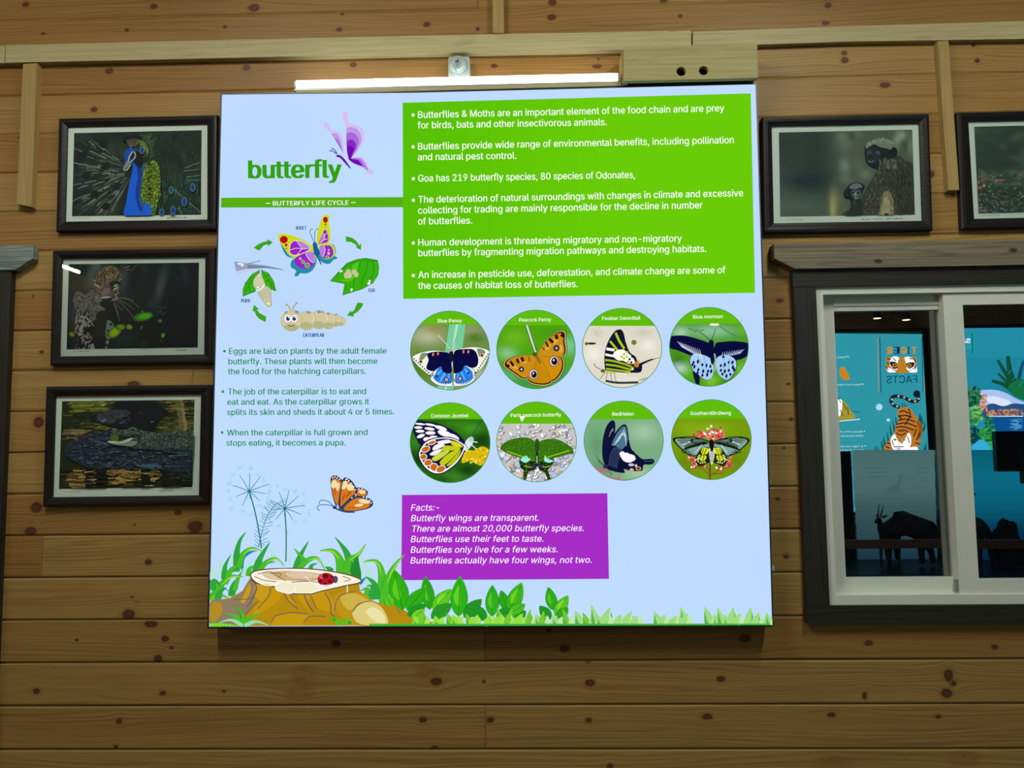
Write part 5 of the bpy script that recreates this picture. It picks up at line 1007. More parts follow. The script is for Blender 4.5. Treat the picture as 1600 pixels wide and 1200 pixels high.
def species(root):
    def disc(label, ox, oy, sc, cx, cy, r, band, name, n0, n1, bg, tear=None):
        A = Art(on_plane(YS), 1, 0.0004, 6e-6).at(ox, oy, sc)
        A.e('#26984a', cx, cy, r, r, 0, 64); A.clip = ell(cx, cy, r - 4, r - 4, 0, 64); A.bg(('disc', (cx, cy, r - 4)), bg)
        def done():
            A.q(lin('#60bd0c'), [(cx - r, cy - r), (cx + r, cy - r), (cx + r, band), (cx - r, band)])
            A.clip = None; A.text(name, n0, n1, 22, '#d6fade', 10)
            if tear: A.q('#e4f6fa', tear)
            A.build('species_picture', M['emit'], root)['label'] = label
        return A, done
    mir = lambda pts, ax: [(2 * ax - x, y) for x, y in pts]
    # blue pansy
    A, done = disc('round picture of a dark blue butterfly with white edged wings', 630, 470, 4, 292, 311, 249, 147, 'Blue Pansy', (216, 136), (367, 134), '#5c8a3a')
    for c, x, y, a, b in (('#93a07e', 150, 220, 110, 60), ('#7d8f5e', 420, 200, 90, 60), ('#8f8a3e', 200, 180, 60, 30), ('#4d7c1c', 90, 430, 80, 90), ('#8aa880', 470, 480, 80, 70), ('#3f7a1a', 450, 230, 70, 40), ('#7f8a58', 390, 530, 90, 40)): A.soft(c, '#5c8a3a', x, y, a, b)
    A.q('#56c894', [(290, 140), (390, 140), (370, 300), (350, 420), (310, 560), (212, 560), (265, 300)]); A.q('#86dcb2', [(330, 140), (345, 140), (300, 400), (270, 560), (258, 560)])
    A.l('#a8c8b8', [(220, 215), (290, 295)], 4); A.l('#5d8a7a', [(342, 210), (302, 298)], 4)
    wl = [(58, 352), (110, 325), (180, 312), (240, 315), (285, 330), (298, 360), (310, 440), (260, 470), (180, 470), (120, 430), (80, 392)]; wr = [(315, 318), (370, 298), (440, 290), (500, 298), (537, 318), (522, 370), (490, 422), (440, 455), (370, 460), (315, 440)]
    hl = [(180, 470), (220, 400), (270, 380), (310, 440), (313, 525), (270, 533), (212, 524), (172, 492)]; hr = [(318, 440), (350, 380), (400, 400), (445, 440), (448, 490), (405, 522), (345, 532), (316, 525)]
    for w in (wl, wr): A.p('#35503a', [lerp(p, (310, 400), -.02) for p in w]); A.p('#bfe6d4', w)
    for w in (hl, hr): A.p('#24406a', [lerp(p, (310, 440), -.03) for p in w]); A.p('#b6e0e6', w)
    for w, c in ((hl, (260, 450)), (hr, (370, 450))): A.p('#1f7ce0', [lerp(p, c, .2) for p in w])
    for x, y, a, b, r in ((250, 470, 8, 45, 30), (285, 470, 6, 40, 10), (370, 460, 6, 45, -25), (340, 470, 6, 40, -8), (225, 450, 6, 30, 45), (400, 445, 6, 30, -40)): A.e('#4aa4f4', x, y, a, b, r)
    dkb = '#0c0c40'
    A.p(dkb, [(150, 332), (200, 318), (255, 320), (292, 340), (305, 440), (280, 455), (245, 440), (235, 410), (190, 440), (145, 422), (158, 370)]); A.p(dkb, [(318, 320), (380, 302), (440, 306), (467, 350), (465, 402), (430, 420), (385, 405), (370, 435), (335, 452), (312, 440)])
    for c, q in (('#5f7f5a', [(112, 332), (140, 325), (150, 335), (120, 370), (100, 372)]), ('#5f7f5a', [(462, 300), (500, 305), (512, 325), (480, 350), (470, 335)])): A.p(c, q)
    for x, y in ((110, 380), (492, 341)): A.e('#d8a860', x, y, 12, 13); A.e('#20202a', x, y, 7, 8)
    for x, y in ((187, 335), (217, 330), (377, 318), (407, 318)): A.e('#e0764a', x, y, 6, 11, 10)
    for x, y in ((271, 493), (355, 487)): A.e('#1d2a55', x, y, 16); A.e('#c67d90', x, y, 11)
    for x, y in ((210, 470), (408, 452)): A.e('#14205a', x, y, 7, 8)
    for ww, c in ((hl, (260, 440)), (hr, (370, 440))):
        for i in range(16):
            a = math.pi * (0.05 + .9 * i / 15); A.e('#2a4a60', c[0] + 78 * math.cos(a), c[1] + 78 * math.sin(a), 4, 5)
    for i in range(9): A.e('#2f4a40', 68 + i * 13, 362 + i * 12.5, 5, 5); A.e('#2f4a40', 530 - i * 9, 335 + i * 14, 5, 5)
    A.e('#14142c', 300, 345, 14, 42); A.e('#5c7a4a', 310, 470, 6, 60); A.e('#8a8a7c', 297, 306, 13, 11); done()
    # peacock pansy
    A, done = disc('round picture of an orange butterfly with eye spots', 630, 470, 4, 830, 304, 248, 152, 'Peacock Pansy', (725, 130), (925, 127), '#43a80c')
    for c, x, y, a, b in (('#5cba1e', 700, 230, 90, 60), ('#2f9a5a', 1000, 480, 90, 60), ('#3fae6a', 660, 470, 70, 50), ('#63c07a', 650, 330, 60, 40), ('#2c9a46', 760, 520, 110, 40), ('#38a010', 930, 200, 100, 50), ('#57c88a', 1040, 280, 50, 60)): A.soft(c, '#43a80c', x, y, a, b)
    A.l('#2a5a3a', [(772, 150), (800, 240), (828, 320)], 22); A.l('#9cd0b4', [(772, 150), (800, 240), (828, 320)], 12); A.l('#3a6a4a', [(780, 150), (808, 240), (830, 310)], 3)
    P4 = [[(842, 335), (870, 280), (930, 215), (985, 188), (1013, 200), (1012, 250), (1020, 300), (1008, 340), (960, 345), (900, 347), (860, 345)], [(822, 345), (760, 340), (690, 350), (640, 375), (630, 405), (660, 432), (700, 460), (740, 487), (772, 480), (802, 430), (830, 380)],
          [(850, 345), (920, 342), (985, 348), (1005, 390), (996, 440), (965, 487), (925, 505), (890, 460), (855, 400)], [(830, 375), (870, 410), (927, 500), (900, 525), (850, 527), (800, 515), (776, 490), (790, 440)]]
    for w in P4: A.p('#3a1c0c', [lerp(p, (840, 370), -.035) for p in w]); A.p('#e0b070', [lerp(p, (840, 370), -.012) for p in w]); A.p('#3a1c0c', [lerp(p, (840, 370), .02) for p in w])
    for w, c in zip(P4, ('#cc8c18', '#cc8c18', '#cf8e0c', '#c98806')): A.p(c, [lerp(p, (840, 370), .075) for p in w])
    for x, y, a, b, r in ((950, 250, 26, 14, -50), (905, 290, 24, 10, -50), (985, 300, 12, 26, 0), (690, 410, 26, 12, 30), (750, 380, 24, 10, 20)): A.e('#e0a838', x, y, a, b, r)
    for q, w in (([(955, 212), (962, 240)], 20), ([(912, 238), (938, 262)], 18), ([(890, 258), (908, 288)], 12), ([(868, 290), (885, 310)], 5), ([(740, 352), (750, 380)], 18), ([(710, 362), (722, 390)], 16), ([(670, 378), (690, 408)], 16), ([(785, 350), (790, 380)], 5), ([(640, 400), (665, 410)], 14), ([(985, 210), (1005, 225)], 18)): A.l('#2a120a', q, w, False)
    for x, y, r in ((943, 377, 32), (815, 459, 31)): A.e('#3a2030', x, y, r - 2, r + 2); A.e('#ecd0c0', x, y, r - 6, r - 2); A.e('#4a1c34', x + 2, y + 1, r - 12, r - 8); A.e('#1c0c20', x + 4, y + 6, r - 18, r - 16); A.e('#f4e8f0', x - 2, y - 6, 5, 6)
    for x, y, r in ((958, 296, 20), (739, 428, 17)): A.e('#2a1410', x, y, r); A.e('#3a3458', x, y, r - 5); A.e('#f0e8f0', x, y, 5)
    for q in ([(855, 350), (890, 420), (922, 492)], [(845, 345), (800, 480)], [(860, 345), (985, 355)]): A.l('#a06c06', q, 3)
    A.l('#8a6a22', [(824, 335), (842, 362), (858, 392)], 22, True, lambda t: 1 - .4 * t); A.e('#5a4a20', 822, 335, 14, 12); done()
    # common jezebel
    A, done = disc('round picture of a yellow and white butterfly on a yellow flower', 630, 470, 4, 293, 887, 252, 740, 'Common Jezebel', (174, 730), (408, 727), '#1b6612')
    for c, x, y, a, b in (('#2f9a1c', 430, 800, 90, 50), ('#0d3f10', 490, 870, 60, 60), ('#2a8a1a', 330, 770, 90, 20), ('#0d3f10', 90, 990, 60, 60), ('#2f8a22', 330, 1100, 90, 40), ('#0c3a10', 400, 1060, 70, 40), ('#2a8a1a', 70, 880, 40, 50), ('#125012', 240, 1120, 60, 20)): A.soft(c, '#1b6612', x, y, a, b)
    A.p('#d8b80c', [(365, 1012), (390, 940), (440, 935), (490, 910), (530, 925), (545, 960), (520, 1005), (480, 1030), (430, 1000)])
    rr = random.Random(2)
    for k in range(40): x, y = rr.uniform(370, 540), rr.uniform(920, 1015); A.e(rr.choice(('#ecd430', '#c49808', '#f4e050')), x, y, 7, 6)
    A.p('#12163a', [(62, 805), (78, 752), (140, 753), (220, 768), (300, 803), (360, 848), (398, 900), (392, 925), (300, 870), (200, 880), (130, 905), (100, 895), (72, 840)])
    for x, y, a, b, r in ((105, 770, 34, 6, 5), (170, 775, 34, 7, 10), (95, 792, 26, 8, 0), (105, 815, 28, 9, 0), (165, 800, 32, 9, 8), (235, 795, 40, 12, 18), (170, 826, 32, 11, 0), (110, 845, 26, 11, -20), (260, 830, 46, 18, 18), (145, 865, 20, 13, -10), (190, 855, 28, 12, 0), (320, 850, 34, 12, 30)): A.e('#cfe2f4', x, y, a, b, r)
    A.p('#12163a', [(112, 905), (150, 870), (230, 850), (312, 855), (382, 893), (392, 925), (352, 1000), (302, 1048), (240, 1083), (178, 1078), (122, 1032), (92, 962)])
    A.p('#e8eef4', [(120, 910), (155, 876), (230, 856), (312, 861), (376, 896), (384, 925), (346, 996), (298, 1042), (238, 1076), (180, 1071), (128, 1028), (99, 962)])
    A.p('#12163a', [(128, 915), (160, 882), (230, 862), (310, 867), (370, 900), (376, 925), (340, 990), (292, 1035), (236, 1066), (184, 1062), (135, 1022), (107, 962)])
    for x, y, a, b, r in ((180, 886, 25, 11, -18), (140, 927, 27, 17, -25), (126, 975, 21, 17, -10), (155, 1012, 25, 19, -15), (192, 1040, 24, 24, -20), (235, 1052, 30, 19, -25)): A.e('#e8eef4', x, y, a + 3, b + 3, r); A.e('#cf681e', x, y, a - 1, b - 1, r)
    for c, q in (('#c6d6e4', [(215, 880), (280, 868), (300, 885), (230, 895)]), ('#c6d6e4', [(190, 910), (230, 892), (260, 905), (190, 935)]), ('#d6d820', [(300, 875), (350, 890), (370, 915), (310, 905)]), ('#c6d6d4', [(165, 960), (200, 935), (255, 925), (200, 965)]), ('#c2ce14', [(270, 905), (360, 920), (300, 935), (240, 935)]), ('#c8d640', [(180, 985), (240, 945), (290, 940), (210, 1000)]), ('#c2ce14', [(230, 1005), (290, 950), (355, 925), (300, 990), (250, 1030)]), ('#b8c40c', [(270, 1030), (310, 985), (360, 930), (340, 985), (300, 1025)])): A.p(c, q)
    A.p('#a9cde0', [(385, 890), (405, 860), (430, 848), (440, 870), (430, 900), (405, 930), (385, 935)]); A.e('#8ab4cc', 425, 866, 16, 17); A.l('#2a3a4a', [(430, 850), (485, 750)], 4); A.l('#c8dce8', [(428, 900), (460, 930)], 5); A.l('#c8dce8', [(435, 880), (465, 885)], 5); A.l('#50708a', [(385, 890), (405, 925)], 4); done()
    # paris peacock
    A, done = disc('round picture of a green black butterfly on gravel', 630, 470, 4, 833, 882, 252, 768, 'Paris peacock butterfly', (672, 726), (988, 722), '#96a4a8', [(727, 722), (764, 722), (741, 757)])
    rr = random.Random(5)
    for k in range(330):
        a = rr.uniform(0, 6.28); r = 250 * math.sqrt(rr.random()); x, y = 833 + r * math.cos(a), 882 + r * math.sin(a)
        if y < 772: continue
        s = rr.uniform(5, 17) * (1.5 if y > 960 else 1); c = rr.choice(('#b6cdee', '#86a8dc', '#c9d6e0', '#8a9084', '#c2ae86', '#a8b8c8', '#9ab0d4', '#707c80', '#dde6ee'))
        t = rr.uniform(0, 180); A.e('#3c4852', x + 1.5, y + 2, s + 2, s * .7 + 2, t, 9); A.e(c, x, y, s, s * .7, t, 9)
    gl = [(613, 915), (650, 880), (720, 858), (790, 860), (832, 900), (838, 1000), (760, 988), (700, 970), (640, 945)]; hl = [(730, 985), (800, 985), (838, 985), (838, 1030), (818, 1060), (782, 1070), (772, 1110), (752, 1122), (752, 1065), (733, 1040)]
    gr = [(838, 900), (885, 868), (960, 868), (1030, 903), (1060, 945), (1000, 967), (920, 987), (838, 1000)]; hr = [(838, 985), (900, 980), (945, 990), (925, 1035), (905, 1060), (922, 1110), (905, 1122), (885, 1075), (855, 1060), (838, 1030)]
    for w in (hl, hr): A.p('#142a12', w)
    for w in (gl, gr): A.p('#14300a', [lerp(p, (836, 930), -.02) for p in w]); A.p('#2f7810', w)
    for w in (gl, gr):
        for k in range(240):
            x, y = rr.uniform(615, 1058), rr.uniform(862, 985)
            if inside(spline(w), (x, y)): A.e('#5aa81e' if k % 2 else '#1c5408', x, y, 3.2, 2.4, 0, 6)
    for w in (hl, hr):
        for k in range(160):
            x, y = rr.uniform(730, 945), rr.uniform(985, 1115)
            if inside(spline(w), (x, y)): A.e('#4f9426', x, y, 2.6, 2.6, 0, 6)
    A.p('#6cf2dc', [(733, 992), (770, 968), (782, 985), (798, 990), (765, 1012)]); A.p('#6cf2dc', [(887, 965), (900, 985), (940, 1000), (912, 1012), (882, 1000)])
    for q in ([(650, 940), (720, 965), (790, 985)], [(1040, 935), (960, 960), (880, 985)], [(755, 1030), (790, 1040), (815, 1035)], [(860, 1035), (890, 1040), (920, 1030)]): A.l('#a8d81c', q, 5)
    for x, y in ((812, 1035), (862, 1035)): A.e('#3a2a7a', x, y, 12, 8)
    A.e('#24501a', 837, 905, 15, 45); A.e('#14202a', 837, 985, 8, 48); A.l('#bcd8ff', [(836, 970), (837, 1015)], 4); done()
    # fivebar swordtail
    A, done = disc('round picture of a striped black and lime butterfly with a long tail', 900, 470, 4, 288, 295, 250, 157, 'Fivebar Swordtail', (163, 121), (403, 117), '#a9b8ac')
    for c, x, y, a, b in (('#c2cec4', 110, 330, 60, 60), ('#98a69a', 420, 200, 60, 30), ('#c6d0c8', 450, 280, 50, 40), ('#94a296', 130, 200, 40, 20), ('#b8c4b8', 300, 500, 100, 30)): A.soft(c, '#a9b8ac', x, y, a, b)
    A.e('#2a2a10', 97, 267, 30, 7); A.e('#5c6420', 65, 268, 10, 10); A.e('#6f7c1c', 362, 260, 16, 16); A.l('#2c3a38', [(185, 500), (260, 512), (390, 510)], 14); A.e('#7f9284', 420, 490, 30, 6, -20)
    A.p('#12132e', [(182, 430), (178, 340), (198, 260), (238, 195), (275, 178), (297, 200), (312, 262), (337, 322), (372, 350), (388, 388), (412, 396), (406, 444), (350, 450), (280, 448), (200, 436)])
    for c, q, w in (('#a9ca1a', [(248, 200), (270, 250), (302, 300)], 15), ('#a9ca1a', [(212, 252), (232, 275), (262, 312)], 14), ('#d5ead5', [(190, 300), (240, 308)], 17), ('#d5ead5', [(183, 335), (215, 342), (240, 345)], 14), ('#9cba16', [(182, 370), (240, 378), (330, 405), (360, 425)], 13), ('#9cba16', [(185, 398), (260, 408), (345, 432)], 13), ('#a4c01c', [(188, 424), (260, 434), (340, 445)], 11)): A.l(c, q, w)
    A.p('#dcecdc', [(232, 345), (245, 315), (290, 304), (320, 322), (355, 355), (368, 390), (330, 392), (295, 375), (262, 372)])
    for x, y in ((300, 335), (318, 350), (335, 365), (318, 320), (345, 385), (352, 350), (325, 380), (300, 360), (285, 350)): A.e('#b4c814' if x < 330 else '#12132e', x, y, 8, 7)
    A.e('#c07c28', 378, 398, 16, 20); A.e('#12132e', 372, 420, 9, 7); A.e('#f0e0c0', 352, 428, 8, 6); A.e('#d8a030', 390, 380, 7, 8); A.l('#15152c', [(400, 398), (460, 372), (526, 350)], 16, True, lambda t: 1 - .7 * t); A.l('#e8f0e8', [(480, 362), (526, 349)], 3)
    A.l('#b2bc60', [(158, 438), (220, 448), (325, 462)], 20, True, lambda t: 1 - .6 * t); A.e('#5a5a28', 168, 438, 14, 11); A.l('#3a3a20', [(155, 430), (125, 412), (112, 390)], 4); A.l('#e4ecc8', [(250, 452), (320, 462)], 7)
    for q in ([(180, 448), (150, 490)], [(195, 450), (185, 510)], [(240, 460), (250, 500), (270, 515)], [(215, 455), (225, 500)]): A.l('#2e2e1a', q, 3)
    done()
    # blue mormon
    A, done = disc('round picture of a black butterfly with pale blue hind wings', 900, 470, 4, 831, 288, 249, 142, 'Blue mormon', (731, 111), (918, 108), '#3f9c1a')
    for c, x, y, a, b in (('#64b88a', 850, 190, 150, 45), ('#58c01c', 680, 430, 70, 60), ('#2c7a1a', 640, 370, 50, 40), ('#62c81e', 1040, 430, 60, 50), ('#78c4a0', 650, 200, 60, 40), ('#5ac01c', 1050, 180, 40, 30), ('#8ab8c8', 650, 420, 40, 30), ('#2a7a14', 950, 520, 60, 30), ('#6fc82a', 850, 500, 50, 40)): A.soft(c, '#3f9c1a', x, y, a, b)
    for q in ([(700, 170), (760, 190), (800, 180)], [(900, 160), (960, 200), (1020, 230)], [(740, 200), (760, 175)]): A.l('#2f7a4a', q, 5)
    A.e('#d8e4e0', 865, 148, 30, 8); A.l('#1a3a3a', [(838, 245), (800, 215), (770, 195)], 4); A.l('#1a3a3a', [(848, 245), (865, 200), (870, 175)], 4)
    dk = '#0b0b3c'
    A.p('#10103a', [(730, 440), (770, 470), (770, 525), (748, 515)])
    A.p(dk, [(574, 240), (600, 220), (680, 218), (760, 238), (830, 265), (855, 300), (857, 392), (800, 362), (730, 347), (640, 312), (584, 292)]); A.p(dk, [(868, 275), (920, 257), (1000, 253), (1086, 270), (1086, 320), (1060, 352), (1000, 372), (920, 357), (868, 392)])
    hbL = [(712, 372), (738, 332), (800, 340), (850, 372), (860, 440), (842, 487), (805, 492), (770, 465), (732, 432)]; hbR = [(878, 362), (930, 338), (985, 358), (1003, 400), (987, 450), (952, 492), (915, 482), (883, 442)]
    for w in (hbL, hbR): A.p(dk, [lerp(p, (850, 400), -.03) for p in w]); A.p('#7cc0f4', w)
    for i in range(11): A.l('#9ccdf0', [(632 + i * 14, 252 + i * 5), (668 + i * 12, 292 + i * 7)], 5, False, lambda t: .3 + t)
    for i in range(10): A.l('#8cc2ee', [(1052 - i * 15, 302 + i * 2), (1020 - i * 12, 330 + i * 3)], 5, False, lambda t: .3 + t)
    for sgn, ax, pts in ((1, 0, [(735, 385), (762, 380), (790, 400), (815, 405), (840, 410), (740, 412), (765, 430), (795, 440), (825, 440), (760, 450), (790, 465), (820, 462), (728, 400), (845, 440)]), (1, 0, [(905, 405), (930, 400), (955, 385), (978, 385), (905, 435), (930, 440), (955, 435), (980, 415), (915, 458), (940, 470), (965, 460), (988, 430), (920, 350)])):
        for i, (x, y) in enumerate(pts): A.e('#101048', x, y, 7, 13 if i % 2 else 10, 10)
    for q in ([(760, 340), (790, 420)], [(800, 345), (815, 430)], [(930, 345), (920, 430)], [(965, 355), (950, 430)]): A.l('#4a88c8', q, 3)
    A.e(dk, 845, 262, 17, 18); A.e(dk, 852, 330, 14, 70); A.l('#7ab48a', [(866, 330), (872, 380), (868, 440)], 9); done()
    # red helen
    A, done = disc('round picture of a dark butterfly with a white wing patch', 900, 470, 4, 298, 874, 250, 740, 'RedHelen', (227, 718), (361, 717), '#57a274')
    for c, x, y, a, b in (('#74b58e', 420, 820, 110, 70), ('#4a9264', 130, 900, 60, 90), ('#7ab894', 400, 1080, 110, 40), ('#468a5c', 180, 1040, 80, 50)): A.soft(c, '#57a274', x, y, a, b)
    for q in ([(120, 1040), (150, 1070)], [(130, 1055), (190, 1060)], [(185, 1040), (180, 1080)], [(150, 1075), (180, 1055)], [(200, 1090), (235, 1120)], [(255, 1125), (275, 1090)], [(215, 1110), (250, 1110)], [(270, 1130), (268, 1100)]): A.l('#d84a70', q, 9, False)
    A.p('#10123a', [(166, 985), (166, 880), (188, 790), (222, 748), (244, 762), (242, 830), (217, 900), (205, 1000), (190, 1035)])
    A.p('#0d1034', [(186, 1032), (208, 900), (248, 820), (292, 774), (317, 782), (326, 830), (334, 885), (350, 932), (387, 968), (420, 990), (475, 988), (490, 1005), (470, 1023), (422, 1026), (412, 1062), (340, 1062), (300, 1052), (302, 1076), (230, 1064)])
    A.p('#3d6c88', [(222, 900), (255, 828), (292, 786), (312, 792), (318, 830), (322, 880), (285, 930), (245, 905)])
    for i in range(10): A.l('#8cc4d8', [(236 + i * 3, 905 - i * 3), (270 + i * 4, 850 - i * 3), (306 + i * .8, 800 + i * 12)], 3)
    for i in range(7): A.l('#3a4c7a', [(205 + i * 8, 1030 + i * 3), (215 + i * 10, 960), (240 + i * 8, 915)], 3)
    for i in range(5): A.l('#8a9060', [(205 + i * 4, 850 - i * 12), (232, 795 + i * 5)], 3)
    A.p('#cbe6f8', [(272, 952), (300, 940), (330, 955), (365, 968), (372, 990), (340, 1010), (305, 1005), (285, 985)])
    for x, y, a, b in ((312, 940, 16, 10), (355, 950, 12, 12), (378, 972, 10, 12), (345, 1025, 18, 9), (375, 1030, 8, 9)): A.e('#0d1034' if y < 1000 else '#8cb4d8', x, y, a, b)
    A.e('#d8624a', 348, 1056, 15, 10); A.e('#f0c0a0', 348, 1056, 7, 5); A.e('#d8824a', 390, 1048, 18, 13); A.e('#2a1c3a', 390, 1048, 9, 7); A.l('#46608a', [(425, 1003), (480, 1003)], 3)
    A.e('#20264e', 186, 1036, 16, 13); A.l('#20342e', [(180, 1028), (150, 1005), (125, 965)], 3); A.l('#20342e', [(178, 1034), (135, 995)], 3); A.l('#20342e', [(205, 1060), (225, 1090)], 3); done()
    # southern birdwing
    A, done = disc('round picture of a green and yellow butterfly on red flowers', 900, 470, 4, 846, 868, 252, 735, 'SouthernBirdiwng', (714, 714), (968, 711), '#6f9c0c')
    for c, x, y, a, b in (('#7cae12', 700, 800, 90, 60), ('#648c0a', 1000, 1000, 90, 70), ('#82b418', 850, 800, 120, 40), ('#648c0a', 680, 1020, 80, 60)): A.soft(c, '#6f9c0c', x, y, a, b)
    A.l('#6f3f1c', [(838, 1000), (836, 1130)], 10)
    for q in ([(836, 1090), (790, 1050), (740, 1030)], [(836, 1100), (890, 1060), (950, 1040)], [(836, 1070), (800, 1010)], [(838, 1080), (900, 1080), (920, 1070)]): A.l('#7c4a20', q, 5)
    rr = random.Random(9)
    def cluster(cx, cy, rx, ry, n):
        for k in range(n):
            a = rr.uniform(0, 6.28); r = math.sqrt(rr.random()); A.e(rr.choice(('#d8304c', '#c8203c', '#e8646c', '#f4d8d0', '#e8485c')), cx + rx * r * math.cos(a), cy + ry * r * math.sin(a), rr.uniform(6, 11), rr.uniform(5, 8), rr.uniform(0, 180), 8)
    cluster(860, 825, 60, 48, 60); cluster(770, 840, 40, 26, 30); cluster(905, 840, 30, 22, 14); cluster(725, 990, 30, 30, 22); cluster(760, 1030, 45, 18, 18); cluster(960, 1020, 28, 24, 16); cluster(960, 970, 16, 10, 6); cluster(900, 1050, 26, 12, 8)
    bl = [(603, 865), (660, 850), (740, 850), (810, 868), (850, 892), (832, 930), (780, 962), (720, 972), (660, 932)]; br = [(1087, 872), (1030, 848), (950, 853), (880, 870), (850, 892), (862, 930), (910, 962), (960, 972), (1030, 932)]
    for w, s in ((bl, -1), (br, 1)):
        A.p('#12240f', w); A.p('#5f9490', [lerp(p, (846 + s * 110, 912), .12) for p in w])
        for i in range(9): A.l('#12240f', [(846 + s * 20, 890), (846 + s * (90 + i * 12), 866 + i * 9), (846 + s * (225 - i * 14), 858 + i * 13)], 5)
        A.l('#12240f', [(846 + s * 10, 885), (846 + s * 70, 862), (846 + s * 130, 872), (846 + s * 95, 890)], 7); A.l('#b8d8cc', [(846 + s * 60, 900), (846 + s * 100, 950)], 4); A.l('#b8d8cc', [(846 + s * 130, 880), (846 + s * 180, 900)], 4)
    for s in (-1, 1):
        f = lambda pts: [(846 + s * x, y) for x, y in pts]
        A.p('#14280a', f([(4, 925), (55, 920), (92, 965), (100, 1000), (75, 1035), (40, 1022), (6, 1000)]))
        A.p('#d6e61e', f([(16, 925), (52, 920), (64, 950), (40, 965), (22, 950)])); A.p('#c8dc2a', f([(30, 975), (60, 960), (75, 990), (50, 1005)])); A.p('#e8ee7a', f([(68, 962), (84, 970), (90, 990), (80, 995)]))
        for q in ([(30, 925), (45, 960), (55, 1020)], [(48, 925), (62, 960), (85, 1010)], [(22, 960), (60, 965), (95, 985)]): A.l('#14280a', f(q), 4)
        for i in range(5): A.e('#d8e67a', 846 + s * (40 + i * 14), 1022 - abs(i - 2) * 6 - i * 4, 5, 5)
    A.p('#a8ccc8', [(832, 925), (850, 915), (866, 925), (862, 990), (848, 1025), (836, 990)])
    for x in (842, 850, 858): A.l('#2a4a40', [(x, 920), (x - 2, 1010)], 3)
    A.p('#1c120a', [(832, 880), (848, 865), (860, 880), (862, 905), (850, 945), (836, 915)]); done()
sign()
# ------------------------------------------------------------------ framed wildlife photographs
def picture(label, outer, mat, prn, off, sc, draw, caption, cap0, cap1, credit0, credit1, frame_t=0.024):
    Yf, Yi, Ym = D - frame_t, D - frame_t + 0.007, D - 0.009
    c = P(*[mean(p[i] for p in outer) for i in (0, 1)], D)
    root = thing('framed_photo', label, 'picture', c, 'framed wildlife photographs')
    R = lambda q, y: [P(a, b, y) for a, b in q]
    at = lambda r, y: [Vector((p.x, y, p.z)) for p in r]
    mixr = lambda a, b, t: [p.lerp(q, t) for p, q in zip(a, b)]
    o, i = R(outer, Yf), R(mat, Yi)
    MB().rings([at(o, D - .001), at(o, Yf + 0.005), at(mixr(o, i, .10), Yf + .001), at(mixr(o, i, .3), Yf), at(mixr(o, i, .55), Yf + .001), at(mixr(o, i, .75), Yf + .004), at(mixr(o, i, .92), Yi - .001), at(i, Yi), at(i, Ym + .004)]).build('frame', M['frame'], root)
    bk = at(mixr(o, i, .5), Ym + .003); MB().prism(bk, D - .001).build('backing_board', M['black'], root)
    mo = mixr(R(mat, Ym), R(outer, Ym), .12)
    A = Art(on_plane(Ym), PRINT_GAIN, ink=lin);
    w2 = [lerp(a, b, .12) for a, b in zip(mat, outer)]
    A.q('#889089', w2)
    A.at(off[0], off[1], sc)
    A.text(caption, cap0, cap1, 13 * sc / 6, '#16201e', 18); A.text('Pic : Somesh Naik', credit0, credit1, 9 * sc / 6, '#20302c', 8)
    A.build('mount', M['paper'], root)['label'] = 'pale mount with a small printed caption'
    A = Art(on_plane(Ym), PRINT_GAIN * 0.6, 0.0003, 5e-6, lin).at(off[0], off[1], sc)
    q = [((x - off[0]) * sc, (y - off[1]) * sc) for x, y in prn]
    A.clip = q; draw(A, q); A.build('print', M['paper'], root)
    g = at(mixr(i, o, .05), Yi + 0.0015)
    link('glass', g, [(0, 1, 2, 3)], M['glass'], root)
    adopt(root)
    return root

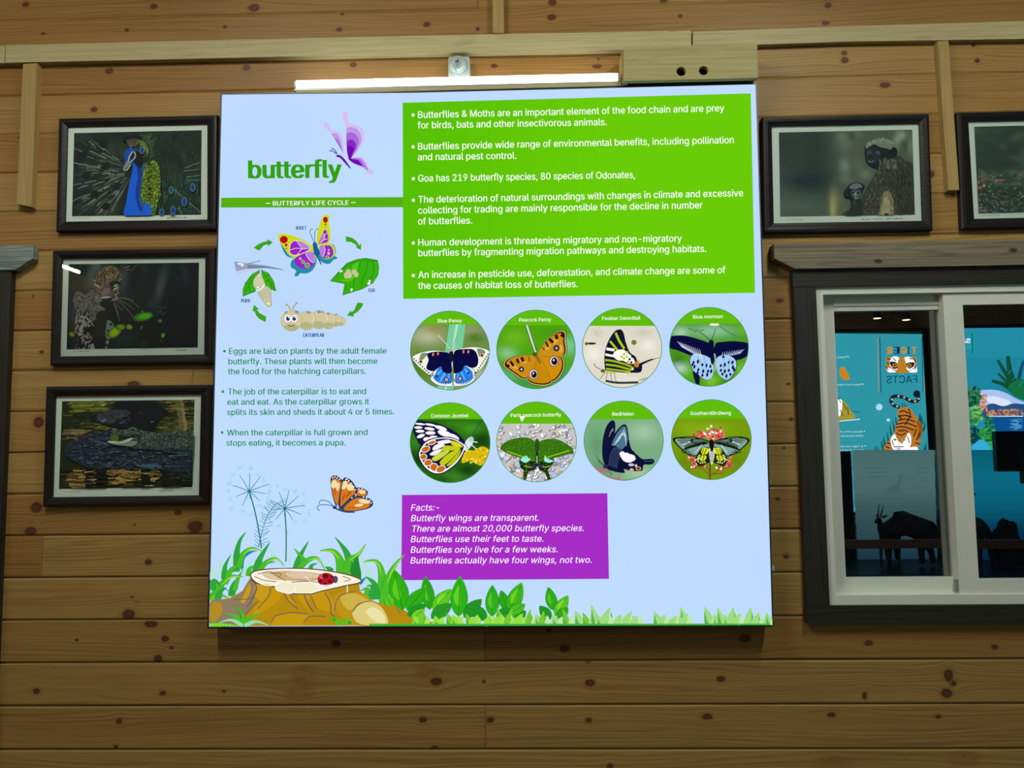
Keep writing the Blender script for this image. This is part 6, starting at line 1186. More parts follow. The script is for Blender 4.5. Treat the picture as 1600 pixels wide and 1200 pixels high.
def peacock(A, q):
    r = random.Random(4); A.bg(('quad', q), '#18231f')
    for k in range(46): A.soft(r.choice(('#22322a', '#101a1c', '#1d2c2c', '#2a3524')), '#18231f', r.uniform(170, 1430), r.uniform(170, 1000), r.uniform(40, 110), r.uniform(25, 60), r.uniform(0, 180), 3)
    for k in range(150):                                   # white quills radiating from the neck
        a = math.radians(r.uniform(140, 240)); d0, d1 = r.uniform(90, 560), 0; d1 = d0 + r.uniform(40, 200)
        c, s = math.cos(a), -math.sin(a); x0, y0 = 780 + c * d0, 560 - s * -d0 * 1.0; x1, y1 = 780 + c * d1, 560 + s * d1
        y0 = 560 + s * d0
        A.l(r.choice(('#7d8480', '#5b6662', '#8a908a', '#48564f', '#3a4841')), [(x0, y0), ((x0 + x1) / 2, (y0 + y1) / 2 - 4), (x1, y1)], r.uniform(3, 6))
    for k in range(60):
        a = math.radians(r.uniform(150, 236)); d0 = r.uniform(90, 560); c, s = math.cos(a), -math.sin(a)
        A.l('#2f4436', [(780 + c * d0, 560 + s * d0), (780 + c * (d0 + 90), 560 + s * (d0 + 90))], 5)
    for x, y in ((455, 290), (260, 390), (480, 510), (285, 600), (590, 710), (370, 790), (480, 910)): A.p('#101a1c', [(x - 46, y + 8), (x - 8, y - 34), (x + 40, y - 24), (x + 34, y + 22), (x - 6, y + 40)])
    for k in range(60): A.l(r.choice(('#2a4030', '#3c5436', '#1f3a34', '#52603e')), [(r.uniform(880, 1000), r.uniform(170, 420))] * 1 + [(0, 0)] * 0 + [(r.uniform(780, 960), r.uniform(170, 480))], 4, False)
    for k in range(150):
        x, y = r.uniform(1010, 1430), r.uniform(170, 700); A.l(r.choice(('#232a2c', '#2c3630', '#1a2024', '#344238')), [(x, y), (x + r.uniform(-60, 60), y - r.uniform(20, 80))], 4, False)
    for k in range(130):
        x, y = r.uniform(960, 1430), r.uniform(640, 1000); A.l(r.choice(('#17483e', '#22604e', '#12332e', '#3a6a4c', '#1b5058')), [(x, y), (x + r.uniform(-20, 20), y - r.uniform(25, 80))], 4, False)
    for q2 in ([(1140, 720), (1240, 810)], [(1310, 870), (1430, 970)], [(1270, 530), (1430, 470)], [(1290, 620), (1430, 600)], [(1300, 650), (1430, 650)], [(1205, 920), (1240, 990)], [(1260, 560), (1420, 540)]): A.l('#66786c', q2, 6, False)
    A.p('#3c5416', [(845, 500), (910, 480), (955, 445), (1000, 480), (1030, 600), (1025, 800), (1000, 890), (965, 1010), (905, 1010), (915, 890), (850, 890), (828, 800)])
    A.p('#1c2a10', [(905, 500), (940, 520), (935, 800), (915, 890), (905, 800)])
    pol = [(845, 500), (910, 480), (955, 445), (1000, 480), (1030, 600), (1025, 800), (1000, 890), (965, 1005), (915, 1000), (915, 890), (850, 890), (832, 800)]
    for k in range(620):
        x, y = r.uniform(830, 1032), r.uniform(450, 1000)
        if inside(pol, (x, y)): A.e(r.choice(('#86a02a', '#6a8a1c', '#1e3010', '#a8a048', '#4e7a20')), x, y, 6, 5, 0, 7)
    for k in range(70):
        a = r.uniform(-0.2, 1.3); x, y = 830 + 60 * math.cos(a * 2), 330 - 90 * math.sin(a * 1.4)
        A.l(r.choice(('#46582e', '#62743c', '#2f4426', '#748048')), [(x, y), (x + r.uniform(-6, 24), y + r.uniform(30, 90))], 4, False)
    for x, y, a, b in ((845, 352, 14, 24), (1352, 722, 17, 30), (1268, 866, 18, 34), (1155, 950, 16, 32), (1040, 970, 16, 22), (865, 525, 10, 14), (1135, 750, 12, 26), (1150, 1000, 20, 10)): A.e('#3e6448', x, y, a + 12, b + 14); A.e('#1a3a8a', x, y, a + 2, b + 2); A.e('#1420a0', x, y, a - 3, b - 3)
    A.p('#0f50c0', [(675, 1010), (690, 850), (715, 700), (745, 560), (760, 440), (830, 430), (848, 520), (842, 650), (826, 800), (846, 890), (880, 885), (918, 880), (922, 1010)])
    A.p('#093080', [(790, 480), (838, 470), (846, 560), (830, 700), (815, 850), (850, 930), (820, 960), (780, 800), (800, 620)])
    A.p('#0b3f96', [(682, 480), (664, 400), (690, 340), (745, 325), (810, 355), (846, 430), (842, 520), (765, 500), (715, 470)])
    A.p('#0b1420', [(765, 355), (830, 380), (852, 470), (826, 530), (765, 475), (730, 440), (742, 390)])
    A.l('#8c928a', [(752, 362), (718, 415), (705, 472)], 15); A.l('#8c928a', [(765, 362), (778, 410), (745, 455), (690, 500)], 13)
    A.p('#697470', [(692, 462), (668, 500), (654, 545), (676, 562), (700, 530), (738, 486)]); A.l('#39443f', [(730, 480), (680, 540)], 6); A.l('#c0c2b4', [(735, 495), (690, 555)], 5)
    A.p('#0d171a', [(650, 252), (682, 214), (760, 198), (832, 214), (842, 238), (762, 236), (684, 262)]); A.p('#3c3430', [(690, 250), (790, 235), (770, 310), (715, 315)]); 
    for x in (700, 720, 745, 770): A.l('#58605a', [(735, 325), (x, 250)], 3, False)

def leopard(A, q):
    r = random.Random(12); bg = '#0c151c'; A.bg(('quad', q), bg)
    for c, x, y, a, b, t in (('#3c4a4a', 390, 250, 50, 150, 12), ('#46544f', 445, 170, 40, 60, 0), ('#2c3a40', 690, 280, 50, 160, 5), ('#303a42', 1060, 300, 45, 190, 14), ('#3a454c', 1050, 380, 30, 110, 14), ('#1e2a32', 1290, 240, 30, 110, -8), ('#24313a', 980, 520, 50, 60, 10), ('#1a2830', 900, 180, 40, 80, 0), ('#18262a', 700, 860, 160, 70, 0), ('#232c34', 220, 600, 60, 180, 10)):
        A.soft(c, bg, x, y, a, b, t, 6)
    body = [(215, 480), (250, 400), (330, 430), (400, 380), (440, 480), (520, 580), (480, 680), (400, 700), (370, 800), (400, 960), (240, 960), (255, 880), (230, 780), (240, 650)]
    A.p('#4c4f4e', body); A.p('#827e84', [(240, 640), (320, 640), (390, 700), (360, 800), (415, 960), (240, 960), (255, 880), (230, 760)])
    for k in range(330):
        x, y = r.uniform(215, 520), r.uniform(400, 955)
        if inside(body, (x, y)):
            s = 8 + 20 * max(0, (y - 560)) / 400; A.e('#0d141a', x, y, s * r.uniform(.6, 1.1), s * r.uniform(.5, .9), r.uniform(0, 180), 8)
    for k in range(120):
        x, y = r.uniform(215, 520), r.uniform(430, 955)
        if inside(body, (x, y)): A.l('#6f7474' if y < 650 else '#99959c', [(x, y), (x + r.uniform(-16, 16), y + r.uniform(-16, 16)), (x + r.uniform(-20, 20), y + r.uniform(10, 30))], 5)
    face = [(395, 300), (470, 190), (560, 150), (640, 180), (690, 270), (665, 360), (620, 470), (560, 500), (500, 490), (440, 460), (400, 390)]
    A.p('#3e3c34', face); A.p('#4e4634', [(470, 200), (560, 155), (640, 185), (650, 260), (560, 330), (490, 310)])
    for k in range(300):
        x, y = r.uniform(390, 690), r.uniform(150, 480)
        if inside(face, (x, y)): A.l(r.choice(('#0f1214', '#0f1214', '#8a8066', '#6f6a58')), [(x, y), (x + r.uniform(-12, 12), y + r.uniform(4, 16)), (x + r.uniform(-16, 16), y + r.uniform(8, 24))], 6)
    A.p('#4c3a3a', [(470, 410), (510, 350), (570, 340), (600, 400), (585, 440), (500, 455)]); A.p('#67555a', [(480, 415), (520, 370), (560, 380), (555, 430), (495, 442)])
    A.p('#0b1014', [(560, 320), (640, 300), (660, 330), (610, 350), (590, 400)]); A.e('#7c8a70', 620, 345, 22, 10, -20); A.e('#8a968a', 620, 375, 30, 8, -25); A.e('#7c8676', 440, 345, 36, 10, 25); A.e('#0b1014', 450, 330, 20, 8, 20)
    A.p('#091014', [(470, 460), (560, 462), (600, 490), (540, 560), (480, 540)]); A.p('#8d9898', [(470, 462), (520, 448), (575, 455), (540, 468), (495, 470)]); A.l('#9aa4a4', [(580, 490), (640, 470)], 7); A.l('#7f8a88', [(455, 545), (490, 560)], 8); A.l('#8d9898', [(420, 455), (490, 490)], 6); A.l('#8d9898', [(420, 480), (480, 500)], 5)
    for w in ([(620, 465), (740, 480), (850, 560)], [(620, 470), (720, 520), (795, 575)], [(610, 480), (700, 540), (790, 650)], [(620, 462), (730, 468), (800, 500)], [(600, 500), (660, 560), (690, 580)], [(610, 530), (640, 600), (655, 690)], [(600, 510), (630, 600), (640, 640)]): A.l('#5e6a6e', w, 4)
    A.p('#101e16', [(440, 610), (530, 600), (545, 780), (460, 850), (400, 840), (430, 720)]); A.p('#5b6a6a', [(540, 680), (590, 700), (600, 760), (560, 860), (520, 830), (530, 740)])
    for x, y in ((575, 720), (590, 690), (550, 780), (545, 820)): A.e('#0b1014', x, y, 14, 12)
    A.e('#6a767a', 540, 890, 14, 22); A.e('#5a666a', 528, 940, 12, 12)
    A.soft('#3c8a14', bg, 885, 645, 85, 36, -12, 6); A.soft('#4ca01c', '#3c8a14', 905, 640, 50, 22, -12, 4)
    A.soft('#86aa0c', '#24401a', 610, 795, 62, 38, -38, 6); A.soft('#5d8a1c', bg, 668, 745, 40, 25, 0, 4); A.soft('#6d8f24', bg, 752, 745, 28, 22, 20, 4)
    for x, y, a, b, c in ((1047, 685, 16, 15, '#4a9020'), (1075, 825, 16, 22, '#5c9a2a'), (200, 815, 26, 20, '#6a7a1c'), (875, 598, 10, 14, '#3c7a1c'), (1050, 600, 8, 10, '#2f5a2a'), (868, 750, 10, 20, '#4a5a40'), (235, 790, 14, 10, '#70801c'), (1055, 875, 10, 14, '#2c3c38'), (890, 910, 40, 40, '#152a1c')): A.soft(c, bg, x, y, a, b, 20, 3)
    for k in range(24): x, y = r.uniform(1000, 1090), r.uniform(560, 640); A.l('#32444a', [(x, y), (x + 14, y - 20)], 3, False)
    A.l('#3c5a40', [(770, 215), (800, 170), (850, 135)], 5); A.l('#7a7250', [(700, 180), (750, 160)], 6); A.l('#7a7250', [(720, 195), (760, 195)], 5)
    for x, y in ((1180, 210), (1250, 265), (1200, 265), (1240, 165)): A.l('#343c30', [(x, y), (x + 10, y + 22)], 5, False)

def crocodile(A, q):
    r = random.Random(21); A.q('#1e2416', q)
    def strokes(x0, x1, y0, y1, cs, n, w=(4, 9), L=(30, 140)):
        for k in range(n):
            x, y = r.uniform(x0, x1), r.uniform(y0, y1); l = r.uniform(*L); A.l(r.choice(cs), [(x, y), (x + l, y + r.uniform(-4, 2))], r.uniform(*w), False)
    strokes(150, 1400, 150, 460, ('#3e4620', '#2a3018', '#12180f', '#565c26', '#353a1a'), 240, (5, 12))
    strokes(230, 520, 160, 260, ('#626a1e', '#767a28', '#4a501a'), 60, (6, 14)); strokes(480, 640, 390, 420, ('#7a741e', '#8c8228'), 12); strokes(180, 340, 420, 520, ('#7a6a42', '#94805a', '#5a5030'), 36); strokes(1060, 1400, 290, 440, ('#4c5226', '#646632', '#343a1c'), 60)
    for cx, c in ((1290, '#84704a'), (1250, '#5a5a34')):
        for k in range(26): y = 155 + k * 11; A.l(c, [(cx - 18 + k * 1.6 + r.uniform(-8, 8), y), (cx + 18 + k * 1.6 + r.uniform(-8, 8), y - 3)], 10, False)
    strokes(1130, 1240, 160, 260, ('#7a6a42', '#5a5030'), 20)
    A.p('#10141c', [(445, 320), (520, 270), (640, 232), (680, 160), (760, 140), (1000, 145), (1060, 165), (1110, 215), (1170, 272), (1100, 330), (1020, 420), (960, 445), (780, 420), (620, 400), (500, 350)])
    A.p('#2c3238', [(500, 300), (560, 260), (640, 235), (760, 240), (820, 265), (780, 300), (700, 325), (640, 370), (560, 350)])
    for k in range(130): x, y = r.uniform(490, 800), r.uniform(240, 370); A.l(r.choice(('#39424a', '#1a2028', '#4c565c', '#20262e')), [(x, y), (x + r.uniform(8, 26), y + r.uniform(-5, 5))], 5, False)
    strokes(520, 580, 325, 355, ('#5a6688', '#6a7aa0'), 10, (3, 6), (10, 30)); strokes(540, 580, 190, 200, ('#9aa09a',), 3, (6, 9), (20, 40)); strokes(1000, 1030, 350, 355, ('#8a94a0',), 1, (5, 6), (20, 30)); strokes(890, 940, 262, 275, ('#4a5058',), 4, (3, 5), (10, 30))
    strokes(150, 1390, 760, 970, ('#1a2014', '#2c2e18', '#141a12', '#3c3a20'), 200, (6, 14))
    for x0, x1, y0, y1 in ((220, 500, 790, 960), (590, 840, 800, 930), (700, 1100, 790, 900)): strokes(x0, x1 - 60, y0, y1, ('#7a6034', '#94743c', '#5e4c28', '#a0844a', '#46401f'), 64, (6, 13), (30, 100))
    for x0, x1 in ((400, 480), (500, 590), (920, 1000), (1110, 1390)): 
        for k in range(20): y = r.uniform(790, 965); A.l('#10160f', [(x0 + r.uniform(-8, 8), y), (x1 + r.uniform(-8, 8), y)], 13, False)
    strokes(410, 500, 880, 900, ('#b09a70',), 5, (4, 7), (20, 50)); strokes(940, 1000, 935, 945, ('#9a9888',), 4, (4, 7), (20, 60)); strokes(1150, 1370, 810, 900, ('#3c464c', '#2a3238'), 22, (4, 8), (10, 40))
    log = [(210, 650), (230, 560), (330, 500), (470, 450), (560, 440), (640, 405), (700, 440), (1100, 470), (1400, 470), (1400, 790), (1000, 788), (600, 785), (420, 778), (330, 730), (250, 690)]
    A.p('#232a38', log)
    pl = spline(log, True, 3)
    for k in range(1150):
        x, y = r.uniform(210, 1395), r.uniform(430, 785)
        if inside(pl, (x, y)): A.l(r.choice(('#343f54', '#141a26', '#465264', '#1b2230', '#5a6674', '#10151f', '#2a3446')), [(x, y), (x + r.uniform(10, 44), y + r.uniform(-7, 7))], r.uniform(4, 8), False)
    for k in range(60): x, y = r.uniform(870, 1080), r.uniform(735, 785); A.l(r.choice(('#38526a', '#465f78', '#2f4860')), [(x, y), (x + 40, y + 3)], 6, False)
    cr = [(600, 530), (625, 515), (650, 460), (690, 430), (780, 420), (830, 408), (900, 425), (960, 435), (1090, 455), (1150, 445), (1260, 440), (1400, 445), (1400, 640), (1200, 640), (1060, 610), (960, 605), (850, 598), (760, 575), (660, 560)]
    A.p('#33443f', cr); pc = spline(cr, True, 3)
    for k in range(760):
        x, y = r.uniform(850, 1395), r.uniform(430, 640)
        if inside(pc, (x, y)): A.e(r.choice(('#46564e', '#222e30', '#586458', '#2c3a3c', '#6c766a', '#1a2428')) if y < 600 else '#1c2634', x, y, r.uniform(4, 9), r.uniform(3, 6), r.uniform(-40, 40), 7)
    for k in range(140):
        x, y = r.uniform(640, 880), r.uniform(425, 480); A.e(r.choice(('#48584f', '#2c3a36', '#56665a')), x, y, 8, 4, 0, 7)
    A.p('#16201c', [(655, 480), (720, 470), (800, 490), (830, 505), (760, 525), (690, 530), (640, 515)]); A.p('#4a5a1c', [(640, 480), (690, 470), (710, 510), (660, 530), (635, 510)])
    A.p('#94a094', [(605, 535), (660, 530), (720, 540), (790, 510), (830, 500), (810, 530), (740, 552), (650, 552)]); A.p('#6a786a', [(640, 548), (760, 550), (840, 525), (880, 540), (840, 575), (760, 572), (660, 560)])
    for x in range(612, 830, 18): A.q('#c4ccc0', [(x, 540 - max(0, x - 720) * .25), (x + 10, 540 - max(0, x - 720) * .25), (x + 5, 522 - max(0, x - 720) * .25)])
    A.l('#111a18', [(820, 480), (870, 470), (910, 488)], 8); A.l('#5a6a62', [(800, 415), (840, 405), (880, 420)], 9); A.e('#0e1614', 838, 426, 14, 6); A.l('#5c6c78', [(1180, 662), (1345, 660)], 5)
    for k in range(40): A.l('#5a6660', [(850 + k * 4, 590 - k * 2.2), (880 + k * 4, 575 - k * 2.2)], 3, False)

def langur(A, q):
    r = random.Random(31); A.bg(('quad', q), '#465047')
    for c, x, y, a, b in (('#1c2f2b', 200, 300, 420, 420), ('#1c2f2b', 480, 300, 190, 500), ('#1c2f2b', 480, 620, 200, 200), ('#12262c', 400, 640, 240, 80), ('#3a4a46', 400, 800, 230, 50), ('#47564f', 330, 880, 300, 90), ('#41504b', 300, 960, 300, 50)): A.soft(c, c, x, y, a, b)
    for c, x, y, a, b in (('#5a6656', 780, 280, 90, 90), ('#68745f', 740, 220, 40, 30), ('#3d4530', 840, 220, 50, 50), ('#6a7c70', 770, 500, 50, 80), ('#525e4a', 900, 480, 70, 60), ('#68735f', 960, 580, 60, 50), ('#5c685a', 780, 620, 70, 50), ('#5c614a', 700, 820, 70, 90), ('#4c5546', 880, 340, 50, 60), ('#778474', 1250, 250, 36, 90), ('#87917f', 1300, 220, 40, 50), ('#45503f', 1200, 200, 60, 30), ('#6a7663', 1380, 320, 30, 90), ('#59644f', 900, 200, 40, 40), ('#39452f', 1330, 300, 30, 60), ('#555c40', 730, 900, 80, 60)): A.soft(c, '#4b564a', x, y, a, b, 0, 6)
    A.soft('#8a865a', '#4b564a', 662, 860, 36, 150); A.soft('#9a9464', '#4b564a', 660, 920, 20, 90)
    body = [(1075, 520), (1110, 470), (1250, 400), (1330, 450), (1400, 490), (1440, 700), (1440, 980), (780, 980), (830, 880), (920, 800), (960, 720), (1030, 610)]
    A.p('#34382f', body); pb = spline(body, True, 3)
    for k in range(900):
        x, y = r.uniform(790, 1425), r.uniform(430, 975)
        if inside(pb, (x, y)):
            sh = r.choice(('#4a4c40', '#262a24', '#5c5c4c', '#3a3e34', '#2c302a', '#6e6a54'))
            if x > 1250 and y > 480: sh = r.choice(('#2c302a', '#222622', '#3c3e34', '#484838'))
            d = 1 if x > 1150 else -1; A.l(sh, [(x, y), (x + d * r.uniform(0, 16), y + r.uniform(12, 40))], r.uniform(3, 6), False)
    A.p('#222824', [(830, 880), (920, 820), (940, 870), (910, 980), (780, 980)]); A.p('#6e694e', [(1120, 760), (1170, 730), (1215, 800), (1215, 980), (1090, 980), (1100, 880)]); A.p('#8c886c', [(1130, 800), (1165, 790), (1190, 880), (1180, 980), (1105, 980), (1115, 890)])
    for k in range(70): x, y = r.uniform(1090, 1220), r.uniform(740, 960); A.l(r.choice(('#7a7454', '#9a9470', '#4c4a38')), [(x, y), (x + r.uniform(-6, 6), y + 30)], 4, False)
    A.e('#1c2420', 1155, 950, 18, 14)
    A.p('#0f1a20', [(965, 320), (1000, 310), (1130, 310), (1230, 320), (1258, 370), (1240, 410), (1180, 440), (1120, 500), (1060, 520), (990, 480), (965, 430), (960, 370)])
    A.p('#667060', [(962, 310), (985, 280), (1050, 255), (1110, 245), (1190, 262), (1240, 300), (1255, 350), (1215, 355), (1150, 335), (1100, 325), (1040, 300), (1000, 320)])
    for k in range(110):
        a = r.uniform(0, 1); x, y = 965 + 280 * a, 320 - 60 * math.sin(math.pi * a) + r.uniform(-12, 30); A.l(r.choice(('#8a9280', '#767e6c', '#565e50', '#98a08e')), [(x, y), (x + r.uniform(-14, 14), y - 16)], 4, False)
    A.p('#1c2a32', [(975, 350), (1040, 345), (1100, 370), (1090, 440), (1040, 480), (990, 470), (965, 420)]); A.e('#4c5c60', 1000, 375, 18, 10); A.e('#4c5c60', 1078, 378, 22, 12, 10); A.e('#0a1014', 1003, 374, 9, 8); A.e('#0a1014', 1080, 377, 10, 9); A.e('#b8c4c0', 1006, 370, 3); A.e('#b8c4c0', 1083, 372, 3); A.e('#0b1418', 1015, 415, 16, 14); A.l('#6a787a', [(985, 452), (1010, 460), (1040, 452)], 7); A.e('#3a4a50', 1010, 466, 24, 6)
    A.e('#0c1418', 1225, 365, 30, 42)
    for k in range(90): x, y = r.uniform(1090, 1250), r.uniform(420, 520); A.l(r.choice(('#5c6256', '#3c423a', '#767a6c')), [(x, y), (x + r.uniform(-18, 10), y + r.uniform(14, 30))], 4, False)
    A.p('#10181c', [(765, 740), (790, 700), (820, 670), (880, 650), (940, 670), (955, 700), (925, 760), (905, 820), (860, 850), (820, 800), (780, 790)])
    A.p('#5a686c', [(810, 700), (850, 665), (900, 662), (935, 690), (900, 705), (850, 715)]); A.p('#42504e', [(830, 730), (870, 720), (920, 735), (905, 800), (870, 810), (840, 780)]); A.e('#70807e', 868, 765, 10, 22); A.e('#0a1014', 845, 745, 12, 8); A.e('#0a1014', 895, 748, 12, 8); A.l('#8a9896', [(860, 800), (890, 798)], 5); A.l('#1c2624', [(855, 790), (895, 788)], 4); A.e('#18201f', 785, 755, 20, 28); A.p('#2c3432', [(840, 820), (880, 815), (870, 860), (835, 860)])

def litter(A, q):
    r = random.Random(44); A.bg(('quad', q), '#2c3a33')
    for k in range(70): A.soft(r.choice(('#35473c', '#26352f', '#3e5044', '#2f4038', '#455048')), '#2c3a33', r.uniform(180, 1450), r.uniform(180, 660), r.uniform(40, 110), r.uniform(20, 50), r.uniform(-20, 20), 4)
    for k in range(50): A.soft(r.choice(('#4a5c46', '#58664e', '#34503e', '#50443e')), '#2c3a33', r.uniform(220, 1450), r.uniform(620, 800), r.uniform(20, 60), r.uniform(10, 30), r.uniform(-30, 30), 3)
    for k in range(330):
        y = r.uniform(640, 1020); A.e(r.choice(('#203229', '#3a5240', '#6a5048', '#7a665c', '#2c4436', '#547058', '#8a7a70', '#1a2a24', '#3c6a4c')), r.uniform(200, 1450), y, r.uniform(8, 26), r.uniform(4, 12), r.uniform(-60, 60), 7)
    for k in range(260): x, y = r.uniform(210, 1450), r.uniform(830, 1010); A.l(r.choice(('#5e7268', '#7a8478', '#43544c', '#8a8c84', '#22322c')), [(x, y), (x + r.uniform(-40, 50), y + r.uniform(-26, 26))], r.uniform(2, 4), False)
    A.e('#8a5048', 245, 770, 22, 18); A.e('#94705a', 285, 750, 14, 20); A.e('#7a5654', 450, 700, 36, 14)

picture('dark framed peacock photograph with bright blue neck, topmost of the left column', [(91, 184.5), (340, 179), (338, 358.5), (86.5, 361.5)], [(104.8, 197.5), (324, 192.8), (324, 343), (101, 346.4)], [(116, 208), (315, 203.4), (314, 335.5), (112.5, 338)],
        (90, 180), 6.4, peacock, 'INDIAN PEAFOWL', (1090, 1034), (1298, 1030), (158, 1034), (318, 1031))
picture('dark framed leopard photograph with a tube light reflected in its glass', [(81.5, 391.2), (337, 387), (335, 568), (77, 571)], [(96.7, 404.3), (320.8, 401), (318.9, 553.8), (92.2, 557)], [(107.6, 412.8), (311, 410.3), (309, 543), (104, 546)],
        (80, 390), 6.1538, leopard, 'LEOPARD', (1200, 975), (1308, 972), (207, 983), (368, 981))
picture('dark framed crocodile photograph on a log, lowest of the left column', [(71, 604), (332.6, 601), (328.2, 787.5), (66, 792)], [(86, 619), (314, 616), (310.7, 774), (81.5, 777)], [(97, 627), (304, 624.5), (300, 761), (92, 764)],
        (66, 600), 5.926, crocodile, 'CROCODILE', (1086, 997), (1216, 993), (207, 1003), (360, 1000))
picture('dark framed photograph of a grey langur monkey with its young', [(1191, 182.8), (1452.4, 177), (1458.6, 359.6), (1193.4, 364)], [(1205.7, 196.6), (1436.7, 192), (1441.8, 345), (1209, 348.8)], [(1217, 207), (1425.4, 202.5), (1429.6, 335.6), (1219, 338.7)],
        (1190, 175), 5.926, langur, 'BLACK - FOOTED - GREY LANGUR', (933, 1000), (1308, 992), (232, 1004), (386, 1001))
picture('dark framed photograph of green leaf litter, cut by the photo edge', [(1495.8, 175), (1757, 170), (1767, 352), (1504, 357.5)], [(1513, 189), (1741, 184.5), (1750, 337), (1522, 342)], [(1522, 198), (1730, 193.5), (1738, 329), (1528.8, 333.7)],
        (1490, 165), 6.0, litter, 'INDIAN HARE', (1150, 1018), (1350, 1014), (277, 1032), (437, 1030))
# ------------------------------------------------------------------ the far side of the room, seen in the window glass
YP = YB + 0.10                     # face of the rear signs
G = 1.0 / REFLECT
def rear_sign(name, label, tl, br, Yg, draw, left_extra, right_extra):
    root = thing(name, label, 'sign', (0, 0, 0))
    a, b = PM(tl[0], tl[1], YP, Yg), PM(br[0], br[1], YP, Yg)
    x0, x1, z0, z1 = min(a.x, b.x) , max(a.x, b.x), min(a.z, b.z), max(a.z, b.z)
    root.location = ((x0 + x1) / 2, YB, z0)
    R4 = lambda x0, x1, z0, z1, y: [(x0, y, z0), (x1, y, z0), (x1, y, z1), (x0, y, z1)]
    w = 0.06
    MB().rings([R4(x0 - left_extra, x1 + right_extra, z0 - .03, z1 + .03, YB), R4(x0 - left_extra, x1 + right_extra, z0 - .03, z1 + .03, YP + .006), R4(x0, x1, z0, z1, YP + .006), R4(x0, x1, z0, z1, YP - 0.01)]).build('frame', M['black'], root)
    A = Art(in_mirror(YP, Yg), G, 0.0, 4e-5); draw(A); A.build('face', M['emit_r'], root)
    adopt(root); return root
def tiger_face(A):
    bg = lin('#2c8c98')
    A.q(bg, [(1175, 520), (1450.5, 522), (1462, 800), (1175, 800)])
    A.at(1300, 470, 5.0)
    for x, c, w in ((357, '#8a7a4a', 7), (374, '#10306a', 6), (703, '#10306a', 5), (718, '#8a7a4a', 7)): A.l(c, [(x, 285), (x + 9, 715)], w, False)
    t = [('T', 662, 622, '#c8841c'), ('I', 606, 592, '#0c1c48'), ('G', 584, 540, '#c8841c'), ('E', 528, 482, '#0c1c48'), ('R', 472, 428, '#c8841c')]
    for ch, xa, xb, c in t: A.text(ch, (xa, 414), (xb, 414), 54, c, 60)
    A.q('#b8741a', [(424, 440), (660, 440), (664, 560), (424, 556)])
    for c, p in (('#d8e6f0', [(470, 440), (520, 442), (530, 500), (500, 540), (450, 500)]), ('#d8e6f0', [(570, 442), (620, 445), (650, 500), (600, 545), (570, 500)]), ('#101828', [(450, 480), (500, 480), (518, 520), (480, 530)]), ('#101828', [(580, 490), (640, 480), (640, 510), (600, 530)]), ('#b8741a', [(520, 460), (570, 460), (580, 556), (515, 556)]), ('#d8e6f0', [(435, 520), (500, 555), (440, 556)]), ('#d8e6f0', [(640, 530), (662, 520), (660, 558), (600, 556)])): A.p(c, p)
    for x in (490, 605): A.e('#c8841c', x, 505, 18, 15); A.e('#0a0a14', x, 505, 8, 8)
    for q in ([(430, 450), (460, 460)], [(430, 480), (445, 500)], [(475, 445), (500, 470)], [(600, 450), (630, 455)], [(640, 450), (655, 480)], [(425, 510), (440, 540)], [(655, 500), (650, 540)]): A.l('#101828', q, 7, False)
    A.text('FACTS', (666, 640), (428, 645), 58, '#0c2a50')
    for s, a, b, y in (('Tigers', 122, 40, 446), ('Tigers are night', 238, 42, 660), ('Nearly 50% of', 240, 62, 1028), ('often because', 243, 68, 1060), ('A Tiger can eat', 245, 56, 1142), ('in a very large', 245, 62, 1172)): A.text(s, (a, y), (b, y + 2), 14, '#8cc4c8')
    for x, y in ((128, 437), (242, 652), (255, 1020), (260, 1134)): A.e('#a8d4d8', x, y, 4)
    A.p('#c07c1c', [(65, 525), (95, 518), (112, 545), (140, 610), (110, 620), (85, 610), (60, 580)])
    A.e('#7ac4e0', 369, 830, 26); A.e('#7ac4e0', 440, 931, 13)
    A.p('#9a8a2a', [(40, 780), (100, 790), (150, 860), (180, 915), (60, 940), (20, 900)]); A.p('#d8e6f0', [(20, 790), (70, 770), (80, 820), (60, 900), (10, 900)])
    for q in ([(50, 760), (70, 800)], [(90, 800), (110, 850)], [(120, 830), (130, 890)], [(60, 850), (90, 900)]): A.l('#101828', q, 6, False)
    A.l('#9ac8d0', [(60, 940), (220, 925)], 7); A.l('#0a5a58', [(150, 860), (220, 872)], 5)
    for x, h in ((385, 1080), (400, 1050), (430, 1020), (450, 960), (475, 930), (495, 900), (420, 1100), (690, 880), (700, 900), (680, 870), (720, 930), (560, 790), (545, 795), (575, 800), (730, 1100), (715, 1120), (340, 1120), (360, 1130), (330, 1140)): A.blade('#0a4a3c', [(x + (15 if x < 500 else -8), h + 90), (x + 6, h + 40), (x, h)], 16)
    A.l('#0c1838', [(530, 832), (480, 815), (460, 775), (490, 745), (560, 755), (620, 785), (670, 780), (680, 745)], 26); A.e('#0c1838', 663, 727, 28, 28, 20)
    for x, y in ((510, 825), (475, 805), (468, 770), (520, 745), (565, 755), (605, 773), (650, 785), (678, 765)): A.e('#c8a050', x, y, 9, 8)
    og, dk = '#b86c1c', '#101020'
    A.p(og, [(520, 850), (560, 830), (610, 840), (650, 900), (690, 950), (708, 1000), (690, 1100), (660, 1170), (620, 1170), (600, 1060), (520, 1030), (490, 1000), (520, 930), (510, 890)]); A.p('#8a4c14', [(660, 940), (700, 960), (710, 1010), (690, 1080), (670, 1050), (680, 1000)])
    A.p(og, [(440, 1100), (490, 1030), (560, 1000), (620, 1010), (640, 1080), (600, 1170), (410, 1170)])
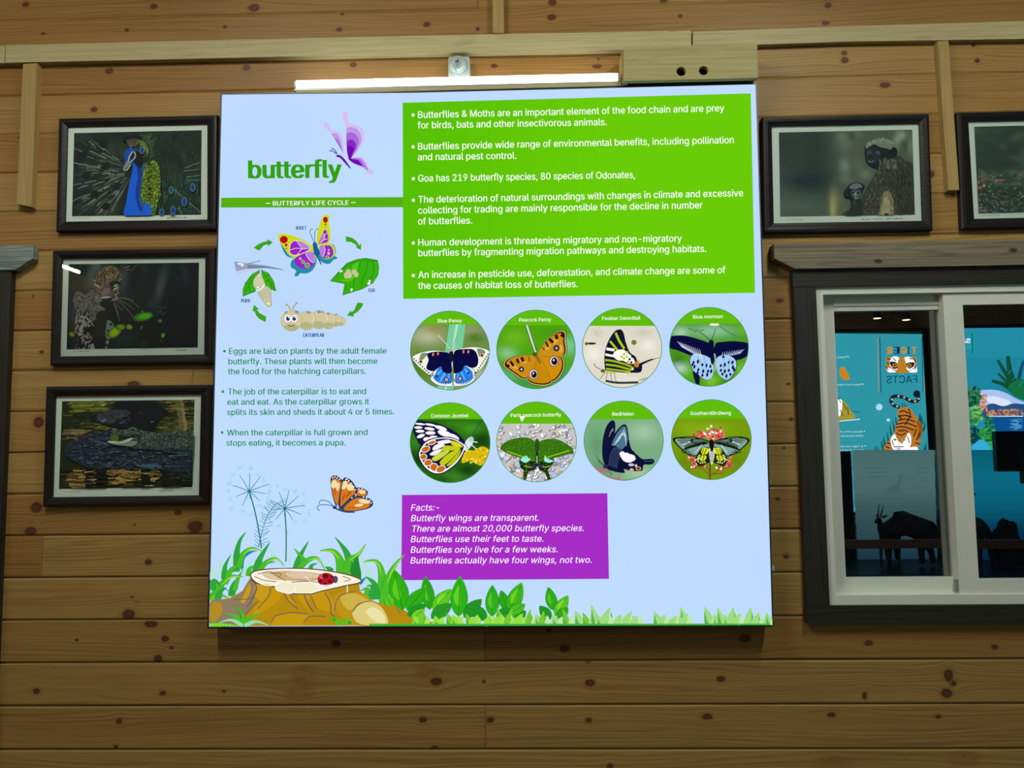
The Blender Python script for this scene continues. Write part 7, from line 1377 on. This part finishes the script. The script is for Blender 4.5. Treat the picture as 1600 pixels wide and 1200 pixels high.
    for q in ([(525, 870), (560, 860), (600, 880)], [(518, 905), (570, 895), (625, 910)], [(515, 935), (580, 925), (650, 945)], [(500, 965), (580, 955), (665, 985)], [(495, 990), (560, 985), (640, 1010)], [(660, 1000), (640, 1060)], [(690, 1030), (660, 1090)], [(600, 840), (610, 900), (570, 970)], [(510, 1015), (560, 1010), (600, 1030)], [(430, 1110), (470, 1120)], [(420, 1140), (450, 1150)], [(650, 1110), (690, 1120)], [(520, 890), (545, 930)]): A.l(dk, q, 9)
    A.p('#c8d4e4', [(460, 1080), (490, 1040), (520, 1060), (560, 1060), (600, 1030), (620, 1070), (610, 1140), (560, 1175), (490, 1170), (465, 1130)]); A.p(og, [(495, 1030), (540, 1010), (590, 1030), (570, 1080), (540, 1120), (510, 1080)])
    A.e('#5cc850', 492, 1085, 16, 9); A.e('#5cc850', 560, 1085, 18, 9); A.e(dk, 492, 1085, 6); A.e(dk, 560, 1085, 6); A.p('#e8c8c0', [(505, 1110), (540, 1105), (530, 1130), (515, 1130)]); A.p('#d888b8', [(500, 1150), (540, 1150), (525, 1172)]); A.l(dk, [(480, 1140), (520, 1140), (560, 1140)], 7)
    for q in ([(470, 1090), (480, 1130)], [(590, 1060), (605, 1110)], [(500, 1030), (540, 1050), (580, 1030)], [(520, 1015), (560, 1018)]): A.l(dk, q, 7)
    A.p('#d8e4f0', [(600, 1150), (660, 1140), (668, 1172), (600, 1175)])
def lake_face(A):
    A.q(lin('#1f8398'), [(1483, 513), (1800, 510), (1800, 800), (1483, 800)])
    A.q(lin('#1b7d94'), [(1484, 560), (1799, 556), (1799, 620), (1484, 620)])
    A.at(1480, 470, 4.8)
    A.text('SAVE', (176, 316), (34, 318), 34, '#c8e8f4', 30); A.text('FOREST', (178, 362), (36, 364), 30, '#20a88a', 10)
    A.l('#0c5a6a', [(188, 240), (192, 395)], 8, False); A.l('#14a08a', [(198, 240), (204, 395)], 6, False)
    g = '#0b4a2c'
    for pts, w in (([(560, 700), (480, 560), (455, 415)], 60), ([(540, 690), (450, 560), (380, 445)], 44), ([(520, 690), (460, 620), (382, 545)], 34), ([(520, 700), (430, 630), (335, 600)], 44), ([(560, 700), (540, 580), (575, 450)], 40), ([(620, 700), (640, 560), (700, 470)], 60)): A.l(g, pts, w, True, lambda t: 1 - .55 * t)
    A.p('#0c6a3a', [(460, 640), (540, 590), (640, 620), (700, 760), (560, 740), (480, 690)]); A.l('#1a3a8a', [(545, 590), (575, 460)], 10, False)
    for q in ([(455, 555), (480, 520)], [(495, 520), (520, 490)], [(490, 600), (510, 570)], [(540, 640), (570, 600)]): A.l('#1a8a9a', q, 5, False)
    A.p('#7aa0d8', [(250, 690), (300, 668), (380, 672), (460, 700), (540, 745), (700, 800), (700, 860), (300, 860)])
    A.p('#a0bce4', [(300, 720), (380, 720), (480, 760), (420, 790), (320, 770)])
    A.p('#1c4a7c', [(280, 800), (340, 770), (420, 790), (500, 770), (580, 775), (700, 770), (700, 880), (280, 880)]); A.q('#0c4a84', [(290, 868), (720, 860), (720, 1110), (290, 1110)])
    r = random.Random(77)
    for k in range(90): A.e(r.choice(('#a85a3c', '#c86a3a', '#7a4a3c', '#b87a5a')), r.uniform(290, 570), r.uniform(815, 860), 9, 7, 0, 8)
    for k in range(40): A.e(r.choice(('#c86a3a', '#d87a4a', '#a0503a')), 255 + r.uniform(-14, 44), r.uniform(700, 830), 9, 8, 0, 8)
    A.l('#8ac0c8', [(310, 866), (570, 866)], 7, False); 
    for k in range(16): A.l('#4a9ac8', [(470 + r.uniform(-10, 60), 890 + k * 5), (540 + r.uniform(-20, 30), 890 + k * 5)], 3, False)
    for cx, cy, rx, ry, n, cs in ((200, 720, 50, 80, 80, ('#0c4a3a', '#1a6a3c', '#0a3a34', '#2a7a3a')), (210, 860, 52, 70, 100, ('#2a8a3c', '#4aa84a', '#1a6a3c', '#5ab84a')), (315, 920, 34, 50, 50, ('#1a7a4a', '#0c5a3c')), (300, 1010, 70, 60, 90, ('#1a8a3c', '#2a9a3c', '#0c5a2c')), (200, 1010, 40, 70, 70, ('#0a2a40', '#0c3448', '#1a6a3c')), (330, 1090, 40, 30, 30, ('#22a03a', '#2ab83c'))):
        for k in range(n):
            a = r.uniform(0, 6.28); d = math.sqrt(r.random()); A.e(r.choice(cs), cx + rx * d * math.cos(a), cy + ry * d * math.sin(a), 13, 10, 0, 8)
    A.p('#2aa0c8', [(185, 1115), (230, 1050), (280, 1048), (325, 1115)])
rear_sign('tiger_sign', 'teal tiger facts sign reflected in the narrow left window pane', (1175, 521), (1456, 800), YGL, tiger_face, 0.08, 0.08)
rear_sign('lake_sign', 'blue lake and palm sign reflected in the right window pane', (1483, 513), (1800, 800), YGR, lake_face, 0.03, 0.08)

# diorama case standing in front of the rear signs
def case():
    root = thing('display_case', 'long low diorama display case reflected in the lower window panes', 'display case', (4, YB + 0.5, 0))
    Yb, Yf = YB + 0.42, YB + 1.25
    zt = PM(1400, 704, Yb, YGL).z
    xa = PM(1180, 800, Yb, YGL).x; xb = XR - 0.05
    pa = lambda px, py, Y, g: PM(px, py, Y, g)
    z0 = PM(1400, 905, Yf, YGL).z; zf = PM(1400, 874, Yb, YGL).z
    MB().box(xa, xb, Yb - 0.1, Yf, 0.0, zf).build('plinth', M['black'], root)
    # printed backdrops, slight emission added so they look lit from behind
    x0, x1 = pa(1339, 800, Yb, YGL).x, pa(1464, 800, Yb, YGL).x
    A = Art(in_mirror(Yb, YGL), G * 0.85)
    rows = [(703, '#4a6a6a'), (735, '#4e6c6b'), (765, '#4a6663'), (790, '#3c5757'), (820, '#324c50'), (850, '#233f4a'), (876, '#152e40')]
    for (ya, ca), (yb, cb) in zip(rows, rows[1:]):
        for i in range(4): A.q(lerp(lin(ca), lin(cb), i / 4), [(1331 + (ya - 703) * .055 + 0, lerp((ya,), (yb,), i / 4)[0]), (1460 + (ya - 703) * .03, lerp((ya,), (yb,), i / 4)[0]), (1460 + (yb - 703) * .03, lerp((ya,), (yb,), (i + 1) / 4)[0]), (1331 + (yb - 703) * .055, lerp((ya,), (yb,), (i + 1) / 4)[0])])
    A.at(1300, 690, 5.0)
    A.p('#35595f', [(410, 400), (450, 350), (500, 330), (530, 250), (550, 270), (530, 340), (530, 395)])
    for y, xs in ((205, (240, 430)), (240, (270, 440)), (275, (290, 400)), (205, (660, 750)), (240, (660, 750))): A.l('#2c5058', [(xs[0], y), (xs[1], y)], 4, False)
    A.build('backdrop_print', M['emit_r'], root)['label'] = 'grey green backdrop print'
    A = Art(in_mirror(Yb, YGR), G * 0.85)
    rows = [(703, '#0a5f70'), (740, '#0a6a80'), (780, '#086078'), (810, '#064a60'), (830, '#062e4a'), (876, '#05203a')]
    for (ya, ca), (yb, cb) in zip(rows, rows[1:]):
        for i in range(4): A.q(lerp(lin(ca), lin(cb), i / 4), [(1497, lerp((ya,), (yb,), i / 4)[0]), (1800, lerp((ya,), (yb,), i / 4)[0]), (1800, lerp((ya,), (yb,), (i + 1) / 4)[0]), (1497, lerp((ya,), (yb,), (i + 1) / 4)[0])])
    A.build('backdrop_print', M['emit_r'], root)['label'] = 'deep blue backdrop print'
    for px, w in ((1322, 0.12), (1477, 0.13)):
        c = pa(px, 790, Yb, YGL); MB().box(c.x - w / 2, c.x + w / 2, Yb - 0.05, Yb + 0.03, zf, zt).build('post', M['black'], root)
    ra, rb = pa(1400, 843.5, Yf, YGL).z, pa(1400, 857, Yf, YGL).z
    MB().box(xa, xb, Yf - 0.03, Yf, rb, ra).build('rail', M['rail'], root)
    MB().box(xa, xa + 0.06, Yf - 0.05, Yf, 0, ra).build('rail_post', M['black'], root); MB().box(xb - .06, xb, Yf - 0.05, Yf, 0, ra).build('rail_post', M['black'], root)
    adopt(root); return zf, (Yb + Yf) / 2 - 0.03
ZF, YA = case()

def beast(name, label, cat, nodes, edges, feet, mat, extra=None):
    """A standing animal grown from a jointed chain: nodes are (x, z, sideways, radius)."""
    me = bpy.data.meshes.new(name); me.from_pydata([(x, y, z) for x, z, y, r in nodes], edges, [])
    me.update(); o = bpy.data.objects.new(name, me); COL.objects.link(o)
    sk = o.modifiers.new('skin', 'SKIN'); sk.use_smooth_shade = True
    for i, n in enumerate(nodes): v = me.skin_vertices[0].data[i]; v.radius = (n[3], n[3]); v.use_root = (i == 0)
    o.modifiers.new('sub', 'SUBSURF').levels = 2; o.modifiers['sub'].render_levels = 2
    me.materials.append(mat); tag(o, label, cat, None); return o
def place(o, px, py, Yg, dy=0.0):      # stand it on the case floor where the glass shows it
    p = PM(px, py, YA + dy, Yg); o.location = (p.x, YA + dy, ZF); return p
# antelope: faces towards smaller x in the picture
def antelope():
    s = (PM(1400, 802, YA, YGL).z - ZF) / 0.98
    N = [(0.02, 0.62, 0, .105), (-0.16, 0.66, 0, .105), (0.20, 0.62, 0, .11), (-0.27, 0.72, 0, .075), (-0.32, 0.84, 0, .05), (-0.36, 0.93, 0, .048), (-0.45, 0.90, 0, .032), (-0.53, 0.87, 0, .022),
         (-0.17, 0.42, .06, .042), (-0.17, 0.22, .065, .022), (-0.175, 0.02, .065, .02), (-0.17, 0.42, -.06, .042), (-0.19, 0.22, -.065, .022), (-0.18, 0.02, -.065, .02),
         (0.24, 0.45, .07, .06), (0.30, 0.27, .07, .026), (0.27, 0.02, .07, .02), (0.24, 0.45, -.07, .06), (0.27, 0.27, -.07, .026), (0.23, 0.02, -.07, .02), (0.33, 0.60, 0, .018), (0.35, 0.50, 0, .012)]
    E = [(0, 1), (0, 2), (1, 3), (3, 4), (4, 5), (5, 6), (6, 7), (1, 8), (8, 9), (9, 10), (1, 11), (11, 12), (12, 13), (2, 14), (14, 15), (15, 16), (2, 17), (17, 18), (18, 19), (2, 20), (20, 21)]
    N = [(x * s, z * s, y * s, r * s) for x, z, y, r in N]
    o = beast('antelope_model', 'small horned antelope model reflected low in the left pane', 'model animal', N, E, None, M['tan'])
    for sd in (-1, 1):
        pts = [Vector((-.335, sd * .02, .965)) * s, Vector((-.29, sd * .03, 1.05)) * s, Vector((-.25, sd * .04, 1.12)) * s, Vector((-.22, sd * .03, 1.19)) * s]
        MB().tube(pts, [.014 * s, .012 * s, .009 * s, .003 * s], 8).build('horn', M['fur'], o, True)
        MB().tube([Vector((-.32, sd * .03, .95)) * s, Vector((-.25, sd * .07, .97)) * s, Vector((-.19, sd * .09, .985)) * s], [.012 * s, .024 * s, .004 * s], 8).build('ear', M['tan'], o, True)
    o.rotation_euler = (0, 0, -0.75); place(o, 1388, 850, YGL, 0.10); return o
def bison():
    s = (PM(1410, 793, YA - .02, YGL).z - ZF) / 1.08
    N = [(-0.05, 0.70, 0, .23), (-0.28, 0.78, 0, .26), (0.25, 0.74, 0, .25), (0.42, 0.68, 0, .20), (0.58, 0.58, 0, .14), (0.70, 0.46, 0, .11), (0.80, 0.36, 0, .075), (0.86, 0.29, 0, .06),
         (-0.36, 0.45, .12, .12), (-0.42, 0.26, .12, .06), (-0.38, 0.03, .12, .055), (-0.36, 0.45, -.12, .12), (-0.34, 0.26, -.12, .06), (-0.31, 0.03, -.12, .055),
         (0.32, 0.42, .12, .10), (0.32, 0.24, .12, .055), (0.32, 0.03, .12, .055), (0.32, 0.42, -.12, .10), (0.42, 0.24, -.12, .055), (0.44, 0.03, -.12, .055), (-0.52, 0.72, 0, .03), (-0.57, 0.55, 0, .018), (-0.57, 0.40, 0, .02)]
    E = [(0, 1), (0, 2), (2, 3), (3, 4), (4, 5), (5, 6), (6, 7), (1, 8), (8, 9), (9, 10), (1, 11), (11, 12), (12, 13), (2, 14), (14, 15), (15, 16), (2, 17), (17, 18), (18, 19), (1, 20), (20, 21), (21, 22)]
    N = [(x * s * .84, z * s, y * s, r * s * (.92 if r > .1 else 1)) for x, z, y, r in N]
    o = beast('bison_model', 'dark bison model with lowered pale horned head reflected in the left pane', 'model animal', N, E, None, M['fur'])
    for sd in (-1, 1):
        pts = [Vector((.64, sd * .06, .54)) * s, Vector((.68, sd * .17, .56)) * s, Vector((.70, sd * .24, .64)) * s, Vector((.68, sd * .22, .72)) * s]
        MB().tube(pts, [.035 * s, .032 * s, .024 * s, .006 * s], 8).build('horn', M['horn'], o, True)
        MB().tube([Vector((.60, sd * .09, .52)) * s, Vector((.58, sd * .17, .50)) * s, Vector((.57, sd * .22, .47)) * s], [.02 * s, .04 * s, .008 * s], 8).build('ear', M['fur'], o, True)
    o.rotation_euler = (0, 0, 0.85); place(o, 1420, 850, YGL, -0.12); return o
def blackbuck():
    s = (PM(1530, 767, YA, YGR).z - ZF) / 1.08
    N = [(0, 0.62, 0, .085), (-0.17, 0.64, 0, .08), (0.17, 0.62, 0, .08), (0.26, 0.74, 0, .06), (0.30, 0.88, 0, .048), (0.33, 0.97, 0, .048), (0.41, 0.93, 0, .03), (0.47, 0.89, 0, .022),
         (0.17, 0.42, .06, .042), (0.17, 0.22, .065, .022), (0.175, 0.02, .065, .02), (0.17, 0.42, -.06, .042), (0.19, 0.22, -.065, .022), (0.18, 0.02, -.065, .02),
         (-0.24, 0.45, .07, .06), (-0.30, 0.27, .07, .026), (-0.27, 0.02, .07, .02), (-0.24, 0.45, -.07, .06), (-0.27, 0.27, -.07, .026), (-0.23, 0.02, -.07, .02), (-0.30, 0.56, 0, .016), (-0.31, 0.48, 0, .012)]
    E = [(0, 1), (0, 2), (2, 3), (3, 4), (4, 5), (5, 6), (6, 7), (2, 8), (8, 9), (9, 10), (2, 11), (11, 12), (12, 13), (1, 14), (14, 15), (15, 16), (1, 17), (17, 18), (18, 19), (1, 20), (20, 21)]
    N = [(x * s, z * s, y * s, r * s) for x, z, y, r in N]
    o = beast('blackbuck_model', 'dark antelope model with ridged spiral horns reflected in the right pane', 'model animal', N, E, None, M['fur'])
    for sd in (-1, 1):
        pts = [Vector((.30 + .02 * math.sin(t * 9) + t * .12, sd * (.03 + .16 * t) + .02 * math.cos(t * 9), 1.0 + .36 * t)) * s for t in [i / 14 for i in range(15)]]
        MB().tube(pts, [(.018 - .012 * i / 14 + (.004 if i % 2 else 0)) * s for i in range(15)], 8).build('horn', M['fur'], o, True)
        MB().tube([Vector((.29, sd * .04, .98)) * s, Vector((.30, sd * .11, 1.0)) * s, Vector((.31, sd * .17, 1.02)) * s], [.012 * s, .03 * s, .005 * s], 8).build('ear', M['fur'], o, True)
    o.rotation_euler = (0, 0, -1.45); place(o, 1523, 800, YGR); return o
antelope(); bison(); blackbuck()
def boulder():
    bm = bmesh.new(); bmesh.ops.create_icosphere(bm, subdivisions=4, radius=1.0)
    from mathutils import noise as mn
    p0, p1 = PM(1556, 840, YA, YGR), PM(1590, 816, YA, YGR); h = p1.z - ZF
    for v in bm.verts:
        n = mn.noise(v.co * 1.6) * .3 + mn.noise(v.co * 5) * .08; v.co *= 1 + n
        v.co = Vector((v.co.x * (p1.x - p0.x) * .62, v.co.y * 0.16, max(v.co.z, -.02) * h * .95))
    me = bpy.data.meshes.new('boulder'); bm.to_mesh(me); bm.free(); me.materials.append(mat_flat('dark_rock', (0.025, 0.022, 0.02), 0.9, 0, .2, .4, 25))
    for p in me.polygons: p.use_smooth = True
    o = bpy.data.objects.new('boulder', me); COL.objects.link(o); o.location = ((p0.x + p1.x) / 2, YA, ZF + 0.035)
    tag(o, 'dark rounded boulder beside the spiral horned antelope, reflected in the right pane', 'rock')
boulder()
def screen():
    Y = YB + 1.50
    a, b = PM(1555, 674, Y, YGR), PM(1640, 736, Y, YGR)
    root = thing('monitor_stand', 'black monitor on a floor stand reflected at the right photo edge', 'monitor', ((a.x + b.x) / 2, Y, 0))
    MB().box(a.x, b.x, Y - 0.05, Y, b.z, a.z).build('screen_housing', M['black'], root)
    MB().box(a.x + .18, b.x - .18, Y, Y + 0.05, b.z - 0.10, b.z + 0.22).build('mount', M['gasket'], root)
    MB().tube([((a.x + b.x) / 2 + .14, Y - .03, 0.02), ((a.x + b.x) / 2 + .14, Y - .03, b.z + .05)], 0.025, 12).build('pole', M['black'], root)
    MB().lathe(((a.x + b.x) / 2 + .14, Y - .03, 0), (0, 0, 1), [(0, .22), (.012, .22), (.02, .05)], 24).build('base', M['black'], root)
    adopt(root)
screen()
# warm spotlights above the tiger sign
for i, (px, py) in enumerate(((1370.5, 493), (1416, 495.5))):
    Y = YB + 0.30
    c = PM(px, py, Y, YGL)
    root = thing('spotlight', 'small warm ceiling spotlight reflected above the tiger sign, %s' % ('nearer the photo left' if i == 0 else 'nearer the window stile'), 'spotlight', c, 'reflected spotlights')
    MB().lathe(c - Vector((0, 0, .028)), (0, 0, 1), [(0, .044), (.05, .042), (.075, .03), (.08, .012)], 24).build('can', M['black'], root, True)
    MB().lathe(c - Vector((0, 0, .031)), (0, 0, 1), [(0, .034), (.004, .038)], 24).build('bulb', M['warm'], root)
    MB().tube([c + Vector((0, 0, .05)), c + Vector((0, -.06, .10)), Vector((c.x, YB, c.z + .10))], 0.01, 8).build('arm', M['black'], root)
    adopt(root)
# ceiling tubes
def ceiling_tube(x, y0, y1, label, z=ZC):
    root = thing('ceiling_tube_light', label, 'tube light', (x, (y0 + y1) / 2, z), 'ceiling tube lights')
    MB().box(x - .03, x + .03, y0, y1, z - .035, z).build('base', M['white'], root)
    pts = lambda y: [Vector((x + .025 * math.cos(a), y, z - .035 - .028 * math.sin(a))) for a in [math.pi * i / 8 for i in range(9)]]
    MB().rings([pts(y0 + .02), pts(y1 - .02)]).build('diffuser', M['tube'], root)
    for y in (y0, y1 - .02): 
        p, q = pts(y), pts(y + .02); MB().rings([p, q]).add(p, [tuple(range(9))]).add(q, [tuple(range(9))]).build('end_cap', M['white'], root)
    adopt(root); return root
p1, p2 = P(97, 415), P(135.5, 430.5)
YM = D - 0.017
d1 = (p1 - CAM) / (p1.y); d2 = (p2 - CAM) / (p2.y)
ty = (ZC - .05 - 1.5) / d2.z                       # distance at which the far end of the tube meets the ceiling
tx = d2.x * ty; yend = 2 * YM - ty
ceiling_tube(tx, max(yend, YB + 0.05), max(yend, YB + 0.05) + 1.25, 'lit ceiling tube light reflected in the leopard picture glass')
ceiling_tube(-1.2, 0.15, 1.4, 'added ceiling tube light out of view, brightening the wall on the door side')  # unseen fill tube, added to light the board wall from above
ceiling_tube(1.2, 0.15, 1.4, 'added ceiling tube light out of view, brightening the wall on the window side')  # second unseen tube, added so the wall fades from top to bottom
